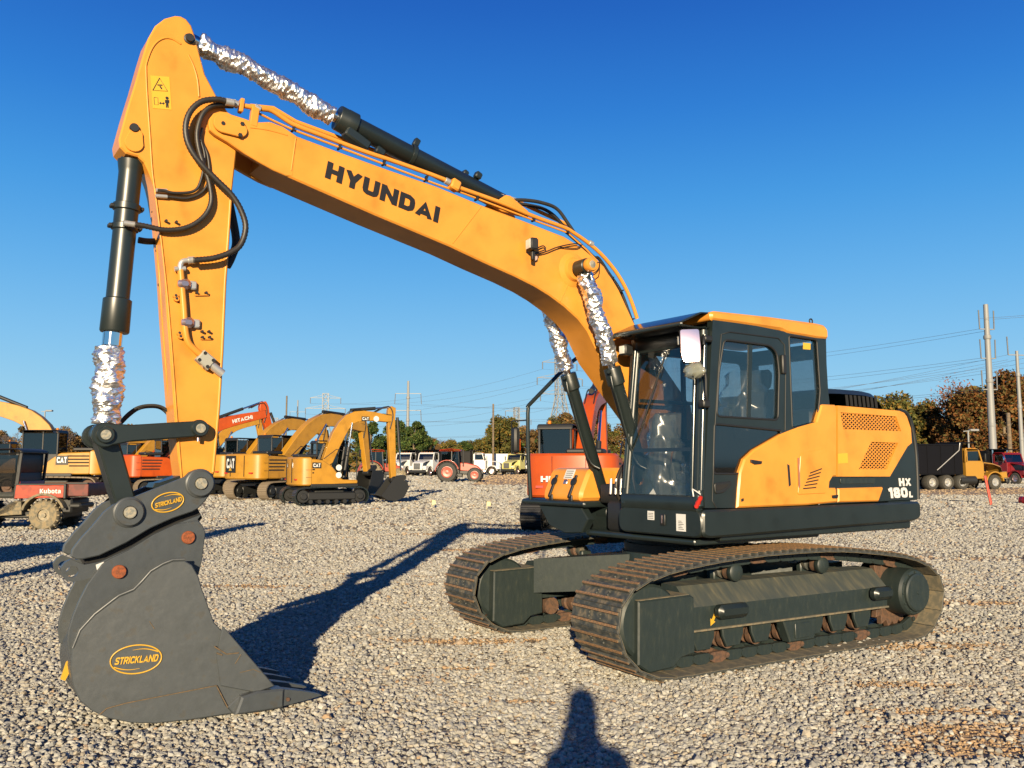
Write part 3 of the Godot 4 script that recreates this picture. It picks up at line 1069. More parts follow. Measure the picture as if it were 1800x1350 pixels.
# ---- upper structure
func make_house(ex: Node3D) -> void:
	# turntable deck and skirts
	var deck := MB.new(M.dark)
	deck.span(Vector3(-0.80, 1.0, -1.0), Vector3(1.95, 1.24, 1.18), 0.01)
	part("deck", deck, ex)
	var sk := MB.new(M.dark)
	var skirt := rounded(V2([-1.075, 1.265, -1.075, 1.06, -1.0, 1.04, 1.90, 1.075, 2.03, 1.10, 2.03, 1.265]), 0.05)
	sk.plate(skirt, 1.13, 1.25, 0.018)
	var sm := part("side_skirt", sk, ex)
	var fs := MB.new(M.dark)
	# front skirt below the cab, with a rounded lower corner towards the boom
	fs.X = Transform3D(Basis(Vector3(0, 0, 1), Vector3(0, 1, 0), Vector3(-1, 0, 0)), Vector3(-1.0, 0, 0))
	fs.plate(rounded(V2([0.24, 1.262, 0.24, 1.04, 1.24, 1.04, 1.24, 1.262]), 0.09), 0.0, 0.082, 0.012)
	var fsm := part("front_skirt", fs, ex)
	var lb := MB.new(M.label)
	lb.span(Vector3(-1.086, 1.160, 0.62), Vector3(-1.083, 1.235, 0.70))
	lb.mat(M.ink)
	for k in 4:
		lb.span(Vector3(-1.0875, 1.172 + k * 0.014, 0.63), Vector3(-1.086, 1.176 + k * 0.014, 0.69))
	part("paper_label", lb, fsm)
	lb = MB.new(M.label)
	lb.span(Vector3(-1.086, 1.085, 0.96), Vector3(-1.083, 1.225, 1.065))
	lb.mat(M.ink)
	for k in 6:
		lb.span(Vector3(-1.0875, 1.10 + k * 0.013, 0.985), Vector3(-1.086, 1.104 + k * 0.013, 1.045 - 0.012 * (k % 3)))
	part("paper_label", lb, fsm)
	var lt := MB.new(M.black)
	lt.span(Vector3(-1.092, 1.12, 0.775), Vector3(-1.082, 1.215, 0.835), 0.004)
	lt.mat(M.steel)
	lt.span(Vector3(-1.096, 1.14, 0.795), Vector3(-1.092, 1.205, 0.803))
	part("latch", lt, fsm)
	# engine room, closed box under the panels
	var hs := MB.new(M.dark)
	hs.span(Vector3(0.45, 1.24, -1.2), Vector3(1.9, 2.14, 1.17), 0.03)
	hs.span(Vector3(0.12, 1.24, 0.25), Vector3(0.45, 2.0, 1.17), 0.03)
	part("engine_room", hs, ex)
	# rear corner and counterweight
	var cw := MB.new(M.dark)
	var cp := PackedVector2Array()
	for q in [[1.55, 1.20], [1.93, 1.20], [2.02, 1.12], [2.12, 0.6], [2.16, 0.0], [2.12, -0.6], [2.02, -1.12], [1.93, -1.2], [1.55, -1.2]]:
		cp.append(Vector2(q[0], -q[1]))
	cw.X = Transform3D(Basis(Vector3(1, 0, 0), Vector3(0, 0, -1), Vector3(0, 1, 0)), Vector3.ZERO)
	cw.plate(cp, 1.05, 2.13, 0.06, 40.0)
	part("counterweight", cw, ex)
	# dark rear corner panel behind the orange ones
	var rp := MB.new(M.dark)
	rp.plate(V2([0.455, 1.502, 0.606, 1.531, 1.535, 1.526, 1.889, 1.841, 1.941, 2.001, 1.976, 1.928, 2.012, 1.728, 2.015, 1.501, 2.018, 1.28, 0.443, 1.268]), 1.17, 1.226, 0.008)
	part("rear_corner_panel", rp, ex)
	# strip of black along the rear edge
	var re := MB.new(M.black)
	re.tube(curve(V3([1.795, 2.169, 1.2, 1.903, 2.15, 1.2, 1.988, 2.066, 1.2, 2.037, 1.912, 1.2, 2.064, 1.729, 1.2, 2.067, 1.5, 1.2, 2.061, 1.284, 1.2]), 4), 0.022, 8)
	part("rear_edge_trim", re, ex)
	# orange side door with its curved shoulder
	var sd := MB.new(M.orange)
	var outline := V2([-0.666, 1.272, -0.647, 1.417, -0.62, 1.567, -0.56, 1.676, -0.436, 1.753, -0.074, 1.895, 0.169, 1.961, 0.397, 2.008, 0.422, 2.019, 0.458, 2.087, 0.5, 2.171, 0.521, 2.177, 0.707, 2.18, 0.721, 2.127, 0.687, 1.521, 0.636, 1.521, 0.583, 1.47, 0.572, 1.419, 0.673, 1.418, 0.682, 1.288, 0.255, 1.273])
	sd.plate(outline, 1.19, 1.246, 0.014, 25.0)
	var sdm := part("side_door", sd, ex)
	# rear door with grilles
	var rd := MB.new(M.orange)
	rd.X = Transform3D.IDENTITY
	var ro := V2([0.736, 2.175, 1.247, 2.168, 1.731, 2.161, 1.809, 2.144, 1.856, 2.106, 1.917, 1.988, 1.922, 1.847, 1.844, 1.811, 1.522, 1.516, 0.7, 1.521])
	rd_with_holes(rd, ro, [V2([0.772, 2.113, 1.669, 2.103, 1.746, 1.959, 0.806, 1.956]), V2([1.236, 1.847, 1.689, 1.843, 1.479, 1.587, 1.021, 1.588])])
	var rdm := part("rear_door", rd, ex)
	for g in [V2([0.753, 2.134, 1.725, 2.122, 1.801, 1.941, 0.785, 1.94]), V2([1.215, 1.866, 1.756, 1.864, 1.512, 1.565, 0.99, 1.569])]:
		grille(g, 1.236, rdm)
	var lp := MB.new(M.orange)
	lp.plate(V2([0.706, 1.414, 1.402, 1.416, 1.41, 1.402, 1.328, 1.282, 0.699, 1.287]), 1.19, 1.246, 0.012)
	part("lower_side_panel", lp, ex)
	# seam, handles, louvres and the service flap
	for q in [["handle", 1.262, V2([-0.495, 1.671, -0.359, 1.657, -0.367, 1.636, -0.454, 1.631, -0.496, 1.647])], ["panel_slot", 1.249, V2([-0.016, 1.634, 0.014, 1.624, 0.026, 1.451, -0.002, 1.437])], ["handle", 1.26, V2([0.595, 1.352, 0.679, 1.356, 0.669, 1.325, 0.602, 1.326])], ["flap_latch", 1.25, V2([0.421, 1.665, 0.479, 1.665, 0.478, 1.65, 0.42, 1.65])], ["key_lock", 1.253, V2([-0.62, 1.346, -0.592, 1.35, -0.593, 1.327, -0.621, 1.323])]]:
		part(q[0], MB.new(M.black).plate(q[2], 1.2461, q[1], 0.001), sdm)
	var fl := MB.new(M.orange)
	fl.plate(rounded(V2([0.167, 1.719, 0.336, 1.754, 0.518, 1.779, 0.513, 1.374, 0.111, 1.368]), 0.02), 1.247, 1.2535, 0.003)
	fl.mat(M.void)
	for k in 6:
		var t := k / 5.0
		var a := Vector2(0.286, 1.559).lerp(Vector2(0.184, 1.424), t)
		var b := Vector2(0.459, 1.599).lerp(Vector2(0.368, 1.432), t)
		fl.plate(PackedVector2Array([a, b, b + Vector2(0, -0.011), a + Vector2(0, -0.011)]), 1.2536, 1.2545)
	fl.mat(M.steel)
	fl.span(Vector3(0.122, 1.689, 1.253) , Vector3(0.129, 1.43, 1.253) + Vector3(0, 0, 0.012))
	part("service_flap", fl, sdm)
	# handle recess across the dark stripe
	var hr := MB.new(M.frame)
	hr.plate(rounded(V2([0.755, 1.507, 1.306, 1.506, 1.294, 1.452, 0.76, 1.452]), 0.02), 1.2262, 1.232, 0.002)
	part("stripe_recess", hr, ex)
	var wl = M.white
	print_on(ex, "HX", Vector3(1.699, 1.42, 1.229), Vector3(1.907, 1.42, 1.229), Vector3(1.69, 1.498, 1.229), wl, "model_lettering", 0.28)
	print_on(ex, "180", Vector3(1.523, 1.306, 1.229), Vector3(1.843, 1.306, 1.229), Vector3(1.507, 1.409, 1.229), wl, "model_lettering", 0.28)
	print_on(ex, "L", Vector3(1.863, 1.307, 1.229), Vector3(1.923, 1.307, 1.229), Vector3(1.863, 1.367, 1.229), wl, "model_lettering", 0.28)
	var st := MB.new(M.sticker)
	st.plate(V2([0.708, 1.729, 0.855, 1.738, 0.859, 1.646, 0.712, 1.64]), 1.2462, 1.248)
	part("warning_sticker", st, rdm)
	# engine hood with its louvred top
	var hood := MB.new(M.dark)
	hood.X = Transform3D(Basis.IDENTITY, Vector3.ZERO)
	hood.plate(rounded(V2([0.907, 2.133, 0.937, 2.366, 1.144, 2.376, 1.613, 2.377, 1.807, 2.357, 1.902, 2.285, 1.956, 2.188, 1.95, 2.111]), 0.10, 5), -0.75, 0.95, 0.05, 40.0)
	var hd := part("engine_hood", hood, ex)
	var lv := MB.new(M.void)
	for k in 8:
		var c := Vector2(1.302, 2.265).lerp(Vector2(1.79, 2.263), k / 7.0)
		lv.plate(PackedVector2Array([c + Vector2(-0.022, 0.055), c + Vector2(0.016, 0.055), c + Vector2(0.03, -0.055), c + Vector2(-0.008, -0.055)]), 0.95, 0.956)
	part("hood_louvre", lv, hd)
	# underside plates seen between the tracks
	var un := MB.new(M.dark)
	un.span(Vector3(-1.02, 0.97, -0.30), Vector3(0.6, 1.02, 1.10), 0.01)
	part("belly_plate", un, ex)
	make_right_front(ex)

func rd_with_holes(mb: MB, outline: PackedVector2Array, holes: Array) -> void:
	# plate with openings: cut in Geometry2D by splitting into convex pieces round each hole
	var pieces := [outline]
	for h in holes:
		var next := []
		var c := Vector2.ZERO
		for p in h:
			c += p / h.size()
		for pc in pieces:
			# split by a vertical line through the hole's middle, then clip
			for s in [-1.0, 1.0]:
				var half := PackedVector2Array([c + Vector2(0, -9), c + Vector2(9.0 * s, -9), c + Vector2(9.0 * s, 9), c + Vector2(0, 9)])
				for q in Geometry2D.intersect_polygons(pc, half):
					for r in Geometry2D.clip_polygons(q, h):
						next.append(r)
		pieces = next
	for pc in pieces:
		mb.plate(pc, 1.19, 1.246, 0.0)

func grille(poly: PackedVector2Array, z: float, parent: Node) -> void:
	# perforated sheet: crossing strips over a dark recess
	var bk := MB.new(M.void)
	bk.plate(poly, z - 0.036, z - 0.034)
	part("grille_backing", bk, parent)
	var mb := MB.new(M.orange)
	var lo := poly[0]
	var hi := poly[0]
	for p in poly:
		lo = lo.min(p)
		hi = hi.max(p)
	var w := 0.0095
	for dir in [Vector2(1, 0.62), Vector2(1, -0.62)]:
		var d: Vector2 = dir.normalized()
		var nrm := Vector2(-d.y, d.x)
		var span := (hi - lo).length()
		var k := -span
		while k < span:
			var c := (lo + hi) / 2.0 + nrm * k
			var strip := PackedVector2Array([c - d * span - nrm * w / 2, c + d * span - nrm * w / 2, c + d * span + nrm * w / 2, c - d * span + nrm * w / 2])
			for q in Geometry2D.intersect_polygons(strip, poly):
				mb.plate(q, z - 0.004, z)
			k += 0.031
	var o := part("grille_mesh", mb, parent)
	o.set_meta("kind", "stuff")

func make_right_front(ex: Node3D) -> void:
	# deck on the machine's right with tool box, handrail and mirror
	var dk := MB.new(M.dark)
	dk.span(Vector3(-1.10, 1.23, -1.24), Vector3(1.5, 1.285, -0.22), 0.015)
	dk.X = Transform3D.IDENTITY
	part("right_deck", dk, ex)
	var gr := MB.new(M.dark)
	gr.X = Transform3D(Basis(Vector3(0, 0, 1), Vector3(0, 1, 0), Vector3(-1, 0, 0)), Vector3(-0.98, 0, 0))
	gr.plate(V2([-0.98, 1.225, -0.30, 1.225, -0.20, 1.12, -0.30, 0.99, -0.55, 0.97, -0.80, 1.03]), 0.0, 0.09, 0.01)
	part("deck_apron", gr, ex)
	# tool box: its front leans back, with two rubber latches and a label
	var tb := MB.new(M.orange)
	tb.X = Transform3D(Basis.IDENTITY, Vector3(0, 0, 0))
	tb.plate(rounded(V2([-1.075, 1.287, -1.075, 1.36, -0.97, 1.575, -0.90, 1.60, -0.45, 1.60, -0.45, 1.287]), 0.05), -0.90, -0.30, 0.03)
	var tbm := part("tool_box", tb, ex)
	var slope := Vector3(0.105, 0.215, 0).normalized()
	var outn := Vector3(-0.215, 0.105, 0).normalized()
	for lz in [-0.76, -0.45]:
		var lat := MB.new(M.black)
		var base := Vector3(-1.065, 1.37, lz)
		lat.bar(base + outn * 0.012 - slope * 0.06, base + slope * 0.17 + outn * 0.012, 0.035, 0.018, outn, 0.004)
		lat.lathe(base + slope * 0.10 + outn * 0.012, outn, [[0.0, 0.0], [0.04, 0.0], [0.04, 0.014], [0.02, 0.02], [0.0, 0.02]], 14)
		lat.span(base + Vector3(-0.022, -0.10, -0.03), base + Vector3(-0.005, -0.03, 0.03), 0.006)
		part("rubber_latch", lat, tbm)
	var lk := MB.new(M.steel)
	lk.bar(Vector3(-1.02, 1.46, -0.62) + outn * 0.006, Vector3(-1.02, 1.46, -0.56) + outn * 0.006, 0.05, 0.016, outn, 0.004)
	part("lock", lk, tbm)
	var lab := MB.new(M.label)
	lab.bar(Vector3(-0.985, 1.535, -0.64) + outn * 0.008, Vector3(-0.985, 1.535, -0.50) + outn * 0.008, 0.10, 0.003, outn)
	lab.mat(M.ink)
	for k in 4:
		lab.bar(Vector3(-0.985, 1.535, -0.625) + slope * (-0.035 + k * 0.022) + outn * 0.0105, Vector3(-0.985, 1.535, -0.52) + slope * (-0.035 + k * 0.022) + outn * 0.0105, 0.006, 0.002, outn)
	part("paper_label", lab, tbm)
	# fuel tank behind
	var tk := MB.new(M.dark)
	tk.span(Vector3(-0.44, 1.287, -1.2), Vector3(0.3, 1.59, -0.42), 0.04)
	part("fuel_tank", tk, ex)
	var rail := MB.new(M.dark_gloss)
	rail.tube(curve(V3([-1.06, 1.28, -1.13, -1.075, 1.75, -1.15, -1.075, 2.16, -1.155]), 3) + curve(V3([-1.07, 2.22, -1.155, -1.0, 2.30, -1.155, -0.30, 2.86, -1.155, 0.3, 2.95, -1.155]), 4), 0.021, 10)
	part("handrail", rail, ex)
	# right mirror on its frame, seen from the front
	var mr := MB.new(M.black)
	mr.tube(V3([-1.075, 2.09, -1.15, -1.09, 2.09, -1.43, -1.09, 1.50 + 0.25, -1.43, -1.075, 1.72, -1.15]), 0.009, 6)
	mr.span(Vector3(-1.12, 1.76, -1.41), Vector3(-1.05, 2.02, -1.32), 0.02)
	mr.mat(M.hitachi)
	mr.span(Vector3(-1.045, 1.78, -1.40), Vector3(-1.042, 1.90, -1.335))
	part("right_mirror", mr, ex)
	# hoses and fittings crowded round the boom foot
	var hb := Node3D.new()
	put(ex, hb, "boom_foot_hoses")
	for k in 5:
		var z := -0.22 + k * 0.055
		hydraulic_hose(hb, V3([-0.92, 1.30, z + 0.3, -0.97, 1.45 + 0.03 * k, z + 0.31, -0.85, 1.62 + 0.02 * k, z + 0.28, -0.60, 1.66, z + 0.25, -0.3, 1.5, z + 0.2]), 0.017, M.hose, false)
	var fit := MB.new(M.zinc)
	for k in 3:
		fit.cyl(Vector3(-0.98, 1.36, 0.02 + k * 0.07), Vector3(-0.965, 1.50, 0.015 + k * 0.07), 0.014, 8)
	part("hose_fitting", fit, hb)
	var blk := MB.new(M.black)
	blk.span(Vector3(-0.93, 1.27, -0.20), Vector3(-0.55, 1.45, 0.22), 0.02)
	blk.span(Vector3(-0.98, 1.02, -0.05), Vector3(-0.80, 1.30, 0.20), 0.03)
	part("valve_block", blk, hb)

# ---- cab
func make_cab(ex: Node3D) -> void:
	var zl := 1.225
	var zr := 0.27
	var cab := Node3D.new()
	put(ex, cab, "cab")
	# left side wall: one plate with openings for door glass, lower glass and rear quarter glass
	var outer := V2([-1.027, 1.281, -1.036, 1.422, -0.954, 2.17, -0.887, 2.836, -0.56, 2.834, 0.069, 2.806, 0.497, 2.791, 0.623, 2.791, 0.619, 2.557, 0.63, 2.293, 0.648, 2.157, 0.64, 2.005, -0.615, 1.27])
	var glasses := [
		rounded(V2([-0.755, 2.671, -0.169, 2.667, -0.079, 2.611, -0.056, 2.439, -0.09, 2.017, -0.865, 2.024, -0.826, 2.391]), 0.05),
		rounded(V2([-0.894, 1.962, -0.056, 1.926, -0.057, 1.891, -0.42, 1.749, -0.537, 1.671, -0.605, 1.552, -0.92, 1.554]), 0.03),
		rounded(V2([0.091, 2.777, 0.488, 2.771, 0.513, 2.293, 0.457, 2.015, 0.1, 1.945]), 0.03)]
	var pieces := [outer]
	for g in glasses:
		var next := []
		var c := Vector2.ZERO
		for p in g:
			c += p / g.size()
		for pc in pieces:
			for s in [-1.0, 1.0]:
				var half := PackedVector2Array([c + Vector2(0, -9), c + Vector2(9.0 * s, -9), c + Vector2(9.0 * s, 9), c + Vector2(0, 9)])
				for q in Geometry2D.intersect_polygons(pc, half):
					for r in Geometry2D.clip_polygons(q, g):
						next.append(r)
		pieces = next
	var wall := MB.new(M.dark)
	for pc in pieces:
		wall.plate(pc, zl - 0.06, zl, 0.0)
	var wl := part("left_wall", wall, cab)
	# rubber seals round each pane
	for k in 3:
		var seal := MB.new(M.black)
		var lp := []
		for p in glasses[k]:
			lp.append(Vector3(p.x, p.y, zl - 0.003))
		lp.append(lp[0])
		lp.append(lp[1])
		seal.tube(lp, 0.010, 6, false)
		part("window_seal", seal, wl)
		var pane := MB.new(M.glass if k != 1 else M.tint)
		pane.plate(glasses[k], zl - 0.022, zl - 0.017)
		part("window_pane", pane, wl)
	var mid := MB.new(M.dark)
	mid.plate(V2([-0.43, 2.669, -0.386, 2.668, -0.432, 2.019, -0.476, 2.018]), zl - 0.03, zl - 0.012)
	part("window_bar", mid, wl)
	# door outline: shallow groove, hinge and handle
	var door := MB.new(M.black)
	var dl := V3([-0.896, 1.278, 1.226, -0.941, 1.338, 1.226, -0.888, 1.962, 1.226, -0.834, 2.412, 1.226, -0.79, 2.711, 1.226, -0.685, 2.74, 1.226, -0.06, 2.739, 1.226, 0.023, 2.689, 1.226, 0.029, 2.466, 1.226, -0.003, 1.927, 1.226])
	door.tube(dl, 0.006, 5, false)
	part("door_seal", door, wl)
	var hin := MB.new(M.black)
	hin.span(Vector3(-0.042, 2.593, 1.225), Vector3(0.013, 2.425, 1.225) + Vector3(0, 0, 0.03), 0.008)
	part("hinge", hin, wl)
	var hnd := MB.new(M.black)
	hnd.plate(rounded(V2([-0.923, 1.48, -0.719, 1.492, -0.713, 1.459, -0.804, 1.4, -0.912, 1.388]), 0.03), zl + 0.001, zl + 0.012, 0.005)
	hnd.mat(M.void)
	hnd.plate(rounded(V2([-0.91, 1.462, -0.754, 1.474, -0.761, 1.455, -0.83, 1.424, -0.905, 1.416]), 0.02), zl + 0.0125, zl + 0.0135)
	part("door_handle", hnd, wl)
	var ys := MB.new(M.sticker)
	ys.plate(V2([0.306, 2.732, 0.412, 2.733, 0.409, 2.675, 0.303, 2.672]), 1.209, 1.2105)
	part("window_sticker", ys, wl)
	# front: the frame leans back a little towards the roof
	var fb := 1.27
	var ft := 2.745
	var xf := func(y: float) -> float: return lerpf(-1.055, -0.925, (y - fb) / (ft - fb))
	var fr := MB.new(M.dark)
	var corner := func(y: float, z: float) -> Vector3: return Vector3(xf.call(y), y, z)
	fr.bar(corner.call(fb, zr + 0.04), corner.call(ft, zr + 0.09), 0.08, 0.07, Vector3.LEFT, 0.02)
	fr.bar(corner.call(fb, zl - 0.045), corner.call(ft + 0.02, zl - 0.075), 0.085, 0.085, Vector3.LEFT, 0.025)
	fr.bar(corner.call(fb + 0.04, zr), corner.call(fb + 0.04, zl - 0.03), 0.07, 0.13, Vector3.UP, 0.012)
	fr.bar(corner.call(ft - 0.05, zr + 0.06), corner.call(ft - 0.05, zl - 0.05), 0.06, 0.15, Vector3.UP, 0.012)
	var frm := part("front_frame", fr, cab)
	var pl := MB.new(M.dark_gloss)
	pl.tube([corner.call(1.42, zl - 0.015) + Vector3(-0.012, 0, 0), corner.call(2.70, zl - 0.045) + Vector3(-0.012, 0, 0)], 0.026, 10)
	pl.tube([corner.call(1.42, zl - 0.095) + Vector3(-0.03, 0, 0), corner.call(2.60, zl - 0.125) + Vector3(-0.03, 0, 0)], 0.016, 10)
	pl.tube([corner.call(1.42, zr + 0.045) + Vector3(-0.03, 0, 0), corner.call(2.66, zr + 0.09) + Vector3(-0.03, 0, 0)], 0.024, 10)
	part("corner_trim", pl, frm)
	var ws := MB.new(M.glass)
	var g0: Vector3 = corner.call(1.36, zr + 0.05) + Vector3(-0.015, 0, 0)
	var g1: Vector3 = corner.call(1.36, zl - 0.07) + Vector3(-0.015, 0, 0)
	var g2: Vector3 = corner.call(2.66, zl - 0.10) + Vector3(-0.015, 0, 0)
	var g3: Vector3 = corner.call(2.66, zr + 0.10) + Vector3(-0.015, 0, 0)
	ws.quad(g0, g1, g2, g3)
	part("windshield", ws, frm)
	var wb := MB.new(M.black)
	wb.bar(corner.call(1.755, zr + 0.06), corner.call(1.755, zl - 0.08), 0.018, 0.03, Vector3.UP)
	wb.tube([corner.call(2.58, 0.75) + Vector3(-0.03, 0, 0), corner.call(2.1, 0.56) + Vector3(-0.035, 0, 0), corner.call(1.95, 0.50) + Vector3(-0.035, 0, 0)], 0.008, 6)
	part("wiper", wb, frm)
	# far side wall with its window, and the back wall
	var sw := MB.new(M.dark)
	var so := V2([-1.04, 1.27, -0.93, 2.76, 0.66, 2.76, 0.68, 1.27])
	var hole := rounded(V2([-0.95, 1.45, -0.86, 2.64, 0.54, 2.64, 0.56, 1.45]), 0.06)
	for s in [-1.0, 1.0]:
		var half := PackedVector2Array([Vector2(-0.18, -9), Vector2(-0.18 + 9.0 * s, -9), Vector2(-0.18 + 9.0 * s, 9), Vector2(-0.18, 9)])
		for q in Geometry2D.intersect_polygons(so, half):
			for r in Geometry2D.clip_polygons(q, hole):
				sw.plate(r, zr, zr + 0.05)
	sw.bar(Vector3(-0.85, 2.21, zr + 0.03), Vector3(0.5, 2.21, zr + 0.03), 0.03, 0.03)
	sw.bar(Vector3(-0.30, 1.62, zr + 0.03), Vector3(-0.30, 2.62, zr + 0.03), 0.035, 0.035)
	var swm := part("right_wall", sw, cab)
	var sp := MB.new(M.glass)
	sp.plate(hole, zr + 0.02, zr + 0.026)
	part("window_pane", sp, swm)
	var bw := MB.new(M.dark)
	bw.span(Vector3(0.62, 1.27, zr + 0.05), Vector3(0.68, 2.02, zl - 0.06))
	bw.span(Vector3(0.62, 2.62, zr + 0.05), Vector3(0.68, 2.76, zl - 0.06))
	bw.span(Vector3(0.62, 2.02, zr + 0.05), Vector3(0.68, 2.62, zr + 0.12))
	bw.span(Vector3(0.62, 2.02, zl - 0.14), Vector3(0.68, 2.62, zl - 0.06))
	var bwm := part("rear_wall", bw, cab)
	var bg := MB.new(M.glass)
	bg.span(Vector3(0.645, 2.02, zr + 0.12), Vector3(0.65, 2.62, zl - 0.14))
	part("window_pane", bg, bwm)
	var fl := MB.new(M.black)
	fl.span(Vector3(-1.0, 1.24, zr + 0.05), Vector3(0.62, 1.30, zl - 0.06))
	part("cab_floor", fl, cab)
	# roof: orange cap with a dark visor over the windshield
	var rf := MB.new(M.orange)
	rf.plate(rounded(V2([-0.919, 2.818, -0.924, 2.884, -0.876, 2.901, -0.178, 2.919, 0.49, 2.923, 0.607, 2.916, 0.648, 2.877, 0.647, 2.786, 0.483, 2.78, 0.055, 2.791, -0.018, 2.815, -0.572, 2.819]), 0.03), zr - 0.06, 1.24, 0.022, 40.0)
	var rfm := part("roof", rf, cab)
	var vs := MB.new(M.orange)
	vs.plate(rounded(V2([-0.86, 2.78, -0.86, 2.88, -1.00, 2.86, -1.20, 2.775, -1.22, 2.745, -1.05, 2.765]), 0.02), zr + 0.0, zr + 0.085, 0.012, 40.0)
	vs.mat(M.dark_gloss)
	vs.plate(rounded(V2([-0.84, 2.76, -0.84, 2.895, -1.00, 2.885, -1.235, 2.785, -1.235, 2.75, -1.05, 2.745]), 0.015), zr + 0.09, 1.205, 0.012, 40.0)
	part("visor", vs, rfm)
	var ey := MB.new(M.black)
	var ring := []
	for k in 13:
		ring.append(Vector3(0.578, 2.969, 1.1) + Vector3(cos(TAU * k / 12), sin(TAU * k / 12), 0) * 0.022)
	ey.tube(ring, 0.007, 6, false)
	ey.span(Vector3(-0.80, 2.88, 1.0), Vector3(-0.72, 2.915, 1.06), 0.01)
	ey.span(Vector3(-0.1, 2.87, 1.0), Vector3(-0.02, 2.905, 1.06), 0.01)
	part("lifting_eye", ey, rfm)
	# work lamps under the visor corners
	for lz in [zr + 0.10, zl - 0.13]:
		var wlamp := MB.new(M.black)
		wlamp.span(Vector3(-1.13, 2.60, lz - 0.045), Vector3(-1.03, 2.70, lz + 0.045), 0.015)
		wlamp.mat(M.lamp)
		wlamp.span(Vector3(-1.136, 2.615, lz - 0.033), Vector3(-1.131, 2.685, lz + 0.033), 0.002)
		part("work_lamp", wlamp, cab)
	# inside: seat, console, levers and the plastic sheets of a new machine
	var seat := MB.new(M.seat)
	seat.span(Vector3(-0.35, 1.62, 0.48), Vector3(0.15, 1.76, 0.98), 0.05)
	seat.box(Vector3(0.19, 2.02, 0.73), Vector3(0.12, 0.62, 0.46), 0.05, Basis(Vector3(0, 0, 1), -0.18))
	seat.box(Vector3(0.27, 2.42, 0.73), Vector3(0.10, 0.20, 0.28), 0.04, Basis(Vector3(0, 0, 1), -0.18))
	seat.span(Vector3(-0.25, 1.30, 0.55), Vector3(0.10, 1.62, 0.92), 0.02)
	for az in [0.40, 1.02]:
		seat.span(Vector3(-0.45, 1.72, az - 0.05), Vector3(0.05, 1.86, az + 0.05), 0.03)
		seat.cyl(Vector3(-0.42, 1.86, az), Vector3(-0.46, 2.02, az), 0.012, 8)
		seat.box(Vector3(-0.465, 2.06, az), Vector3(0.05, 0.10, 0.05), 0.02)
	part("seat", seat, cab)
	var con := MB.new(M.seat)
	con.box(Vector3(-0.62, 1.98, 0.42), Vector3(0.06, 0.24, 0.28), 0.02, Basis(Vector3(0, 1, 0), 0.5))
	con.span(Vector3(-0.75, 1.30, 0.34), Vector3(-0.60, 1.86, 0.44), 0.02)
	con.tube(V3([-0.70, 1.3, 0.62, -0.78, 1.62, 0.62, -0.74, 1.80, 0.63]), 0.014, 8)
	con.tube(V3([-0.70, 1.3, 0.84, -0.78, 1.62, 0.84, -0.74, 1.80, 0.83]), 0.014, 8)
	part("console", con, cab)
	var bag := MB.new(M.film)
	var fz := noise(3.0, 4, 61)
	for s in [[Vector3(-0.78, 1.32, 0.52), 0.22, 0.75], [Vector3(0.05, 1.65, 0.73), 0.32, 0.85], [Vector3(-0.70, 1.30, 0.85), 0.25, 0.35]]:
		var rows := []
		for i in 15:
			var row := []
			for j in 21:
				var t := TAU * j / 20
				var k: float = i / 14.0
				var r: float = s[1] * (1.0 - 0.55 * k) * (1.0 + 0.5 * fz.get_noise_3d(cos(t) + s[0].x * 5.0, k * 2.0, sin(t)))
				row.append(s[0] + Vector3(cos(t) * r, k * s[2] + 0.05 * fz.get_noise_2d(t * 2.0, k * 4.0), sin(t) * r))
			rows.append(row)
		bag.grid(rows)
	part("plastic_cover", bag, cab)
	var pap := MB.new(M.label)
	pap.tri(Vector3(-0.94, 1.305, 0.42), Vector3(-0.90, 1.42, 0.50), Vector3(-0.86, 1.305, 0.54))
	pap.quad(Vector3(-0.92, 1.31, 0.56), Vector3(-0.80, 1.34, 0.62), Vector3(-0.82, 1.32, 0.72), Vector3(-0.93, 1.305, 0.68))
	part("floor_paper", pap, cab)
	# red tag tied to the door sill
	var tg := MB.new(M.red)
	tg.tube(curve(V3([-1.1, 1.374, 1.254, -1.1, 1.342, 1.234, -1.1, 1.305, 1.209, -1.1, 1.282, 1.196]), 4), [0.014, 0.018, 0.02, 0.018, 0.016, 0.02, 0.022, 0.02, 0.018, 0.02, 0.02, 0.016, 0.008], 8)
	tg.mat(M.white)
	tg.tube(V3([-1.1, 1.431, 1.162, -1.1, 1.414, 1.205, -1.1, 1.392, 1.248]), 0.006, 5)
	tg.tube(V3([-1.1, 1.431, 1.162, -1.1, 1.372, 1.173]), 0.006, 5)
	part("red_tag", tg, cab)
	make_left_mirror(cab)

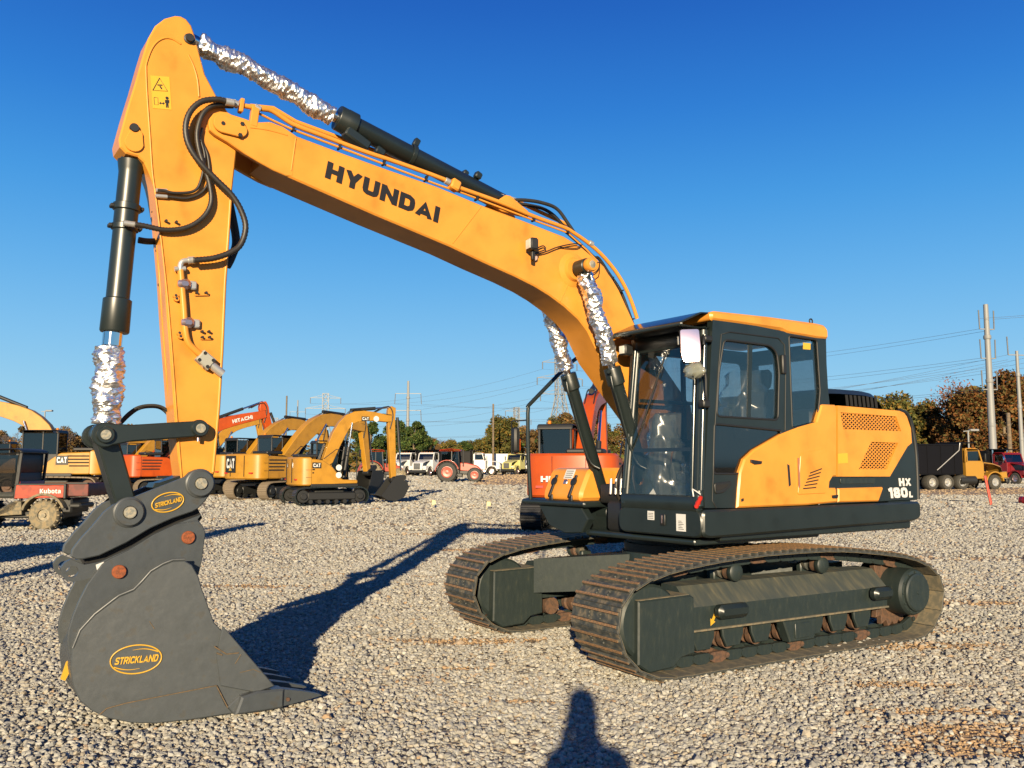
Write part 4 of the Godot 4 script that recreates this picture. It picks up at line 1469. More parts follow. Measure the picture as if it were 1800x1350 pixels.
func make_left_mirror(cab: Node3D) -> void:
	var c := Vector3(-1.13, 2.588, 1.186)
	# it is turned so that the sun behind the camera flashes in it
	var to_cam := (Vector3(-6.32, 1.615, 6.187) - c).normalized()
	var el := deg_to_rad(13.8)
	var az := deg_to_rad(3.3)
	var s := Basis(Vector3.UP, -0.6022) * Vector3(-sin(az) * cos(el), sin(el), cos(az) * cos(el))
	var n := (to_cam + s).normalized()
	var x := Vector3.UP.cross(n).normalized()
	var bs := Basis(x, n.cross(x), n)
	bs = bs.rotated(bs.y, 0.006).rotated(bs.x, -0.012)
	var hs := MB.new(M.black)
	hs.X = Transform3D(bs, c)
	hs.plate(rounded(V2([-0.078, 0.148, 0.088, 0.150, 0.098, 0.0, 0.092, -0.135, -0.05, -0.135, -0.07, -0.06]), 0.02), -0.06, 0.0, 0.012)
	var hm := part("left_mirror", hs, cab)
	var gl := MB.new(M.mirror)
	gl.X = Transform3D(bs, c)
	gl.plate(rounded(V2([-0.070, 0.140, 0.080, 0.142, 0.090, 0.0, 0.085, -0.128, -0.045, -0.128, -0.063, -0.06]), 0.02), 0.0005, 0.003)
	part("mirror_glass", gl, hm)
	# bracket wrapped in plastic below
	var wr := MB.new(M.film.duplicate())
	wr.surf[0][0].albedo_color = Color(0.52, 0.53, 0.48, 0.6)
	var f := noise(9.0, 3, 5)
	var rows := []
	for i in 13:
		var row := []
		for j in 17:
			var t := TAU * j / 16
			var p := PI * i / 12.0
			var q := 1.0 + 0.35 * f.get_noise_3d(cos(t) * sin(p), cos(p), sin(t) * sin(p))
			row.append(Vector3(-1.11, 2.386, 1.222) + Vector3(cos(t) * sin(p) * 0.05, cos(p) * 0.065, sin(t) * sin(p) * 0.11) * q)
		rows.append(row)
	wr.grid(rows)
	part("plastic_wrap", wr, hm)
	var ar := MB.new(M.black)
	ar.tube(curve(V3([-1.11, 2.34, 1.20, -1.10, 2.42, 1.255, -1.04, 2.36, 1.27, -1.03, 2.20, 1.265, -1.0, 2.14, 1.25]), 4), 0.011, 8)
	ar.tube(V3([-0.96, 2.66, 1.22, -1.03, 2.665, 1.25, -1.04, 2.60, 1.26]), 0.013, 8)
	ar.span(Vector3(-1.06, 2.09, 1.20), Vector3(-0.98, 2.15, 1.27), 0.01)
	ar.span(Vector3(-1.03, 2.63, 1.20), Vector3(-0.93, 2.68, 1.27), 0.012)
	part("mirror_arm", ar, hm)

# ---- boom
func hyd_cylinder(parent: Node, rod_pin: Vector3, gland: Vector3, base: Vector3, r: float, rod: float, foil: float, seed: int, called: String, bulge := [], loose := 0.28) -> MeshInstance3D:
	var d := (base - rod_pin).normalized()
	var mb := MB.new(M.dark)
	var l := gland.distance_to(base)
	mb.lathe(gland, d, [[0.0, 0.0], [rod * 1.3, 0.0], [r * 1.22, 0.004], [r * 1.27, 0.012], [r * 1.27, 0.07], [r * 1.30, 0.075], [r * 1.30, 0.155], [r * 1.05, 0.165], [r, 0.175], [r, l - 0.02], [r * 0.8, l], [0.0, l]], 28)
	var o := part(called, mb, parent)
	var rb := MB.new(M.chrome)
	rb.cyl(rod_pin, gland, rod, 18)
	part("rod", rb, o)
	if foil > 0.0:
		var lr := rod_pin.distance_to(gland)
		foil_wrap(rod_pin + d * 0.06, gland - d * 0.035, foil, seed, o, loose, bulge)
	return o

func make_boom(ex: Node3D) -> void:
	var bm := MB.new(M.orange)
	var hw := 0.17
	# main box, side outline
	var o := V2([-4.292, 4.094, -4.211, 4.078, -4.133, 4.036, -3.753, 3.978, -3.357, 3.923, -2.915, 3.868, -2.495, 3.79, -2.045, 3.722, -1.614, 3.652, -1.414, 3.583, -1.186, 3.462, -1.057, 3.34, -0.975, 3.243, -0.854, 3.046, -0.788, 2.945, -0.06, 2.20, 0.02, 1.78, 0.0, 1.62, -0.12, 1.53, -0.27, 1.56, -0.40, 1.75, -1.196, 2.568, -1.36, 2.825, -1.464, 2.923, -1.618, 3.02, -1.787, 3.103, -1.947, 3.165, -2.162, 3.228, -2.473, 3.305, -2.802, 3.394, -3.462, 3.542, -4.095, 3.696, -4.24, 3.732, -4.35, 3.777])
	bm.plate(o, -hw, hw, 0.012, 22.0)
	var bo := part("boom", bm, ex)
	# forked tip plates on either side of the arm
	var tip := V2([-4.736, 3.975, -4.73, 4.017, -4.704, 4.06, -4.662, 4.085, -4.61, 4.091, -4.582, 4.081, -4.49, 4.073, -4.416, 4.061, -4.309, 4.09, -4.211, 4.078, -4.098, 4.026, -4.125, 3.72, -4.177, 3.715, -4.274, 3.738, -4.379, 3.776, -4.482, 3.817, -4.604, 3.878, -4.691, 3.912, -4.727, 3.936])
	for s in [1.0, -1.0]:
		var tp := MB.new(M.orange)
		tp.X = Transform3D(Basis(Vector3(1, 0, 0), Vector3(0, 1, 0), Vector3(0, 0, s)), Vector3.ZERO)
		tp.plate(tip, 0.128, 0.172, 0.006, 30.0)
		part("boom_fork", tp, bo)
	# pin retainer at the fork, with bolts
	var pr := MB.new(M.orange)
	var pc := Vector2(-4.645, 3.993)
	pr.plate(capsule(pc, 0.065, Vector2(-4.525, 3.975), 0.052, 10), 0.1725, 0.198, 0.004)
	pr.mat(M.black)
	pr.cyl(Vector3(pc.x, pc.y, 0.198), Vector3(pc.x, pc.y, 0.203), 0.014, 10)
	for q in [Vector2(-4.51, 4.019), Vector2(-4.523, 3.935)]:
		bolt(pr, Vector3(q.x, q.y, 0.185), Vector3(0, 0, 1), 0.018)
	part("pin_retainer", pr, bo)
	# reinforcing weld lines
	var wd := MB.new(M.orange)
	wd.tube(V3([-4.111, 4.01, 0.171, -4.14, 3.76, 0.171]), 0.006, 6)
	wd.tube(V3([-2.498, 3.775, 0.171, -2.771, 3.42, 0.171]), 0.0035, 6)
	wd.tube(V3([-1.546, 3.295, 0.171, -1.669, 3.06, 0.171]), 0.004, 6)
	wd.tube(curve(V3([-4.448, 4.016, 0.171, -4.324, 4.027, 0.171, -4.197, 4.021, 0.171, -4.176, 4.017, 0.171]), 3), 0.006, 6)
	part("weld_bead", wd, bo)
	# lettering on the boom
	print_on(bo, "HYUNDAI", Vector3(-3.882, 3.76, 0.173), Vector3(-2.914, 3.567, 0.173), Vector3(-3.859, 3.89, 0.173), M.ink, "maker_lettering", 0.27, 0.003)
	# the lug carrying the arm cylinder's base
	var lug := MB.new(M.orange)
	for s in [0.08, -0.12]:
		lug.plate(V2([-2.338, 3.825, -2.268, 3.897, -2.209, 3.94, -2.162, 3.941, -2.108, 3.91, -1.974, 3.837, -1.974, 3.781, -2.256, 3.789]), s, s + 0.04, 0.006)
	part("cylinder_lug", lug, bo)
	# pipes along the top edge
	var p1 := MB.new(M.orange)
	p1.tube(curve(V3([-4.551, 4.172, 0.15, -4.494, 4.173, 0.15, -4.375, 4.179, 0.15, -4.288, 4.185, 0.15, -4.184, 4.142, 0.15, -4.102, 4.114, 0.15, -3.902, 4.085, 0.15, -3.557, 4.034, 0.15, -3.263, 4.003, 0.15, -2.849, 3.948, 0.15, -2.74, 3.911, 0.15, -2.462, 3.874, 0.15, -2.231, 3.841, 0.15, -1.931, 3.786, 0.15, -1.604, 3.741, 0.15, -1.5, 3.71, 0.15, -1.356, 3.654, 0.15, -1.181, 3.562, 0.15, -1.017, 3.434, 0.15, -0.9, 3.303, 0.15, -0.809, 3.157, 0.15, -0.74, 3.001, 0.15]), 3), 0.018, 10)
	part("hydraulic_pipe", p1, bo)
	var p2 := MB.new(M.orange)
	p2.tube(V3([-4.376, 4.151, 0.13, -4.271, 4.121, 0.13, -4.119, 4.086, 0.13, -3.451, 3.985, 0.13, -2.89, 3.898, 0.13, -2.646, 3.871, 0.13, -1.916, 3.758, 0.13, -1.556, 3.706, 0.13, -1.34, 3.586, 0.13, -1.138, 3.444, 0.13, -0.967, 3.25, 0.13, -0.822, 3.023, 0.13]), 0.009, 6)
	p2.tube(V3([-4.368, 4.289, -0.1, -4.195, 4.313, -0.1, -4.015, 4.248, -0.1, -3.444, 4.171, -0.1, -2.705, 4.089, -0.1, -2, 3.996, -0.1, -1.354, 3.86, -0.1]), 0.018, 8)
	part("thin_pipe", p2, bo)
	var cp := MB.new(M.zinc)
	for q in V3([-4.555, 4.173, 0.15, -2.816, 3.937, 0.15, -1.302, 3.64, 0.15, -4.396, 4.178, 0.15]):
		cp.cyl(q + Vector3(-0.02, 0.006, 0), q + Vector3(0.025, -0.008, 0), 0.027, 12, 0.004)
	part("pipe_coupling", cp, bo)
	var cl := MB.new(M.orange)
	cl.box(Vector3(-2.746, 3.915, 0.15), Vector3(0.085, 0.09, 0.08), 0.012, Basis(Vector3(0, 0, 1), -0.36))
	cl.box(Vector3(-4.415, 4.11, 0.15), Vector3(0.055, 0.16, 0.05), 0.006, Basis(Vector3(0, 0, 1), -0.1))
	cl.box(Vector3(-4.51, 4.167, 0.15), Vector3(0.03, 0.10, 0.06), 0.006, Basis(Vector3(0, 0, 1), -0.1))
	part("pipe_clamp", cl, bo)
	var ck := MB.new(M.black)
	for q in V3([-4.119, 4.092, 0.14, -3.755, 4.031, 0.14, -3.382, 3.982, 0.14, -3.007, 3.925, 0.14, -2.524, 3.851, 0.14, -1.936, 3.767, 0.14, -1.557, 3.72, 0.14]):
		ck.box(q, Vector3(0.014, 0.05, 0.04), 0.0, Basis(Vector3(0, 0, 1), -0.36))
	for q in V3([-1.106, 3.382, 0.14, -1.051, 3.351, 0.14, -0.934, 3.242, 0.14, -0.803, 2.986, 0.14]):
		ck.box(q, Vector3(0.05, 0.012, 0.04), 0.0, Basis(Vector3(0, 0, 1), 0.4))
	part("pipe_clip", ck, bo)
	hydraulic_hose(bo, V3([-1.526, 3.712, 0.1, -1.348, 3.612, 0.1, -1.221, 3.535, 0.1, -1.16, 3.527, 0.1, -1.044, 3.408, 0.1, -0.905, 3.262, 0.1, -0.808, 3.083, 0.1, -0.746, 2.942, 0.1]), 0.015, M.hose, false)
	hydraulic_hose(bo, V3([-2.14, 3.92, 0.06, -1.958, 3.952, 0.06, -1.771, 3.959, 0.06, -1.611, 3.929, 0.06, -1.481, 3.808, 0.06, -1.415, 3.738, 0.06]), 0.016, M.rubber, false)
	hydraulic_hose(bo, V3([-2.054, 3.94, -0.04, -1.855, 3.949, -0.04, -1.697, 3.944, -0.04, -1.567, 3.897, -0.04, -1.455, 3.808, -0.04]), 0.016, M.rubber, false)
	var fz := MB.new(M.zinc)
	for q in V3([-2.223, 3.943, 0.05, -2.085, 3.932, 0.05, -2.27, 3.945, 0.05]):
		fz.box(q, Vector3(0.07, 0.045, 0.04), 0.008, Basis(Vector3(0, 0, 1), -0.1))
	part("hose_fitting", fz, bo)
	# work lamp and its wire
	var lm := MB.new(M.black)
	var lc := Vector3(-2.035, 3.499, 0.26)
	lm.box(lc, Vector3(0.075, 0.105, 0.10), 0.014, Basis(Vector3(0, 1, 0), -0.15))
	lm.box(lc + Vector3(0.01, -0.085, -0.01), Vector3(0.03, 0.09, 0.03), 0.004)
	lm.mat(M.lamp)
	lm.box(lc + Vector3(-0.043, 0.0, -0.003), Vector3(0.006, 0.08, 0.082), 0.002, Basis(Vector3(0, 1, 0), -0.15))
	lm.mat(M.steel)
	lm.cyl(Vector3(-1.948, 3.415, 0.172), Vector3(-1.968, 3.407, 0.2), 0.026, 10)
	var lmm := part("work_lamp", lm, bo)
	var wi := MB.new(M.hose)
	wi.tube(curve(V3([-1.937, 3.496, 0.2, -1.876, 3.525, 0.2, -1.851, 3.498, 0.2, -1.907, 3.47, 0.2, -1.998, 3.432, 0.2, -1.858, 3.472, 0.2, -1.714, 3.538, 0.2, -1.528, 3.594, 0.2, -1.45, 3.592, 0.2]), 4), 0.006, 5)
	wi.tube(curve(V3([-1.706, 3.542, 0.19, -1.585, 3.549, 0.19, -1.488, 3.563, 0.19, -1.428, 3.603, 0.19]), 4), 0.005, 5)
	wi.tube(curve(V3([-1.512, 3.359, 0.4, -1.408, 3.405, 0.4]) + V3([-1.238, 3.465, 0.2, -1.245, 3.416, 0.2, -1.286, 3.369, 0.2, -1.353, 3.34, 0.2]), 3), 0.005, 5)
	part("wire", wi, lmm)
	# bosses for the boom cylinders
	var bp := Vector3(-1.526, 3.361, 0.3)
	var bs := MB.new(M.orange)
	for s in [1.0, -1.0]:
		bs.lathe(Vector3(bp.x, bp.y, s * 0.16), Vector3(0, 0, s), [[0.16, 0.0], [0.155, 0.012], [0.11, 0.03], [0.095, 0.06], [0.0, 0.06]], 28)
		bs.lathe(Vector3(bp.x, bp.y, s * 0.385), Vector3(0, 0, s), [[0.0, 0.0], [0.056, 0.0], [0.060, 0.008], [0.060, 0.05], [0.052, 0.062], [0.034, 0.062]], 24)
	bs.mat(M.pin)
	for s in [1.0, -1.0]:
		bs.lathe(Vector3(bp.x, bp.y, s * 0.442), Vector3(0, 0, s), [[0.034, 0.0], [0.034, 0.006], [0.028, 0.010], [0.0, 0.010]], 18)
	part("cylinder_boss", bs, bo)
	# boom cylinders: wrapped rods up, barrels down to the frame
	for s in [1.0, -1.0]:
		var top := Vector3(bp.x, bp.y, s * 0.315)
		var foot := Vector3(-0.72, 1.17, s * 0.32)
		var d := (foot - top).normalized()
		var cy := hyd_cylinder(ex, top, top + d * 0.925, foot, 0.061, 0.034, 0.058, 100 + int(s), "boom_cylinder", [[0.30, 0.35, 0.10, 2.0], [0.62, 0.3, 0.08, 2.4], [0.5, -0.1, 0.2, 0.0]], 0.55)
		cy.set_meta("label", "near boom cylinder beside the cab" if s > 0 else "far boom cylinder with a steel line along its barrel")
		var eye := MB.new(M.dark)
		eye.cyl(Vector3(bp.x, bp.y, s * 0.24), Vector3(bp.x, bp.y, s * 0.38), 0.068, 22, 0.008)
		eye.cyl(top, top + d * 0.14, 0.055, 16)
		eye.cyl(Vector3(foot.x, foot.y, s * 0.24), Vector3(foot.x, foot.y, s * 0.40), 0.09, 22, 0.008)
		part("cylinder_eye", eye, cy)
		var ln := MB.new(M.dark)
		var sd := Vector3(-0.085, -0.02, 0.05)
		ln.tube(curve([top + d * 1.00 + sd * 0.9, top + d * 1.10 + sd * 1.15, top + d * 1.22 + sd, top + d * 1.75 + sd, top + d * 1.86 + sd * 1.1 + Vector3(0.06, 0, 0.06)], 4), 0.012, 8)
		bolt(ln, top + d * 0.96 + sd, Vector3(-1, 0, 0.4), 0.018)
		part("oil_line", ln, cy)
	# arm cylinder on the boom's back
	var rp := Vector3(-4.841, 4.633, 0)
	var gl := Vector3(-3.724, 4.318, 0)
	var ba := Vector3(-2.111, 3.91, 0)
	var ac := hyd_cylinder(ex, rp, gl, ba, 0.078, 0.045, 0.058, 140, "arm_cylinder", [[0.08, -0.15, 0.06, 0.0], [0.25, 0.12, 0.1, 1.0], [0.85, 0.2, 0.12, -1.5]], 0.60)
	var ax := (ba - gl).normalized()
	var pt := MB.new(M.dark)
	pt.box(gl + ax * 0.16 + Vector3(0.0, -0.115, 0.03), Vector3(0.22, 0.08, 0.10), 0.012, Basis(Vector3(0, 0, 1), -0.46))
	pt.box(gl + ax * 0.36 + Vector3(0.0, -0.13, 0.05), Vector3(0.08, 0.06, 0.06), 0.01, Basis(Vector3(0, 0, 1), -0.46))
	pt.lathe(gl + ax * 0.66, ax, [[0.078, 0.0], [0.089, 0.006], [0.089, 0.035], [0.078, 0.042]], 24)
	pt.box(gl + ax * 0.67 + Vector3(0.05, 0.11, 0.0), Vector3(0.05, 0.07, 0.05), 0.008, Basis(Vector3(0, 0, 1), -0.46))
	pt.box(gl + ax * 1.28 + Vector3(0.04, 0.085, 0.03), Vector3(0.06, 0.06, 0.06), 0.01, Basis(Vector3(0, 0, 1), -0.46))
	pt.box(gl + ax * 1.20 + Vector3(0.02, 0.08, -0.02), Vector3(0.05, 0.05, 0.06), 0.01, Basis(Vector3(0, 0, 1), -0.46))
	part("cylinder_port", pt, ac)

# ---- arm
func make_arm(ex: Node3D) -> void:
	var am := MB.new(M.orange)
	var o := V2([-4.97, 4.714, -4.932, 4.721, -4.897, 4.711, -4.862, 4.676, -4.836, 4.609, -4.797, 4.479, -4.758, 4.349, -4.675, 4.213, -4.58, 4.103, -4.527, 3.948, -4.523, 3.832, -4.549, 3.48, -4.566, 2.883, -4.575, 2.411, -4.586, 2.013, -4.606, 1.574, -4.636, 1.428, -4.74, 1.407, -4.816, 1.492, -4.849, 1.688, -4.875, 1.91, -4.912, 2.255, -4.95, 2.598, -4.979, 2.903, -5.026, 3.286, -5.061, 3.456, -5.078, 3.519, -5.105, 3.584, -5.133, 3.638, -5.173, 3.669, -5.247, 3.676, -5.287, 3.711, -5.296, 3.763, -5.258, 3.958, -5.213, 4.158, -5.168, 4.377, -5.14, 4.501, -5.099, 4.601, -5.039, 4.672])
	am.plate(o, -0.118, 0.12, 0.010, 24.0)
	var arm := part("arm", am, ex)
	# raised rim along the front edge
	var rim := MB.new(M.orange)
	rim.tube(curve(V3([-4.929, 4.52, 0.121, -4.986, 4.54, 0.121, -5.038, 4.53, 0.121, -5.085, 4.488, 0.121, -5.119, 4.422, 0.121, -5.144, 4.327, 0.121, -5.146, 4.27, 0.121, -5.132, 4.091, 0.121, -5.104, 3.82, 0.121, -5.081, 3.589, 0.121, -5.053, 3.418, 0.121, -5.02, 3.209, 0.121, -4.981, 2.942, 0.121, -4.946, 2.675, 0.121, -4.903, 2.294, 0.121, -4.865, 1.934, 0.121, -4.817, 1.499, 0.121]), 4), 0.007, 6)
	rim.tube(curve(V3([-4.877, 4.453, 0.121, -4.841, 4.389, 0.121, -4.81, 4.294, 0.121, -4.795, 4.174, 0.121]), 3), 0.008, 6)
	rim.tube(V3([-4.556, 3.479, 0.118, -4.577, 2.874, 0.118, -4.582, 2.411, 0.118, -4.593, 2.013, 0.118, -4.617, 1.574, 0.118]), 0.012, 6)
	part("weld_bead", rim, arm)
	# front flange and conduit
	var fl := MB.new(M.orange)
	fl.tube(V3([-5.03, 3.439, -0.02, -4.978, 2.929, -0.02, -4.909, 2.268, -0.02, -4.86, 1.921, -0.02]), 0.012, 8)
	fl.mat(M.black)
	for q in V3([-5.026, 3.356, -0.04, -4.99, 3.09, -0.04, -4.967, 2.855, -0.04, -4.905, 2.364, -0.04, -4.895, 2.31, -0.04]):
		fl.box(q, Vector3(0.03, 0.02, 0.03), 0.004)
	part("front_conduit", fl, arm)
	# pins at the top
	var pn := MB.new(M.black)
	var tp := Vector2(-4.875, 4.571)
	pn.lathe(Vector3(tp.x, tp.y, 0.12), Vector3(0, 0, 1), [[0.036, 0.0], [0.036, 0.01], [0.027, 0.014], [0.027, 0.035], [0.0, 0.035]], 18)
	var bp := Vector2(-5.206, 3.855)
	pn.lathe(Vector3(bp.x, bp.y, 0.12), Vector3(0, 0, 1), [[0.03, 0.0], [0.03, 0.02], [0.026, 0.026], [0.0, 0.026]], 18)
	pn.mat(M.orange)
	pn.plate(capsule(Vector2(-5.195, 3.809), 0.045, Vector2(-5.203, 3.753), 0.06, 10), 0.1205, 0.136, 0.003)
	part("arm_pin", pn, arm)
	# warning sticker with its two pictograms
	var sk := MB.new(M.sticker)
	sk.plate(V2([-5.117, 4.244, -4.995, 4.266, -4.972, 4.038, -5.093, 4.021]), 0.1205, 0.1225)
	var skm := part("warning_sticker", sk, arm)
	var ik := MB.new(M.ink)
	var tri := V3([-5.098, 4.144, 0.123, -5.058, 4.241, 0.123, -5.003, 4.162, 0.123])
	ik.tube([tri[0], tri[1], tri[2], tri[0], tri[1]], 0.0035, 4, false)
	ik.plate(V2([-5.071, 4.193, -5.038, 4.2, -5.037, 4.192, -5.07, 4.185]), 0.1226, 0.1236)
	ik.plate(V2([-5.059, 4.184, -5.048, 4.187, -5.037, 4.17, -5.044, 4.164]), 0.1226, 0.1236)
	ik.plate(circle(Vector2(-5.005, 4.113), 0.011, 10), 0.1226, 0.1236)
	ik.plate(V2([-5.018, 4.098, -4.99, 4.103, -4.989, 4.081, -4.995, 4.08, -4.992, 4.048, -5, 4.046, -5.002, 4.07, -5.003, 4.046, -5.01, 4.044, -5.011, 4.076, -5.017, 4.076]), 0.1226, 0.1236)
	ik.plate(V2([-5.055, 4.065, -5.044, 4.078, -5.044, 4.07, -5.03, 4.073, -5.03, 4.08, -5.018, 4.072, -5.029, 4.059, -5.029, 4.066, -5.044, 4.064, -5.044, 4.057]), 0.1226, 0.1236)
	var bx := V3([-5.089, 4.097, 0.123, -5.064, 4.101, 0.123, -5.06, 4.052, 0.123, -5.084, 4.048, 0.123])
	ik.tube([bx[0], bx[1], bx[2], bx[3], bx[0]], 0.002, 4, false)
	part("pictogram", ik, skm)
	# big spiral guarded hoses looping off the boom
	hydraulic_hose(arm, V3([-4.574, 4.155, 0.2, -4.637, 4.156, 0.2, -4.696, 4.152, 0.2, -4.793, 4.114, 0.2, -4.861, 4.037, 0.2, -4.893, 3.941, 0.2, -4.888, 3.839, 0.2, -4.851, 3.751, 0.2, -4.778, 3.666, 0.2, -4.678, 3.581, 0.2, -4.574, 3.495, 0.2, -4.503, 3.394, 0.2, -4.468, 3.278, 0.2, -4.5, 3.151, 0.2, -4.573, 3.084, 0.2, -4.687, 3.029, 0.2, -4.814, 2.999, 0.2]), 0.022, M.hose)
	hydraulic_hose(arm, V3([-4.595, 4.15, 0.165, -4.704, 4.119, 0.165, -4.775, 4.041, 0.165, -4.809, 3.912, 0.165, -4.798, 3.797, 0.165, -4.755, 3.669, 0.165, -4.713, 3.544, 0.165, -4.701, 3.425, 0.165, -4.748, 3.317, 0.165, -4.85, 3.229, 0.165, -4.985, 3.188, 0.165, -5.122, 3.194, 0.165, -5.189, 3.195, 0.165]), 0.019, M.hose)
	hydraulic_hose(arm, V3([-4.566, 4.145, 0.15, -4.715, 4.101, 0.15, -4.781, 3.996, 0.15, -4.785, 3.881, 0.15, -4.75, 3.747, 0.15, -4.771, 3.569, 0.15, -4.818, 3.488, 0.15, -4.94, 3.454, 0.15, -5.006, 3.458, 0.15, -5.053, 3.453, 0.15]), 0.010, M.hose, false)
	hydraulic_hose(arm, V3([-4.769, 3.949, 0.14, -4.774, 3.866, 0.14, -4.729, 3.766, 0.14, -4.712, 3.607, 0.14, -4.755, 3.499, 0.14, -4.851, 3.437, 0.14, -4.962, 3.425, 0.14, -5.035, 3.42, 0.14]), 0.010, M.hose, false)
	hydraulic_hose(arm, V3([-4.996, 3.158, -0.06, -5.062, 3.148, -0.06, -5.128, 3.15, -0.06]), 0.022, M.rubber, false)
	hydraulic_hose(arm, V3([-4.465, 3.595, -0.24, -4.401, 3.302, -0.24, -4.427, 3.169, -0.24, -4.466, 3.078, -0.24]), 0.03, M.rubber, false)
	var ff := MB.new(M.zinc)
	ff.tube(V3([-4.578, 4.154, 0.2, -4.633, 4.151, 0.2]), 0.026, 10)
	ff.tube(V3([-4.797, 3.01, 0.16, -4.838, 3.002, 0.16]), 0.026, 10)
	ff.tube(curve(V3([-4.836, 3.003, 0.155, -4.869, 2.993, 0.155, -4.884, 2.971, 0.155, -4.886, 2.932, 0.155]), 4), 0.019, 10)
	ff.tube(V3([-4.923, 2.933, 0.155, -4.853, 2.944, 0.155]), 0.018, 8)
	ff.tube(V3([-5.145, 3.204, 0.12, -5.246, 3.205, 0.12]), 0.02, 10)
	ff.tube(V3([-4.986, 3.464, 0.14, -5.058, 3.455, 0.14]), 0.014, 8)
	ff.tube(V3([-4.984, 3.423, 0.14, -5.057, 3.416, 0.14]), 0.014, 8)
	part("hose_fitting", ff, arm)
	# rigid pipe with two clamps down to the valve block
	var rp := MB.new(M.orange)
	rp.tube(curve(V3([-4.883, 2.933, 0.152, -4.871, 2.833, 0.152, -4.854, 2.68, 0.152, -4.838, 2.526, 0.152, -4.817, 2.447, 0.152, -4.778, 2.404, 0.152, -4.736, 2.372, 0.152]), 4), 0.022, 12)
	part("arm_pipe", rp, arm)
	for q in [[-4.857, 2.838], [-4.826, 2.578]]:
		var cm := MB.new(M.steel)
		cm.box(Vector3(q[0], q[1], 0.155), Vector3(0.085, 0.072, 0.06), 0.02)
		cm.mat(M.zinc)
		cm.box(Vector3(q[0] + 0.06, q[1], 0.14), Vector3(0.05, 0.06, 0.03), 0.008)
		part("pipe_clamp", cm, arm)
	var vb := MB.new(M.zinc)
	vb.mat(std(lin(0.36, 0.36, 0.31), 0.6))
	vb.plate(V2([-4.771, 2.331, -4.717, 2.398, -4.635, 2.336, -4.69, 2.263]), 0.122, 0.195, 0.008)
	vb.mat(M.ink)
	for q in V3([-4.75, 2.328, 0.195, -4.714, 2.375, 0.195, -4.659, 2.33, 0.195, -4.696, 2.285, 0.195]):
		vb.cyl(q, q + Vector3(0, 0, 0.002), 0.012, 10)
	vb.mat(M.zinc)
	vb.tube(V3([-4.664, 2.302, 0.16, -4.585, 2.245, 0.16]), 0.03, 8)
	vb.tube(V3([-4.728, 2.294, 0.16, -4.713, 2.303, 0.16]), 0.022, 8)
	part("valve_block", vb, arm)
	# bolt pads
	var bd := MB.new(M.orange)
	bd.plate(V2([-4.779, 2.779, -4.688, 2.791, -4.687, 2.783, -4.778, 2.771]), 0.1205, 0.135)
	bd.plate(V2([-4.731, 2.481, -4.662, 2.485, -4.662, 2.479, -4.731, 2.474]), 0.1205, 0.135)
	for q in V3([-4.906, 2.755, 0.12, -4.9, 2.734, 0.12, -4.873, 2.504, 0.12, -4.865, 2.482, 0.12]):
		bd.cyl(q, q + Vector3(0, 0, 0.03), 0.017, 10)
	bd.mat(M.black)
	for q in V3([-4.768, 2.792, 0.121, -4.707, 2.799, 0.121, -4.725, 2.529, 0.121, -4.68, 2.533, 0.121, -4.722, 2.49, 0.121, -4.674, 2.494, 0.121, -4.985, 3.257, 0.121, -4.919, 3.26, 0.121, -4.906, 2.757, 0.121, -4.9, 2.736, 0.121, -4.874, 2.506, 0.121, -4.866, 2.484, 0.121]):
		bd.cyl(q, q + Vector3(0, 0, 0.032), 0.009, 8)
	part("bolt_pad", bd, arm)
	# bucket cylinder in front of the arm
	var top := Vector3(-5.181, 3.842, 0)
	var gl := Vector3(-5.259, 2.493, 0)
	var low := Vector3(-5.287, 1.818, 0)
	var d := (low - top).normalized()
	var bc := MB.new(M.dark)
	var l := top.distance_to(gl)
	bc.lathe(top, d, [[0.0, 0.17], [0.088, 0.18], [0.078, 0.24], [0.074, 0.26], [0.074, l * 0.35], [0.088, l * 0.355], [0.088, l * 0.385], [0.076, l * 0.39], [0.076, l * 0.455], [0.086, l * 0.46], [0.086, l * 0.485], [0.074, l * 0.49], [0.074, l - 0.23], [0.090, l - 0.22], [0.092, l - 0.01], [0.086, l], [0.0, l]], 30)
	bc.cyl(top + d * 0.05, top + d * 0.22, 0.07, 16)
	var bcm := part("bucket_cylinder", bc, ex)
	var rod := MB.new(M.chrome)
	rod.cyl(gl, gl + d * 0.09, 0.062, 20)
	rod.cyl(gl, low, 0.045, 18)
	rod.mat(M.dark)
	rod.cyl(Vector3(low.x, low.y, -0.14), Vector3(low.x, low.y, 0.14), 0.078, 22, 0.01)
	part("rod", rod, bcm)
	foil_wrap(gl + d * 0.10, low - d * 0.07, 0.072, 160, bcm, 0.62, [[0.0, -0.15, 0.08, 0.0], [0.45, 0.1, 0.15, 2.0], [0.9, -0.12, 0.1, 0.0]])
	for k in [0.37, 0.47]:
		for s in [-1.0, 1.0]:
			part("band_clip", MB.new(M.black).box(top + d * l * k + Vector3(s * 0.092, 0, 0.0), Vector3(0.028, 0.026, 0.06), 0.006), bcm)
	# linkage
	hydraulic_hose(ex, V3([-5.189, 1.891, -0.08, -5.135, 1.961, -0.08, -5.073, 2.009, -0.08, -5.001, 2.027, -0.08, -4.928, 2.022, -0.08, -4.87, 1.985, -0.08, -4.835, 1.932, -0.08]), 0.0095, M.rubber, false, "bucket_hose")
	hydraulic_hose(ex, V3([-5.169, 1.893, -0.13, -5.118, 1.952, -0.13, -5.059, 2.001, -0.13, -4.99, 2.019, -0.13, -4.92, 2.014, -0.13, -4.87, 1.976, -0.13, -4.838, 1.926, -0.13]), 0.0095, M.rubber, false, "bucket_hose")
	var pa := Vector2(-5.313, 1.812)
	var pb := Vector2(-4.735, 1.866)
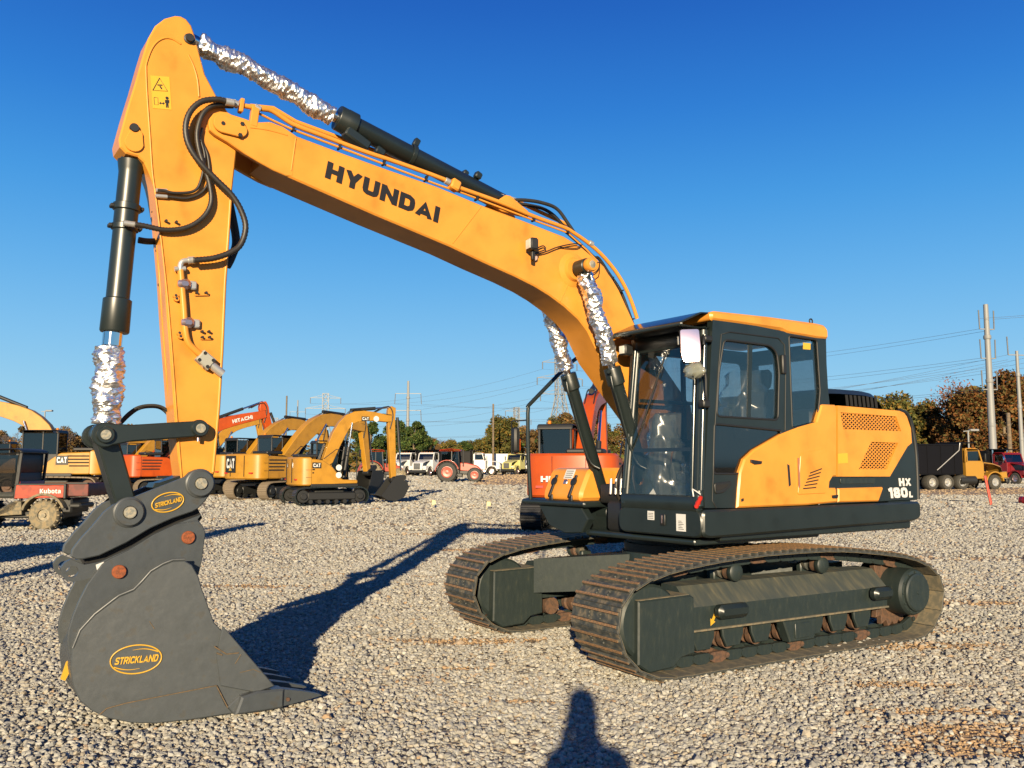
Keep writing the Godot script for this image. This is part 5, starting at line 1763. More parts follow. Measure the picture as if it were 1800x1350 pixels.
	for s in [1.0, -1.0]:
		var li := MB.new(M.dark)
		li.X = Transform3D(Basis(Vector3(1, 0, 0), Vector3(0, 1, 0), Vector3(0, 0, s)), Vector3.ZERO)
		var t := (pb - pa).normalized()
		var nn := Vector2(-t.y, t.x)
		var poly := PackedVector2Array()
		poly.append_array(circle(pb, 0.060, 12, t.angle() - 2.1, t.angle() + 2.1))
		poly.append_array(PackedVector2Array([pb - t * 0.16 + nn * 0.053, pa + t * 0.16 + nn * 0.053]))
		poly.append_array(circle(pa, 0.080, 12, t.angle() + PI - 2.1, t.angle() + PI + 2.1))
		poly.append_array(PackedVector2Array([pa + t * 0.16 - nn * 0.053, pb - t * 0.16 - nn * 0.053]))
		li.plate(poly, 0.155, 0.20, 0.008, 40.0)
		for q in [pa, pb]:
			li.lathe(Vector3(q.x, q.y, 0.2), Vector3(0, 0, 1), [[0.053, -0.01], [0.053, 0.024], [0.048, 0.03], [0.034, 0.03], [0.034, 0.02]], 24, 20.0)
		li.mat(M.pin)
		for q in [pa, pb]:
			li.lathe(Vector3(q.x, q.y, 0.2), Vector3(0, 0, 1), [[0.032, 0.0], [0.032, 0.034], [0.029, 0.038], [0.004, 0.038], [0.004, 0.035], [0.0, 0.035]], 22, 20.0)
		if s > 0:
			li.mat(M.steel)
			li.cyl(Vector3(pb.x - 0.0, pb.y - 0.085, 0.17), Vector3(pb.x, pb.y - 0.05, 0.17), 0.012, 8)
		part("link_bar", li, ex)
	var hl := MB.new(M.dark)
	var pc := Vector2(-5.131, 1.309)
	var pd := Vector2(-5.29, 1.815)
	hl.plate(capsule(pd, 0.066, pc, 0.062, 12), -0.10, 0.10, 0.012, 40.0)
	part("bucket_link", hl, ex)

# ---- quick coupler and bucket
func oval_badge(parent: Node, c: Vector2, z: float, rx: float, ry: float, tilt: float, text: String, slope := 0.0) -> void:
	var o := Node3D.new()
	put(parent, o, "maker_badge")
	var t := Transform3D(Basis(Vector3(0, 1, 0), -atan(slope)) * Basis(Vector3(0, 0, 1), tilt), Vector3(c.x, c.y, z))
	o.transform = t
	var mb := MB.new(M.gold)
	var ring := []
	for k in 41:
		ring.append(Vector3(cos(TAU * k / 40) * rx, sin(TAU * k / 40) * ry, 0.0))
	mb.tube(ring, 0.0048, 6, false)
	# two swooshes
	for s in [1.0, -1.0]:
		var sw := []
		var rr := []
		for k in 12:
			var a := k / 11.0
			sw.append(Vector3(s * lerpf(0.86, -0.15, a) * rx, s * (lerpf(0.42, 0.66, a) + 0.14 * sin(a * PI)) * ry, 0.0))
			rr.append(lerpf(0.005, 0.0012, a))
		mb.tube(sw, rr, 5)
	part("badge_ring", mb, o)
	var ge = M.gold
	print_on(o, text, Vector3(-rx * 0.84, -ry * 0.26, 0.0), Vector3(rx * 0.84, -ry * 0.26, 0.0), Vector3(-rx * 0.78, ry * 0.24, 0.0), ge, "lettering", 0.22, 0.004)

func make_bucket(ex: Node3D) -> void:
	# coupler: upper and lower cheek plates, a dark seam between
	var up := V2([-4.679, 1.581, -4.646, 1.552, -4.622, 1.511, -4.624, 1.47, -4.65, 1.43, -4.689, 1.377, -4.727, 1.336, -4.765, 1.315, -4.888, 1.276, -5.021, 1.218, -5.164, 1.132, -5.317, 1.061, -5.413, 1.044, -5.447, 1.046, -5.476, 1.063, -5.47, 1.107, -5.419, 1.181, -5.366, 1.242, -5.3, 1.33, -5.248, 1.374, -5.146, 1.412, -5.001, 1.472, -4.82, 1.544, -4.79, 1.576, -4.751, 1.594, -4.715, 1.597])
	var lo := V2([-5.441, 1.03, -5.474, 1.047, -5.505, 1.03, -5.528, 0.998, -5.521, 0.956, -5.495, 0.922, -5.457, 0.909, -5.406, 0.916, -5.372, 0.925, -5.196, 0.913, -4.817, 1.091, -4.697, 1.229, -4.726, 1.265, -4.699, 1.296, -4.755, 1.276, -4.878, 1.232, -5.008, 1.172, -5.149, 1.089, -5.308, 1.022, -5.396, 1.01])
	for s in [1.0, -1.0]:
		var cp := MB.new(M.grey)
		cp.X = Transform3D(Basis(Vector3(1, 0, 0), Vector3(0, 1, 0), Vector3(0, 0, s)), Vector3.ZERO)
		cp.plate(up, 0.155, 0.20, 0.007, 28.0)
		var h1 := Vector2(-4.722, 1.501)
		var h2 := Vector2(-5.155, 1.324)
		for h in [h1, h2]:
			cp.lathe(Vector3(h.x, h.y, 0.2), Vector3(0, 0, 1), [[0.098, -0.002], [0.095, 0.010], [0.086, 0.016], [0.086, 0.026], [0.079, 0.034], [0.043, 0.034], [0.040, 0.03]], 32, 20.0)
		cp.mat(M.pin)
		for h in [h1, h2]:
			cp.lathe(Vector3(h.x, h.y, 0.2), Vector3(0, 0, 1), [[0.038, 0.0], [0.038, 0.046], [0.034, 0.051], [0.005, 0.051], [0.004, 0.048], [0.0, 0.048]], 24, 20.0)
		var cm := part("coupler_plate", cp, ex)
		if s > 0:
			oval_badge(cm, Vector2(-4.922, 1.382), 0.204, 0.100, 0.060, 0.24, "STRICKLAND")
		var lp := MB.new(M.grey)
		lp.X = cp.X
		var lo_out := lo
		var hole := circle(Vector2(-5.463, 0.973), 0.036, 16)
		for sx in [-1.0, 1.0]:
			var c := Vector2(-5.463, 0.973)
			var half := PackedVector2Array([c + Vector2(0, -9), c + Vector2(9.0 * sx, -9), c + Vector2(9.0 * sx, 9), c + Vector2(0, 9)])
			for q in Geometry2D.intersect_polygons(lo_out, half):
				for r in Geometry2D.clip_polygons(q, hole):
					lp.plate(r, 0.135 if s > 0 else 0.15, 0.185, 0.0)
		part("coupler_hook", lp, ex)
	var core := MB.new(M.void)
	core.plate(V2([-5.401, 1.055, -5.149, 1.133, -4.869, 1.279, -4.714, 1.339, -4.679, 1.273, -4.8, 1.084, -5.183, 0.904, -5.326, 0.93]), -0.13, 0.13, 0.005)
	core.mat(M.dark)
	core.plate(V2([-4.998, 1.476, -4.984, 1.505, -4.954, 1.508, -4.816, 1.555, -4.815, 1.519, -4.967, 1.457]), -0.10, 0.10, 0.005)
	part("coupler_core", core, ex)
	var tagm := MB.new(M.label)
	tagm.plate(V2([-5.333, 1.006, -5.287, 1.022, -5.31, 0.981, -5.324, 0.97]), 0.186, 0.19)
	part("paper_label", tagm, ex)
	# bucket
	var bk := Node3D.new()
	put(ex, bk, "bucket")
	var ear := V2([-5.301, 1.009, -5.26, 1.037, -5.151, 1.087, -5.008, 1.176, -4.875, 1.237, -4.733, 1.26, -4.704, 1.23, -4.683, 1.188, -4.682, 1.149, -4.689, 1.086, -4.696, 1.007, -4.715, 0.91, -4.813, 0.779, -5.183, 0.45, -5.431, 0.465, -5.461, 0.483, -5.475, 0.557, -5.473, 0.629, -5.452, 0.714, -5.426, 0.788, -5.379, 0.896, -5.336, 0.958])
	for s in [1.0, -1.0]:
		var ep := MB.new(M.grey)
		ep.X = Transform3D(Basis(Vector3(1, 0, 0), Vector3(0, 1, 0), Vector3(0, 0, s)), Vector3.ZERO)
		ep.plate(ear, 0.187, 0.222, 0.005, 28.0)
		ep.mat(M.rust_orange)
		for q in [Vector2(-4.793, 1.152), Vector2(-5.205, 0.959)]:
			ep.lathe(Vector3(q.x, q.y, 0.222), Vector3(0, 0, 1), [[0.042, 0.0], [0.042, 0.018], [0.038, 0.023], [0.005, 0.023], [0.004, 0.02], [0.0, 0.02]], 24, 20.0)
		part("bucket_ear", ep, bk)
	var side := V2([-4.965, 0.992, -4.909, 1.014, -4.837, 1.014, -4.793, 0.984, -4.754, 0.914, -4.73, 0.835, -4.649, 0.614, -4.266, 0.177, -4.365, 0.128, -4.513, 0.03, -4.761, 0.021, -4.973, 0.023, -5.111, 0.044, -5.234, 0.084, -5.329, 0.139, -5.398, 0.208, -5.438, 0.298, -5.456, 0.4, -5.452, 0.508, -5.415, 0.62, -5.339, 0.709, -5.245, 0.782, -5.209, 0.81, -5.128, 0.841, -5.081, 0.893, -5.034, 0.951])
	for s in [1.0, -1.0]:
		var sp := MB.new(M.grey)
		sp.X = Transform3D(Basis(Vector3(1, 0, 0), Vector3(0, 1, 0), Vector3(0, 0, s)), Vector3.ZERO)
		sp.plate(side, 1.136, 1.164, 0.006, 24.0, 0.17, 0.0)
		var sd := part("side_plate", sp, bk)
		# welded wear strips and the bolted side cutter
		var cut := MB.new(M.grey)
		cut.X = sp.X
		cut.plate(V2([-4.601, 0.592, -4.269, 0.181, -4.387, 0.151, -4.604, 0.216, -4.634, 0.417]), 1.165, 1.186, 0.006, 24.0, 0.17, 0.0)
		cut.plate(V2([-4.478, 0.149, -4.385, 0.163, -4.242, 0.154, -4.224, 0.146, -4.228, 0.056, -4.519, 0.029, -4.558, 0.082]), 1.165, 1.188, 0.006, 24.0, 0.17, 0.0)
		cut.plate(V2([-5.295, 0.121, -5.254, 0.15, -5.147, 0.17, -4.628, 0.222, -4.568, 0.091, -4.522, 0.037, -4.767, 0.026, -4.978, 0.028, -5.116, 0.049, -5.235, 0.088]), 1.165, 1.172, 0.004, 24.0, 0.17, 0.0)
		part("side_cutter", cut, sd)
	# the shell wraps round between the side plates
	var path := V2([-4.759, 0.92, -4.793, 0.984, -4.837, 1.01, -4.909, 1.011, -4.965, 0.989, -5.034, 0.948, -5.081, 0.89, -5.127, 0.838, -5.208, 0.807, -5.245, 0.779, -5.339, 0.706, -5.414, 0.617, -5.449, 0.507, -5.454, 0.4, -5.435, 0.301, -5.395, 0.211, -5.327, 0.141, -5.232, 0.087, -5.112, 0.047, -4.973, 0.026, -4.762, 0.024, -4.513, 0.033, -4.364, 0.094, -4.257, 0.129])
	var sh := MB.new(M.grey)
	var rows := []
	for p in path:
		var w := 1.15 + 0.17 * p.x
		rows.append([Vector3(p.x, p.y, w), Vector3(p.x, p.y, w / 3), Vector3(p.x, p.y, -w / 3), Vector3(p.x, p.y, -w)])
	sh.grid(rows)
	var inner := []
	for i in path.size():
		var a := path[maxi(i - 1, 0)]
		var b := path[mini(i + 1, path.size() - 1)]
		var nrm := Vector2((b - a).y, -(b - a).x).normalized()
		var q := path[i] - nrm * 0.022
		if q.distance_to(Vector2(-4.6, 0.6)) > path[i].distance_to(Vector2(-4.6, 0.6)):
			q = path[i] + nrm * 0.022
		var w := 1.15 + 0.17 * q.x
		inner.append([Vector3(q.x, q.y, w), Vector3(q.x, q.y, -w)])
	sh.grid(inner)
	part("bucket_shell", sh, bk)
	# cutting edge and teeth
	var lip := V2([-4.513, 0.033, -4.47, 0.09, -4.319, 0.136, -4.219, 0.141, -4.213, 0.093, -4.221, 0.047])
	var le := MB.new(M.worn)
	le.plate(lip, -0.44, 0.44, 0.004)
	part("cutting_edge", le, bk)
	var tooth := V2([-4.327, 0.153, -4.215, 0.152, -4.076, 0.118, -3.941, 0.075, -3.929, 0.065, -4.058, 0.052, -4.215, 0.041, -4.34, 0.041])
	for k in 4:
		var z := 0.405 - 0.27 * k
		var tb := MB.new(M.grey)
		tb.X = Transform3D(Basis.IDENTITY, Vector3(0, 0, z))
		# a wedge that narrows towards its tip
		var tipx := tooth[4].x
		var basex := tooth[0].x
		var n := tooth.size()
		for s in [1.0, -1.0]:
			var idx := Geometry2D.triangulate_polygon(tooth)
			for i in range(0, idx.size(), 3):
				var vv := []
				for m in 3:
					var p := tooth[idx[i + m]]
					vv.append(Vector3(p.x, p.y, s * lerpf(0.055, 0.022, clampf((p.x - basex) / (tipx - basex), 0, 1))))
				tb.ftri(vv[0], vv[1], vv[2], Vector3(0.1, 0, s).normalized())
		for i in n:
			var a := tooth[i]
			var b := tooth[(i + 1) % n]
			var wa := lerpf(0.055, 0.022, clampf((a.x - basex) / (tipx - basex), 0, 1))
			var wb := lerpf(0.055, 0.022, clampf((b.x - basex) / (tipx - basex), 0, 1))
			tb.quad(Vector3(a.x, a.y, wa), Vector3(b.x, b.y, wb), Vector3(b.x, b.y, -wb), Vector3(a.x, a.y, -wa), Vector3((b - a).y, -(b - a).x, 0) if Geometry2D.is_polygon_clockwise(tooth) == false else Vector3(-(b - a).y, (b - a).x, 0))
		tb.mat(M.grey)
		var ad := V2([-4.486, 0.145, -4.388, 0.165, -4.237, 0.16, -4.208, 0.154, -4.212, 0.036, -4.356, 0.034, -4.526, 0.038])
		tb.plate(ad, -0.068, 0.068, 0.012)
		tb.mat(M.rust)
		var pb := Vector2(-4.177, 0.082)
		tb.cyl(Vector3(pb.x, pb.y, -0.056), Vector3(pb.x, pb.y, 0.056), 0.013, 8)
		part("tooth", tb, bk)
	# welds and rust streaks
	var we := MB.new(M.grey)
	we.tube(sl3(V2([-5.447, 0.522, -5.412, 0.625, -5.337, 0.715, -5.243, 0.791, -5.207, 0.819, -5.126, 0.851, -5.079, 0.901, -5.032, 0.959, -4.963, 1.001, -4.907, 1.023, -4.838, 1.023]), 1.158), 0.010, 8)
	we.mat(M.weld_rust)
	we.tube(sl3(V2([-4.635, 0.425, -4.602, 0.41]), 1.187), 0.006, 5)
	we.tube(sl3(V2([-4.651, 0.468, -4.576, 0.413, -4.501, 0.414]), 1.187), 0.005, 5)
	we.tube(sl3(V2([-4.625, 0.216, -4.554, 0.074]), 1.174), 0.005, 5)
	we.tube(sl3(V2([-5.29, 0.115, -5.252, 0.148, -5.145, 0.168, -4.625, 0.219]), 1.173), 0.004, 5)
	we.tube(sl3(V2([-5.031, 0.65, -5.001, 0.603]), 1.164), 0.003, 5)
	we.tube(sl3(V2([-4.486, 0.404, -4.521, 0.346]), 1.186), 0.003, 5)
	we.tube(sl3(V2([-4.49, 0.289, -4.407, 0.301, -4.361, 0.277]), 1.186), 0.003, 5)
	part("weld_bead", we, bk)
	var bc := Vector2(-5.098, 0.425)
	oval_badge(bk, bc, 1.167 + 0.17 * bc.x, 0.146, 0.086, 0.0, "STRICKLAND", 0.17)
	# strap end sticking out behind
	var ys := MB.new(M.gold)
	ys.plate(V2([-5.461, 0.419, -5.44, 0.429, -5.437, 0.358, -5.462, 0.305, -5.489, 0.318]), 0.09, 0.10)
	part("yellow_strap", ys, bk)

func sl3(p: PackedVector2Array, a: float) -> Array:
	var r := []
	for q in p:
		r.append(Vector3(q.x, q.y, a + 0.17 * q.x))
	return r

# ---------------------------------------------------------------- other excavators in the yard
# own axes as the big one: front is -x, z is the machine's left
func spot(x: float, z: float, lift := 0.0) -> Vector3:
	return Vector3(x, rise(x, z) + lift, z)

func limb(pts: Array, widths: Array) -> PackedVector2Array:
	var c := []
	for p in pts:
		c.append(Vector3(-p[0], p[1], 0))
	var cc := curve(c, 6)
	var top := []
	var low := []
	for i in cc.size():
		var t: Vector3 = (cc[mini(i + 1, cc.size() - 1)] - cc[maxi(i - 1, 0)]).normalized()
		var f := float(i) / (cc.size() - 1) * (widths.size() - 1)
		var w: float = lerpf(widths[int(f)], widths[mini(int(f) + 1, widths.size() - 1)], f - int(f)) / 2.0
		top.append(Vector2(cc[i].x - t.y * w, cc[i].y + t.x * w))
		low.append(Vector2(cc[i].x + t.y * w, cc[i].y - t.x * w))
	low.reverse()
	return PackedVector2Array(top + low)

func digger(at: Vector3, turn: float, label: String, o: Dictionary) -> Node3D:
	var d := thing("excavator", at, turn, label, "excavator", "excavators parked in the yard")
	var s: float = o.get("s", 1.0)
	var paint: Material = o.paint
	var T := Transform3D(Basis.IDENTITY.scaled(Vector3.ONE * s), Vector3.ZERO)
	# tracks
	for side in [1.0, -1.0]:
		var tk := MB.new(o.get("belt", M.belt))
		tk.X = T
		var loop := []
		var r := 0.40
		var L: float = o.get("track", 1.6)
		for k in 9:
			var a := PI / 2 + PI * k / 8
			loop.append(Vector2(-L + cos(a) * r, 0.43 + sin(a) * r))
		for k in 7:
			loop.append(Vector2(lerpf(-L, L, (k + 0.5) / 7.0), 0.03))
		for k in 9:
			var a := -PI / 2 + PI * k / 8
			loop.append(Vector2(L + cos(a) * r, 0.43 + sin(a) * r))
		for k in 7:
			loop.append(Vector2(lerpf(L, -L, (k + 0.5) / 7.0), 0.83 + 0.03 * sin(PI * (k + 0.5) / 7.0)))
		var n := loop.size()
		var z0: float = side * 1.08 - o.get("shoe", 0.28)
		var z1: float = side * 1.08 + o.get("shoe", 0.28)
		for k in n:
			# two shoes to each step, with a gap and a rib
			for h in 2:
				var a: Vector2 = loop[k].lerp(loop[(k + 1) % n], h * 0.5)
				var b: Vector2 = loop[k].lerp(loop[(k + 1) % n], h * 0.5 + 0.46)
				var t := (b - a).normalized()
				var nn := Vector2(-t.y, t.x) * -1.0
				if nn.dot(a - Vector2(0, 0.43)) < 0.0 and absf(a.x) > L:
					nn = -nn
				if absf(a.x) <= L:
					nn = Vector2(0, 1) if a.y > 0.43 else Vector2(0, -1)
				tk.plate(PackedVector2Array([a - nn * 0.03, b - nn * 0.03, b + nn * 0.02, (a + b) / 2.0 + nn * 0.03, a + nn * 0.02]), z0, z1)
		var tm := part("track", tk, d)
		var fr := MB.new(o.get("frame", M.black))
		fr.X = T
		var zo: float = side * 1.08
		fr.span(Vector3(-L + 0.2, 0.26, zo - 0.2), Vector3(L - 0.2, 0.62, zo + 0.22), 0.05)
		for e in [-L, L]:
			fr.cyl(Vector3(e, 0.43, zo - 0.16), Vector3(e, 0.43, zo + 0.20), 0.30, 20, 0.03)
			fr.cyl(Vector3(e, 0.43, zo - 0.26), Vector3(e, 0.43, zo + 0.27), 0.15, 16, 0.02)
		for k in 6:
			fr.cyl(Vector3(lerpf(-L * 0.75, L * 0.75, k / 5.0), 0.19, zo - 0.2), Vector3(lerpf(-L * 0.75, L * 0.75, k / 5.0), 0.19, zo + 0.2), 0.1, 12)
		part("track_frame", fr, tm)
	var base := MB.new(M.black)
	base.X = T
	base.cyl(Vector3(0, 0.45, 0), Vector3(0, 0.98, 0), 0.65, 24)
	base.span(Vector3(-0.7, 0.45, -0.9), Vector3(0.7, 0.72, 0.9), 0.05)
	part("centre_frame", base, d)
	# house with curved counterweight
	var H: float = o.get("house", 2.0)
	var B: float = o.get("belly", 0.98)
	var tail: float = o.get("tail", 2.5)
	var hs := MB.new(paint)
	hs.X = T
	hs.plate(rounded(V2([-1.25, B + 0.05, -1.25, B + 0.22, -0.5, B + 0.24, 0.0, H - 0.35, 0.45, H - 0.05, tail - 0.7, H, tail - 0.7, B, 0.3, B]), 0.1), -1.22, 1.22, 0.04, 30.0)
	var hm := part("house", hs, d)
	var cw := MB.new(paint)
	cw.X = T * Transform3D(Basis(Vector3(1, 0, 0), Vector3(0, 0, -1), Vector3(0, 1, 0)), Vector3.ZERO)
	var plan := PackedVector2Array()
	for k in 13:
		var a := -PI / 2 + PI * k / 12.0
		plan.append(Vector2(tail - 0.70 + 0.69 * pow(maxf(cos(a), 0.0), 0.55), 1.24 * sin(a)))
	cw.plate(plan, B - 0.03, H + 0.08, 0.06, 35.0)
	part("counterweight", cw, d)
	# seams, reflectors and grab rails on the tail
	var sm := MB.new(M.void)
	sm.X = T
	for k in 2:
		sm.span(Vector3(tail - 0.72, B + 0.35 + 0.34 * k, -1.245), Vector3(tail - 0.70 + 0.25, B + 0.36 + 0.34 * k, -1.238))
	for z in [-0.45, 0.45]:
		sm.span(Vector3(tail - 0.03, B + 0.1, z - 0.006), Vector3(tail + 0.002, H, z + 0.006))
	sm.mat(M.red)
	for z in [-0.8, 0.8]:
		sm.span(Vector3(tail - 0.14, B + 0.22, z - 0.10), Vector3(tail - 0.06, B + 0.28, z + 0.10))
	part("tail_marking", sm, hm)
	var dk := MB.new(M.black)
	dk.X = T
	dk.span(Vector3(-1.27, B - 0.1, -1.24), Vector3(1.0, B + 0.06, 1.24), 0.03)
	part("deck", dk, d)
	for sd in [1.0, -1.0]:
		var lv := MB.new(M.void)
		lv.X = T
		for k in 4:
			var y := H - 0.22 - k * 0.15
			lv.span(Vector3(0.75 + 0.04 * k, y, sd * 1.221), Vector3(tail - 0.75, y + 0.06, sd * 1.228))
		part("louvre", lv, hm)
	# cab, front left
	var ch: float = o.get("cab", 3.0)
	var cb := MB.new(o.get("cabpaint", M.black))
	cb.X = T
	var cx0 := -1.35
	var cx1 := 0.35
	var cz0 := 0.22
	var cz1 := 1.2
	var pp := 0.07
	for x in [cx0 + 0.10, cx1 - 0.05, -0.35]:
		for z in [cz0, cz1 - pp]:
			cb.span(Vector3(x - pp / 2, B + 0.1, z), Vector3(x + pp / 2, ch - 0.08, z + pp), 0.015)
	cb.plate(rounded(V2([cx0 - 0.02, ch - 0.16, cx0 + 0.12, ch, cx1 - 0.05, ch, cx1 + 0.03, ch - 0.16]), 0.06), cz0 - 0.03, cz1 + 0.03, 0.03)
	cb.span(Vector3(cx0 + 0.05, B + 0.05, cz0), Vector3(cx1, B + 0.35, cz1), 0.02)
	cb.span(Vector3(-0.35, B + 0.3, cz1 - 0.04), Vector3(cx1, H - 0.1, cz1), 0.01)
	var cm := part("cab", cb, d)
	var gl := MB.new(M.tint)
	gl.X = T
	gl.span(Vector3(cx0 + 0.10, B + 0.3, cz0 + 0.06), Vector3(cx0 + 0.11, ch - 0.16, cz1 - 0.06))
	gl.span(Vector3(cx1 - 0.04, H, cz0 + 0.06), Vector3(cx1 - 0.03, ch - 0.16, cz1 - 0.06))
	gl.span(Vector3(cx0 + 0.15, B + 0.6, cz1 - 0.03), Vector3(cx1 - 0.08, ch - 0.16, cz1 - 0.02))
	gl.span(Vector3(cx0 + 0.15, B + 0.6, cz0 + 0.02), Vector3(cx1 - 0.08, ch - 0.16, cz0 + 0.03))
	part("cab_glass", gl, cm)
	var se := MB.new(M.seat)
	se.X = T
	se.span(Vector3(-0.5, B + 0.5, 0.5), Vector3(0.0, B + 0.68, 0.95), 0.05)
	se.box(Vector3(0.06, B + 1.05, 0.72), Vector3(0.14, 0.8, 0.42), 0.05, Basis(Vector3(0, 0, 1), -0.15))
	part("seat", se, cm)
	var lp := MB.new(M.amber)
	lp.X = T
	lp.cyl(Vector3(0.15, ch, 0.9), Vector3(0.15, ch + 0.10, 0.9), 0.055, 10, 0.02)
	part("beacon", lp, cm)
	# boom, arm and bucket
	var boom: Array = o.boom
	var arm: Array = o.arm
	var bm := MB.new(paint)
	bm.X = T
	bm.plate(limb(boom, o.get("bw", [0.45, 0.75, 0.6, 0.36])), -0.2, 0.2, 0.02, 30.0)
	var bmm := part("boom", bm, d)
	var ar := MB.new(paint)
	ar.X = T
	ar.plate(limb(arm, o.get("aw", [0.3, 0.55, 0.42, 0.26])), -0.15, 0.15, 0.02, 30.0)
	part("arm", ar, d)
	var tip: Array = boom[-1]
	var at0: Array = arm[0]
	var kn: Array = boom[1]
	var P := func(q: Array, z: float) -> Vector3: return Vector3(-q[0], q[1], z)
	var hc := MB.new(M.black)
	hc.X = T
	var c0: Vector3 = P.call(at0, 0.0)
	var c1: Vector3 = P.call([kn[0] + 0.1, kn[1] + 0.48], 0.0)
	hc.cyl(c0.lerp(c1, 0.42), c1, 0.085, 14)
	for z in [0.3, -0.3]:
		var b0: Vector3 = P.call([kn[0] * 0.96 + 0.15, kn[1] - 0.15], z)
		var b1 := Vector3(-0.85, 1.15, z)
		hc.cyl(b1, b1.lerp(b0, 0.58), 0.085, 14)
	var aend: Array = arm[-1]
	var k0: Vector3 = P.call([arm[1][0] + 0.35, arm[1][1] + 0.1], 0.0)
	var k1: Vector3 = P.call([aend[0] + 0.42, aend[1] + 0.45], 0.0)
	hc.cyl(k0, k0.lerp(k1, 0.6), 0.075, 14)
	var hcm := part("hydraulic_cylinder", hc, d)
	var ch2 := MB.new(M.chrome)
	ch2.X = T
	ch2.cyl(c0, c0.lerp(c1, 0.45), 0.045, 12)
	for z in [0.3, -0.3]:
		var b0: Vector3 = P.call([kn[0] * 0.96 + 0.15, kn[1] - 0.15], z)
		var b1 := Vector3(-0.85, 1.15, z)
		ch2.cyl(b1.lerp(b0, 0.55), b0, 0.045, 12)
	ch2.cyl(k0.lerp(k1, 0.55), k1, 0.042, 12)
	part("rod", ch2, hcm)
	var hos := MB.new(M.hose)
	hos.X = T
	var up := Vector3(0, 0.36, 0)
	for z in [0.14, -0.14]:
		hos.tube(curve([P.call(boom[0], z) + up * 0.5, P.call(kn, z) + up * 0.98, P.call([lerpf(kn[0], tip[0], 0.5), lerpf(kn[1], tip[1], 0.5)], z) + up * 0.9, P.call(tip, z) + up * 0.55], 6), 0.022, 6)
	for z in [0.16, -0.16]:
		hos.tube(curve([P.call([tip[0] - 0.9, tip[1] + 0.3], z), P.call([tip[0] - 0.2, tip[1] + 0.62], z), P.call([tip[0] + 0.05, tip[1] + 0.2], z), P.call([tip[0] - 0.1, tip[1] - 0.5], z)], 5), 0.03, 6)
	part("hose", hos, bmm)
	var bk := MB.new(o.get("bucketpaint", M.black))
	bk.X = T * Transform3D(Basis(Vector3(0, 0, 1), o.get("curl", 0.0)), P.call(aend, 0.0))
	var prof := V2([0.12, 0.10, -0.55, 0.12, -0.75, -0.15, -0.68, -0.65, -0.35, -0.98, 0.12, -1.08, 0.48, -1.0, 0.30, -0.5])
	for z in [-0.5, 0.5]:
		bk.plate(prof, z - 0.02, z + 0.02)
	var sh := PackedVector2Array()
	for i in 7:
		sh.append(prof[i])
	for i in 6:
		bk.quad(Vector3(prof[i].x, prof[i].y, -0.5), Vector3(prof[i + 1].x, prof[i + 1].y, -0.5), Vector3(prof[i + 1].x, prof[i + 1].y, 0.5), Vector3(prof[i].x, prof[i].y, 0.5))
	for k in 5:
		bk.box(Vector3(0.55, -1.0, -0.44 + 0.22 * k), Vector3(0.26, 0.06, 0.09), 0.01)
	bk.plate(capsule(Vector2(0, 0), 0.16, Vector2(-0.45, 0.28), 0.12), -0.2, 0.2, 0.01)
	part("bucket", bk, d)
	# rear mirrors, rails
	var rl := MB.new(M.black)
	rl.X = T
	rl.tube(V3([-1.2, B, -1.15, -1.2, H + 0.25, -1.15, -0.2, H + 0.45, -1.15, 0.4, H, -1.15]), 0.02, 6)
	rl.span(Vector3(-1.32, H + 0.1, -1.42), Vector3(-1.26, H + 0.45, -1.22), 0.02)
	rl.tube(V3([-1.2, H + 0.2, -1.15, -1.29, H + 0.3, -1.3]), 0.012, 6)
	rl.span(Vector3(0.55, H + 0.07, -0.8), Vector3(1.5, H + 0.22, 0.2), 0.04)
	part("handrail", rl, d)
	d.set_meta("s", s)
	return d

func sign_plate(d: Node3D, text: String, c: Vector3, along: Vector3, up: Vector3, w: float, h: float, plate: Material, ink: Material, triangle := false) -> void:
	var s: float = d.get_meta("s", 1.0)
	var n := along.cross(up).normalized()
	c *= s
	var a := along.normalized() * w * s
	var u := up.normalized() * h * s
	var o := d
	if plate:
		var mb := MB.new(plate)
		mb.X = Transform3D(Basis(along.normalized(), up.normalized(), n), c)
		mb.box(Vector3.ZERO, Vector3(w, h, 0.02) * s, 0.0)
		o = part("sign_plate", mb, d)
	var e := n * 0.014 * s
	print_on(o, text, c - a * 0.40 - u * (0.30 if not triangle else 0.24) + e, c + a * 0.40 - u * (0.30 if not triangle else 0.24) + e, c - a * 0.40 + u * 0.34 + e, ink)
	if triangle:
		var t := MB.new(M.gold)
		var q := c - u * 0.30 + e * 1.6
		t.tri(q - a * 0.16 - u * 0.08, q + a * 0.16 - u * 0.08, q + u * 0.16)
		part("emblem", t, o)

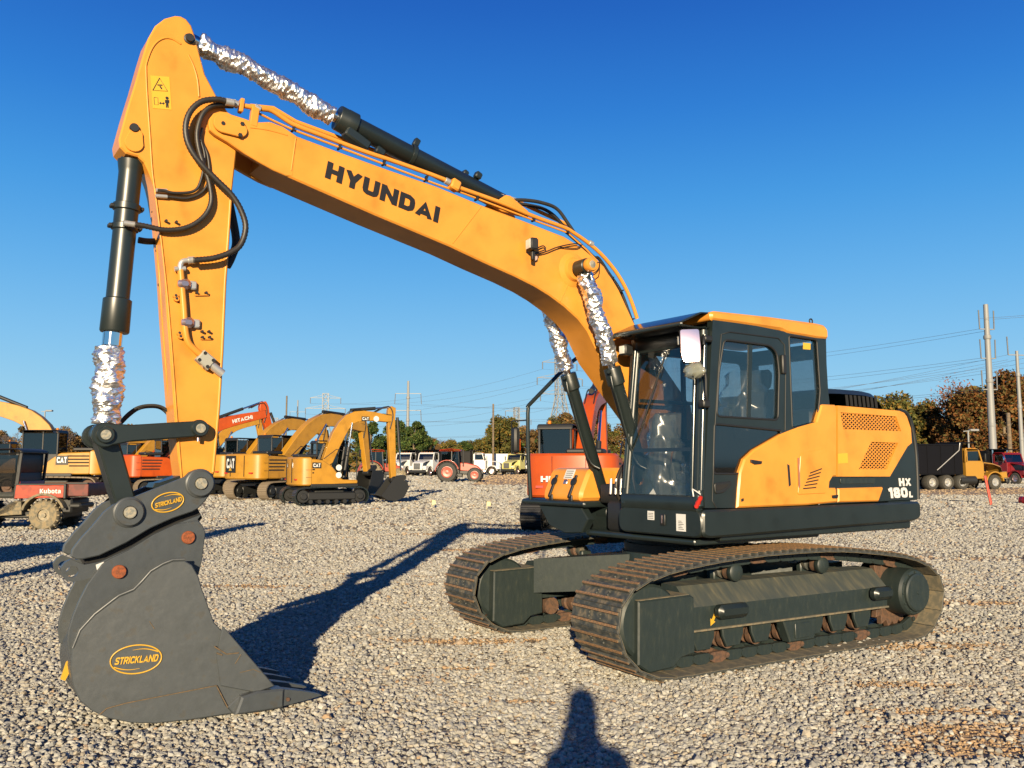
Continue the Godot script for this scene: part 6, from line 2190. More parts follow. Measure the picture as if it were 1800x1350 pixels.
func make_yard() -> void:
	var cat: Material = M.cat
	# wide machine far left, broadside
	var a := digger(spot(-23.626, -46), 0.06, "yellow excavator at far left behind the utility vehicle, seen broadside", {"paint": cat, "s": 1.12, "boom": [[0.1, 1.75], [1.6, 3.6], [4.8, 4.4]], "arm": [[4.5, 5.2], [4.8, 4.4], [5.6, 1.6]], "bw": [0.5, 0.9, 0.7, 0.4], "track": 1.75, "belt": M.belt, "frame": M.rust})
	sign_plate(a, "CAT", Vector3(0.55, 1.62, 1.235), Vector3(1, 0, 0), Vector3(0, 1, 0), 0.55, 0.42, M.black, M.white)
	digger(spot(-31.886, -56), 0.1, "yellow excavator behind the utility vehicle's cab, mostly hidden by the wide one", {"paint": cat, "boom": [[0.1, 1.75], [2.2, 3.0], [5.0, 2.7]], "arm": [[4.7, 3.3], [5.0, 2.7], [5.5, 1.2]]})
	# a rank of machines seen from behind, facing right and away
	var cat_boom := [[0.1, 1.8], [2.6, 3.75], [5.6, 3.5]]
	var cat_arm := [[5.3, 4.1], [5.6, 3.5], [6.0, 1.2]]
	var b := digger(spot(-25.05, -58), PI + 0.95, "yellow excavator behind the dark bucket link, left of the orange counterweight", {"paint": cat, "boom": cat_boom, "arm": cat_arm})
	sign_plate(b, "CAT", Vector3(2.52, 1.6, 0.0), Vector3(0, 0, -1), Vector3(0, 1, 0), 0.6, 0.5, M.black, M.white)
	var c := digger(spot(-18.018, -46), PI + 0.72, "orange excavator whose counterweight shows left of the big arm, long boom to the right", {"paint": M.hitachi, "boom": [[0.1, 1.8], [2.3, 3.6], [5.3, 4.45]], "arm": [[5.15, 5.15], [5.3, 4.45], [5.9, 2.6]], "bw": [0.45, 0.7, 0.6, 0.4]})
	sign_plate(c, "HITACHI", Vector3(2.525, 1.92, 0.25), Vector3(0, 0, -1), Vector3(0, 1, 0), 0.95, 0.2, null, M.white)
	sign_plate(c, "HITACHI", Vector3(-3.9, 4.1, -0.21), Vector3(-1, 0.26, 0), Vector3(0.26, 1, 0), 1.5, 0.32, null, M.white)
	var e := digger(spot(-14.02, -46), PI + 1.0, "yellow excavator just right of the big orange arm, plain counterweight", {"paint": cat, "boom": cat_boom, "arm": cat_arm, "belt": M.belt})
	var g := digger(spot(-10.847, -41), PI + 1.0, "yellow excavator with the large square maker's sign on its counterweight", {"paint": cat, "s": 1.0, "boom": cat_boom, "arm": cat_arm, "belt": M.belt, "house": 2.0})
	sign_plate(g, "CAT", Vector3(2.47, 1.62, 0.45), Vector3(0.12, 0, -1), Vector3(0, 1, 0), 0.75, 0.75, M.black, M.white, true)
	digger(spot(-29.675, -64), PI + 0.9, "yellow excavator deep behind the foil wrapped bucket cylinder, only its boom and cab clear", {"paint": cat, "boom": [[0.1, 1.8], [2.6, 3.2], [5.2, 3.0]], "arm": [[4.9, 3.6], [5.2, 3.0], [5.6, 1.2]]})
	digger(spot(-23.454, -66), PI + 0.75, "yellow excavator behind the big orange arm, boom crossing the long orange one", {"paint": cat, "boom": [[0.1, 1.8], [2.2, 4.2], [4.6, 4.9]], "arm": [[4.4, 5.6], [4.6, 4.9], [5.1, 2.4]]})
	digger(spot(-25.652, -62), PI + 0.95, "orange excavator behind the bucket link, between two yellow ones", {"paint": M.hitachi, "boom": [[0.1, 1.8], [2.4, 4.3], [4.9, 4.6]], "arm": [[4.7, 5.3], [4.9, 4.6], [5.3, 2.4]]})
	# the small one in front of the rank, its bucket on the ground
	var m := digger(spot(-7.703, -36), PI + 0.52, "small yellow excavator with black tracks, bucket on the ground, end of the rank", {"paint": cat, "s": 0.86, "tail": 1.7, "house": 2.15, "belly": 0.95, "cab": 3.05, "boom": [[-0.1, 1.5], [1.15, 4.05], [3.35, 4.15]], "arm": [[3.45, 4.75], [3.35, 4.15], [3.5, 1.15]], "bw": [0.42, 0.62, 0.5, 0.3], "aw": [0.25, 0.4, 0.36, 0.26], "belt": M.dark, "track": 1.35, "curl": 0.35})
	sign_plate(m, "CAT", Vector3(0.75, 1.85, -1.235), Vector3(-1, 0, 0), Vector3(0, 1, 0), 0.42, 0.26, M.black, M.white)
	sign_plate(m, "CAT", Vector3(1.66, 1.85, 0.35), Vector3(0.2, 0, -1), Vector3(0, 1, 0), 0.42, 0.26, M.black, M.white)
	sign_plate(m, "CAT", Vector3(-1.95, 4.12, -0.21), Vector3(-1, 0, 0), Vector3(0, 1, 0), 0.4, 0.22, M.black, M.white)
	for q in [[Vector3(1.62, 1.85, -0.45), Vector3(0.35, 0, -1)], [Vector3(-2.5, 4.13, -0.215), Vector3(-1, 0, 0)], [Vector3(-0.3, 1.75, -1.235), Vector3(-1, 0, 0)], [Vector3(-0.3, 1.40, -1.235), Vector3(-1, 0, 0)]]:
		var dsc := MB.new(M.white)
		var n: Vector3 = q[1].cross(Vector3.UP).normalized()
		dsc.cyl(q[0] * 0.86, (q[0] + n * 0.03) * 0.86, 0.12, 16)
		part("round_sticker", dsc, m)
	# orange one behind the big machine's tool box, seen from behind
	var h := digger(spot(1.853, -23.4), PI + 1.34, "orange excavator seen from behind, between the handrail and the cab of the big one", {"paint": M.hitachi, "s": 0.93, "tail": 2.2, "house": 2.0, "belly": 0.95, "cab": 2.95, "boom": [[0.1, 1.8], [2.0, 3.6], [4.6, 4.1]], "arm": [[4.4, 4.7], [4.6, 4.1], [4.9, 1.9]], "belt": M.black, "bw": [0.42, 0.52, 0.45, 0.36]})
	sign_plate(h, "HITACHI", Vector3(2.215, 1.40, 0.15), Vector3(0.05, 0, -1), Vector3(0, 1, 0), 1.5, 0.24, null, M.white)
	# parked out of frame to the left; only its long shadow reaches the picture
	var z := digger(Vector3(-10.6, 0.0, -5.6), PI - 0.25, "yellow excavator beyond the left edge, only its shadow reaches the picture", {"paint": cat, "boom": [[0.1, 1.75], [1.3, 3.4], [2.6, 3.6]], "arm": [[2.5, 4.9], [2.6, 3.9], [2.75, 1.4]], "bw": [0.5, 0.7, 0.6, 0.4]})

# ---------------------------------------------------------------- wheels, tractors, trucks
func wheel(parent: Node, c: Vector3, r: float, w: float, tyre: Material, rim: Material, rr := 0.55, lugs := 0) -> void:
	var t := MB.new(tyre)
	var a := Vector3(c.x, c.y, c.z - w / 2)
	t.lathe(a, Vector3(0, 0, 1), [[r * rr, 0.0], [r * 0.9, 0.0], [r, w * 0.18], [r, w * 0.82], [r * 0.9, w], [r * rr, w]], 26)
	for k in lugs:
		for s in [0.0, 1.0]:
			var q: float = TAU * (k + s * 0.5) / lugs
			t.box(c + Vector3(cos(q) * r, sin(q) * r, w * (0.24 - 0.48 * s)), Vector3(0.06, r * 0.10, w * 0.5), 0.0, Basis(Vector3(0, 0, 1), q))
	var o := part("wheel", t, parent)
	var m := MB.new(rim)
	for s in [1.0, -1.0]:
		m.lathe(Vector3(c.x, c.y, c.z), Vector3(0, 0, s), [[r * rr + 0.004, w * 0.46], [r * rr * 0.9, w * 0.47], [r * rr * 0.82, w * 0.3], [r * rr * 0.35, w * 0.26], [r * rr * 0.33, w * 0.42], [0.0, w * 0.44]], 22)
	part("rim", m, o)

func make_utility_vehicle() -> void:
	# faces left; origin below the rear axle
	var at := spot(-11.888, -23)
	var u := thing("utility_vehicle", at, 0.03, "dusty orange utility vehicle with a black cab and open cargo bed, at the left edge", "utility vehicle")
	wheel(u, Vector3(0, 0.38, 0.55), 0.38, 0.30, M.tyre_dusty, M.rim_dusty, 0.45, 18)
	wheel(u, Vector3(0, 0.38, -0.55), 0.38, 0.30, M.tyre, M.rim_dusty, 0.45, 18)
	wheel(u, Vector3(-2.0, 0.38, 0.55), 0.38, 0.28, M.tyre_dusty, M.rim_dusty, 0.45, 18)
	wheel(u, Vector3(-2.0, 0.38, -0.55), 0.38, 0.28, M.tyre, M.rim_dusty, 0.45, 18)
	var bed := MB.new(M.kubota)
	bed.plate(V2([-0.74, 0.80, 0.50, 0.82, 0.52, 1.13, -0.70, 1.15]), 0.64, 0.70, 0.012)
	bed.plate(V2([-0.74, 0.80, 0.50, 0.82, 0.52, 1.13, -0.70, 1.15]), -0.70, -0.64, 0.012)
	bed.span(Vector3(-0.72, 0.82, -0.64), Vector3(0.50, 0.86, 0.64))
	bed.span(Vector3(-0.72, 0.84, -0.64), Vector3(-0.66, 1.24, 0.60), 0.01)
	var bm := part("cargo_bed", bed, u)
	var br := MB.new(M.black)
	br.span(Vector3(-0.74, 1.14, 0.63), Vector3(0.55, 1.175, 0.715), 0.006)
	br.span(Vector3(0.49, 0.80, 0.62), Vector3(0.555, 1.17, 0.72), 0.01)
	br.span(Vector3(0.49, 0.80, -0.72), Vector3(0.555, 1.17, -0.62), 0.01)
	part("bed_rail", br, bm)
	var tg := MB.new(mottled(lin(0.16, 0.025, 0.015), 0.6, M.rust.albedo_texture, 1.0))
	tg.box(Vector3(0.80, 1.02, 0.0), Vector3(0.52, 0.32, 1.2), 0.01)
	tg.mat(M.black)
	tg.span(Vector3(0.55, 1.17, 0.55), Vector3(1.06, 1.20, 0.66))
	part("tailgate", tg, u)
	write_on(bm, "Kubota", Vector3(-0.10, 0.93, 0.703), Vector3(0.42, 0.93, 0.703), Vector3(-0.10, 1.05, 0.703), M.white)
	var fd := MB.new(M.tyre_dusty)
	var arch := PackedVector2Array()
	arch.append_array(circle(Vector2(0, 0.38), 0.50, 12, 0.35, PI * 0.92))
	var arch2 := circle(Vector2(0, 0.38), 0.56, 12, 0.35, PI * 0.92)
	arch2.reverse()
	arch.append_array(arch2)
	fd.plate(arch, 0.38, 0.74, 0.008)
	fd.plate(V2([-0.52, 0.40, -0.55, 0.72, -0.72, 0.74, -1.25, 0.42, -1.25, 0.36]), 0.40, 0.72, 0.01)
	part("mudguard", fd, u)
	var bl := MB.new(M.black)
	bl.span(Vector3(-2.5, 0.30, -0.55), Vector3(0.42, 0.48, 0.55), 0.03)
	bl.plate(V2([-0.74, 0.50, -0.62, 0.72, -0.80, 0.72, -1.35, 0.36, -2.4, 0.36, -2.4, 0.30, -1.3, 0.30]), 0.66, 0.72, 0.008)
	bl.span(Vector3(0.30, 0.42, -0.5), Vector3(0.62, 0.80, 0.5), 0.04)
	bl.span(Vector3(0.5, 0.55, -0.3), Vector3(0.85, 0.68, 0.5), 0.04)
	bl.span(Vector3(-0.80, 0.80, -0.62), Vector3(-0.72, 1.60, 0.62), 0.02)
	part("chassis", bl, u)
	var ro := MB.new(M.black)
	ro.plate(rounded(V2([-2.35, 1.95, -2.2, 2.05, -0.8, 2.08, -0.62, 2.02, -0.60, 1.95, -2.3, 1.90]), 0.05), -0.68, 0.68, 0.02)
	for z in [-0.66, 0.62]:
		ro.bar(Vector3(-0.64, 2.0, z), Vector3(-0.74, 0.78, z), 0.06, 0.06)
		ro.bar(Vector3(-1.42, 1.95, z), Vector3(-1.25, 0.55, z), 0.06, 0.06)
		ro.bar(Vector3(-2.2, 1.98, z), Vector3(-2.6, 1.2, z), 0.06, 0.06)
	ro.span(Vector3(-0.80, 1.45, -0.62), Vector3(-0.70, 1.98, 0.62), 0.02)
	var rm := part("roll_cage", ro, u)
	var gl := MB.new(M.tint)
	gl.plate(V2([-2.15, 1.25, -1.42, 1.25, -1.45, 1.88, -2.1, 1.88]), 0.63, 0.64)
	gl.plate(V2([-1.3, 1.1, -0.78, 1.1, -0.72, 1.9, -1.36, 1.88]), 0.63, 0.64)
	part("window_pane", gl, rm)
	var dr := MB.new(M.tyre_dusty)
	dr.plate(V2([-1.3, 0.55, -2.2, 0.5, -2.5, 0.9, -2.4, 1.15, -1.4, 1.05]), 0.6, 0.66, 0.01)
	dr.mat(M.kubota)
	dr.plate(V2([-2.3, 0.85, -3.0, 0.85, -3.0, 1.0, -2.3, 1.2]), -0.6, 0.6, 0.05)
	part("door", dr, u)
	var st := MB.new(M.seat)
	st.span(Vector3(-1.3, 0.8, -0.5), Vector3(-0.82, 0.95, 0.5), 0.05)
	st.span(Vector3(-0.95, 0.95, -0.5), Vector3(-0.82, 1.45, 0.5), 0.05)
	part("seat", st, u)

func make_tractor(at: Vector3, turn: float, label: String, tyre: Material, rim: Material, rim_front: Material, size := 1.0) -> void:
	# faces right (+x); origin below the rear axle
	var t := thing("tractor", at, turn, label, "tractor", "red farm tractors")
	t.scale = Vector3.ONE * size
	for z in [0.8, -0.8]:
		wheel(t, Vector3(0, 0.84, z), 0.84, 0.48, tyre, rim, 0.56, 20)
		wheel(t, Vector3(2.25, 0.60, z * 0.95), 0.60, 0.38, tyre, rim_front, 0.56, 18)
	var hd := MB.new(M.kubota)
	hd.plate(rounded(V2([1.0, 0.95, 1.0, 1.62, 1.6, 1.60, 2.4, 1.38, 2.72, 1.1, 2.68, 0.85, 2.3, 0.85]), 0.12), -0.36, 0.36, 0.06, 40.0)
	part("hood", hd, t)
	var ct := MB.new(M.black)
	ct.span(Vector3(-0.4, 0.65, -0.32), Vector3(2.3, 0.98, 0.32), 0.05)
	ct.span(Vector3(2.05, 0.5, -0.7), Vector3(2.45, 0.7, 0.7), 0.03)
	ct.span(Vector3(0.75, 0.42, 0.35), Vector3(1.25, 0.75, 0.78), 0.05)
	ct.cyl(Vector3(1.28, 1.3, 0.42), Vector3(1.28, 2.7, 0.42), 0.05, 10)
	ct.span(Vector3(-0.75, 0.5, -0.4), Vector3(-0.35, 0.9, 0.4), 0.05)
	ct.bar(Vector3(-0.5, 0.6, 0.3), Vector3(-1.1, 0.45, 0.3), 0.08, 0.08)
	ct.bar(Vector3(-0.5, 0.6, -0.3), Vector3(-1.1, 0.45, -0.3), 0.08, 0.08)
	ct.span(Vector3(2.68, 0.7, -0.25), Vector3(2.95, 0.95, 0.25), 0.03)
	for z in [0.80, -0.80]:
		ct.span(Vector3(0.62, 0.55, z - 0.15), Vector3(0.9, 0.60, z + 0.15), 0.01)
		ct.span(Vector3(0.65, 0.88, z - 0.15), Vector3(0.9, 0.93, z + 0.15), 0.01)
	part("chassis", ct, t)
	var fe := MB.new(M.kubota)
	for z in [0.82, -0.82]:
		var arch := circle(Vector2(0, 0.84), 1.0, 14, 0.25, PI * 0.98)
		var inner := circle(Vector2(0, 0.84), 0.93, 14, 0.25, PI * 0.98)
		inner.reverse()
		arch.append_array(inner)
		fe.plate(arch, z - 0.27, z + 0.27, 0.02)
	fe.span(Vector3(-0.75, 1.2, -0.6), Vector3(-0.5, 1.65, 0.6), 0.05)
	part("mudguard", fe, t)
	var cb := MB.new(M.black)
	for x in [[-0.55, -0.50], [0.35, 0.35], [1.0, 0.9]]:
		for z in [0.70, -0.70]:
			cb.bar(Vector3(x[0], 1.2, z), Vector3(x[1], 2.55, z * 0.95), 0.07, 0.07)
	cb.span(Vector3(-0.5, 0.95, -0.68), Vector3(1.0, 1.25, 0.68), 0.05)
	cb.span(Vector3(0.30, 0.6, 0.60), Vector3(1.0, 1.3, 0.72), 0.03)
	var cm := part("cab", cb, t)
	var rf := MB.new(M.kubota)
	rf.plate(rounded(V2([-0.7, 2.55, -0.62, 2.68, 0.2, 2.76, 1.0, 2.70, 1.12, 2.55]), 0.05), -0.76, 0.76, 0.05)
	part("roof", rf, cm)
	var gl := MB.new(M.tint)
	gl.plate(V2([-0.5, 1.25, 0.95, 1.0, 0.88, 2.52, -0.48, 2.52]), 0.68, 0.69)
	gl.plate(V2([-0.5, 1.25, 0.95, 1.0, 0.88, 2.52, -0.48, 2.52]), -0.69, -0.68)
	gl.span(Vector3(-0.55, 1.5, -0.64), Vector3(-0.53, 2.5, 0.64))
	part("cab_glass", gl, cm)
	var st := MB.new(M.seat)
	st.span(Vector3(-0.2, 1.3, -0.25), Vector3(0.3, 1.45, 0.25), 0.05)
	st.span(Vector3(-0.3, 1.4, -0.25), Vector3(-0.15, 2.1, 0.25), 0.05)
	part("seat", st, cm)

func make_truck(at: Vector3, turn: float, label: String, paint: Material, o := {}) -> Node3D:
	# conventional heavy truck, faces +x; origin below the front axle
	var t := thing("truck", at, turn, label, "truck", o.get("group", "trucks parked along the back of the yard"))
	var steel: Material = o.get("rim", M.steel)
	for z in [1.0, -1.0]:
		wheel(t, Vector3(0, 0.52, z), 0.52, 0.32, M.tyre, steel, 0.55)
		for x in o.get("axles", [-4.3, -5.7]):
			wheel(t, Vector3(x, 0.52, z * 0.92), 0.52, 0.55, M.tyre, steel, 0.55)
	var ch := MB.new(M.black)
	ch.span(Vector3(-7.0, 0.7, -0.45), Vector3(0.9, 0.98, 0.45), 0.02)
	ch.cyl(Vector3(-1.6, 0.65, 0.95), Vector3(-2.9, 0.65, 0.95), 0.32, 18)
	part("chassis", ch, t)
	var hd := MB.new(paint)
	hd.plate(rounded(V2([-0.85, 0.75, -0.85, 1.95, 0.3, 1.82, 0.95, 1.62, 1.12, 1.2, 1.12, 0.75, 0.62, 0.75, 0.45, 1.05, 0.0, 1.2, -0.42, 1.05, -0.62, 0.75]), 0.10), -0.72, 0.72, 0.08, 40.0)
	for z in [0.95, -0.95]:
		var arch := circle(Vector2(0, 0.52), 0.75, 10, 0.1, PI * 0.95)
		var inner := circle(Vector2(0, 0.52), 0.66, 10, 0.1, PI * 0.95)
		inner.reverse()
		arch.append_array(inner)
		hd.plate(arch, z - 0.23, z + 0.23, 0.02)
		hd.plate(V2([0.55, 0.8, 1.05, 0.8, 1.0, 1.25, 0.45, 1.2]), z - 0.22, z + 0.22, 0.05)
	var hm := part("hood", hd, t)
	var gr := MB.new(o.get("grille", M.black))
	gr.span(Vector3(1.11, 0.85, -0.42), Vector3(1.15, 1.55, 0.42), 0.02)
	gr.mat(M.black if o.has("grille") else M.zinc)
	for k in 7:
		gr.span(Vector3(1.151, 0.92 + 0.09 * k, -0.38), Vector3(1.158, 0.95 + 0.09 * k, 0.38))
	part("grille", gr, hm)
	var bp := MB.new(o.get("bumper", M.black))
	bp.span(Vector3(0.95, 0.42, -1.15), Vector3(1.25, 0.76, 1.15), 0.06)
	part("bumper", bp, t)
	for z in [0.85, -0.85]:
		var hl := MB.new(M.lamp)
		hl.span(Vector3(1.04, 0.98, z - 0.16), Vector3(1.09, 1.14, z + 0.16), 0.02)
		part("headlight", hl, hm)
	var cb := MB.new(paint)
	var zo := 1.05
	cb.plate(rounded(V2([-0.8, 0.75, -0.8, 1.95, -1.0, 2.0, -2.3, 2.0, -2.3, 0.75]), 0.05), -zo, zo, 0.04)
	cb.plate(rounded(V2([-1.05, 2.66, -1.3, 2.86, -2.25, 2.86, -2.3, 2.62]), 0.08), -zo, zo, 0.06)
	for z in [zo - 0.09, -zo]:
		cb.bar(Vector3(-0.95, 1.9, z + 0.045), Vector3(-1.2, 2.72, z + 0.045), 0.09, 0.09)
		cb.bar(Vector3(-2.25, 1.9, z + 0.045), Vector3(-2.25, 2.72, z + 0.045), 0.09, 0.2)
	cb.span(Vector3(-2.3, 1.9, -zo), Vector3(-2.22, 2.7, zo))
	var cm := part("cab", cb, t)
	var gl := MB.new(M.tint)
	gl.quad(Vector3(-0.95, 1.98, -0.96), Vector3(-0.95, 1.98, 0.96), Vector3(-1.19, 2.68, 0.92), Vector3(-1.19, 2.68, -0.92))
	for z in [zo - 0.03, -zo + 0.03]:
		gl.plate(V2([-1.05, 1.98, -2.15, 1.98, -2.15, 2.64, -1.25, 2.64]), z - 0.004, z + 0.004)
	part("cab_glass", gl, cm)
	var mi := MB.new(o.get("mirror", M.black))
	for s in [1.0, -1.0]:
		mi.span(Vector3(-0.95, 1.9, s * 1.3 - 0.08), Vector3(-0.88, 2.5, s * 1.3 + 0.08), 0.02)
		mi.bar(Vector3(-0.95, 2.3, s * 1.05), Vector3(-0.92, 2.3, s * 1.3), 0.03, 0.03)
		mi.cyl(Vector3(-2.5, 0.9, s * 0.85), Vector3(-2.5, 3.2, s * 0.85), 0.07, 10)
	part("mirror", mi, cm)
	var fx := MB.new(M.amber)
	for k in 5:
		fx.span(Vector3(-1.32, 2.86, -0.7 + 0.35 * k - 0.05), Vector3(-1.22, 2.90, -0.7 + 0.35 * k + 0.05))
	part("roof_light", fx, cm)
	if o.get("body", "dump") == "dump":
		var db := MB.new(o.get("bodypaint", M.truck_black))
		var top: float = o.get("top", 3.05)
		for z in [1.16, -1.22]:
			db.plate(V2([-2.75, top, -7.2, top - 0.1, -7.3, 1.15, -2.75, 1.1]), z, z + 0.06, 0.01)
			db.span(Vector3(-7.25, top - 0.14, z - 0.03), Vector3(-2.7, top - 0.02, z + 0.10), 0.02)
			for k in 4:
				db.span(Vector3(-3.4 - k * 1.1, 1.15, z - 0.02), Vector3(-3.3 - k * 1.1, top - 0.1, z + 0.09))
		db.span(Vector3(-2.80, 1.1, -1.2), Vector3(-2.70, top + 0.15, 1.2))
		db.span(Vector3(-7.3, 1.1, -1.2), Vector3(-7.2, top - 0.2, 1.2))
		db.span(Vector3(-7.2, 1.05, -1.2), Vector3(-2.75, 1.15, 1.2))
		db.span(Vector3(-2.7, top + 0.05, -1.1), Vector3(-1.4, top + 0.12, 1.1), 0.02)
		var dm := part("dump_body", db, t)
		if o.has("struts"):
			var sr := MB.new(M.zinc)
			var zz: float = o.struts
			sr.tube(V3([-2.95, top + 0.05, zz, -3.05, top - 0.45, zz, -4.9, 1.35, zz]), 0.035, 8)
			sr.tube(V3([-6.7, top + 0.05, zz, -6.8, top - 0.45, zz, -7.2, top - 0.9, zz]), 0.035, 8)
			part("tarp_arm", sr, dm)
	return t

func make_vehicles() -> void:
	make_utility_vehicle()
	make_tractor(spot(-5.445, -75), -0.04, "red tractor with orange-red wheel rims in the middle distance", M.rubber, M.kubota, M.kubota, 1.03)
	make_tractor(spot(-11.624, -72), 0.25, "red tractor with dusty tan wheels, partly behind the small excavator's arm", M.tyre_dusty, M.rim_dusty, M.rim_dusty)
	# white trucks nose on
	make_truck(spot(-13.676, -106), -PI / 2 - 0.42, "white dump truck facing the camera, left of the pair, hood half hidden", M.truck_white, {"group": "white dump trucks side by side"})
	make_truck(spot(-10.617, -103), -PI / 2 - 0.42, "white dump truck facing the camera just left of the red tractor, blue tinted windscreen", M.truck_white, {"group": "white dump trucks side by side"})
	# black dump box behind the tractor
	make_truck(spot(-2.465, -112), -0.10, "white truck carrying a tall black dump box behind the red tractor", M.truck_white, {"top": 3.1, "axles": [-3.1]})
	make_truck(spot(-0.224, -118), -PI / 2 - 0.5, "pale yellow truck facing the camera beyond the handrail mirror", M.truck_yellow, {"body": "none"})
	make_truck(spot(1.588, -122), -PI / 2 - 0.4, "white truck beside the pale yellow one", M.truck_white, {"body": "none"})
	var bx := thing("box_trailer", spot(-1.68, -130), 0.05, "white box trailer standing behind the pale yellow truck", "trailer")
	var bb := MB.new(M.truck_white)
	bb.span(Vector3(-4.0, 1.0, -1.2), Vector3(3.0, 2.9, 1.2), 0.03)
	part("box", bb, bx)
	for x in [-2.5, -1.3]:
		wheel(bx, Vector3(x, 0.5, 1.0), 0.5, 0.4, M.tyre, M.steel)
	wheel(bx, Vector3(2.2, 0.5, 1.0), 0.5, 0.4, M.tyre, M.steel)
	var ch := MB.new(M.black)
	ch.span(Vector3(-4.0, 0.75, -0.5), Vector3(3.0, 0.98, 0.5))
	part("chassis", ch, bx)
	# right side: gold cabbed dump truck, red truck behind it
	make_truck(spot(33.219, -62), 0.26, "dump truck with a gold cab and tall black body, right of the big excavator", M.truck_gold, {"axles": [-2.75, -3.95, -5.2], "struts": 1.30, "top": 3.15, "rim": M.zinc})
	make_truck(spot(45.535, -78), -PI / 2 + 0.32, "dark red truck with chrome grille facing the camera at the right edge", M.truck_red, {"grille": M.chrome, "bumper": M.chrome, "mirror": M.chrome})
	# leaning marker post and red cap beside the track
	var ps := MB.new(M.post)
	ps.bar(Vector3(0.02, -0.02, 0), Vector3(-0.20, 1.22, 0.03), 0.10, 0.06, Vector3.FORWARD, 0.008)
	var po := part("marker_post", ps, self)
	po.position = spot(20.112, -37)
	tag(po, "leaning orange-red marker post in front of the gold cabbed truck", "post")
	var rc := thing("red_barrel", spot(21.892, -37.5), 0.3, "small red drum lying at the right edge of the picture", "drum")
	var rb := MB.new(M.truck_red)
	rb.lathe(Vector3(0, 0.17, -0.25), Vector3(0, 0, 1), [[0.0, 0.0], [0.15, 0.0], [0.17, 0.02], [0.16, 0.16], [0.17, 0.18], [0.16, 0.2], [0.16, 0.34], [0.17, 0.48], [0.15, 0.5], [0.0, 0.5]], 18)
	part("shell", rb, rc)
	var ho := MB.new(M.black)  # dark line on the gravel, modelled as a thin black tube
	var hp := []
	for k in 12:
		var q := Vector2(19.974, -41.5).lerp(Vector2(20.651, -39.5), k / 11.0)
		hp.append(Vector3(q.x, rise(q.x, q.y) + 0.03, q.y + 0.12 * sin(k * 1.3)))
	ho.tube(hp, 0.035, 6)
	tag(part("ground_hose", ho, self), "thin dark line lying on the gravel right of the big excavator", "hose")
	for q in [[-0.912, -32], [-2.995, -33]]:
		var fl := MB.new(M.truck_yellow)
		fl.bar(Vector3(0, 0, 0), Vector3(0, 0.30, 0), 0.012, 0.012)
		fl.plate(V2([0.0, 0.14, 0.14, 0.16, 0.12, 0.30, 0.0, 0.30]), -0.004, 0.004)
		var fo := part("marker_flag", fl, self)
		fo.position = spot(q[0], q[1])
		tag(fo, "tiny yellow marker flag in the gravel, " + ("nearer the handrail" if q[0] > -1.5 else "nearer the small excavator's bucket"), "flag", "yellow marker flags")

# ---------------------------------------------------------------- trees along the back of the yard
func leafy_tree(kind: String, h: float, w: float, shades: Array, leaves: int, seed: int, gaps := 0.25) -> Node3D:
	var r := RandomNumberGenerator.new()
	r.seed = seed
	var t := Node3D.new()
	var tr := MB.new(M.wood)
	var lean := Vector3(r.randf_range(-0.3, 0.3), 0, r.randf_range(-0.3, 0.3))
	tr.tube(curve([Vector3.ZERO, lean * 0.4 + Vector3(0, h * 0.35, 0), lean + Vector3(0, h * 0.8, 0)], 4), [0.32, 0.3, 0.28, 0.26, 0.24, 0.2, 0.16, 0.12, 0.06], 7)
	var blobs := []
	var n := 13
	for k in n:
		var f := float(k) / n
		var y := h * lerpf(0.28, 0.92, f)
		var spread := w * 0.5 * sin(PI * clampf(0.18 + 0.72 * f, 0.0, 1.0)) * r.randf_range(0.35, 0.8)
		var a := k * 2.4 + r.randf_range(-0.5, 0.5)
		var c := Vector3(cos(a) * spread, y, sin(a) * spread)
		var s := w * r.randf_range(0.17, 0.28) * (1.0 - 0.35 * f)
		blobs.append([c, s, r.randf_range(0.75, 1.15)])
		tr.tube([Vector3(0, y * 0.75, 0), c], [0.11, 0.03], 5)
	var cr := MB.new(M.leaf)
	cr.tinted = true
	for i in leaves:
		var b: Array = blobs[r.randi() % n]
		var d := Vector3(r.randfn(), r.randfn() * 0.8, r.randfn()).normalized() * pow(r.randf(), 0.45)
		if r.randf() < gaps * absf(sin(d.x * 5.0 + b[0].y) * cos(d.z * 4.0)):
			continue
		var p: Vector3 = b[0] + d * b[1] * Vector3(1, 0.78, 1)
		var s := r.randf_range(0.09, 0.27)
		var ax := Vector3(r.randfn(), r.randfn() * 0.6, r.randfn()).normalized() * s
		var up := ax.cross(Vector3(r.randfn(), r.randfn(), r.randfn())).normalized() * s * 0.7
		var col: Color = shades[r.randi() % shades.size()]
		cr.col = col * (b[2] * r.randf_range(0.7, 1.3))
		cr.tri(p - ax, p + up, p + ax)
		cr.tri(p - ax, p + ax * 0.3 - up, p + ax)
	part("trunk", tr, t)
	var cm := part("crown", cr, t)
	cm.set_meta("kind", "stuff")
	return t

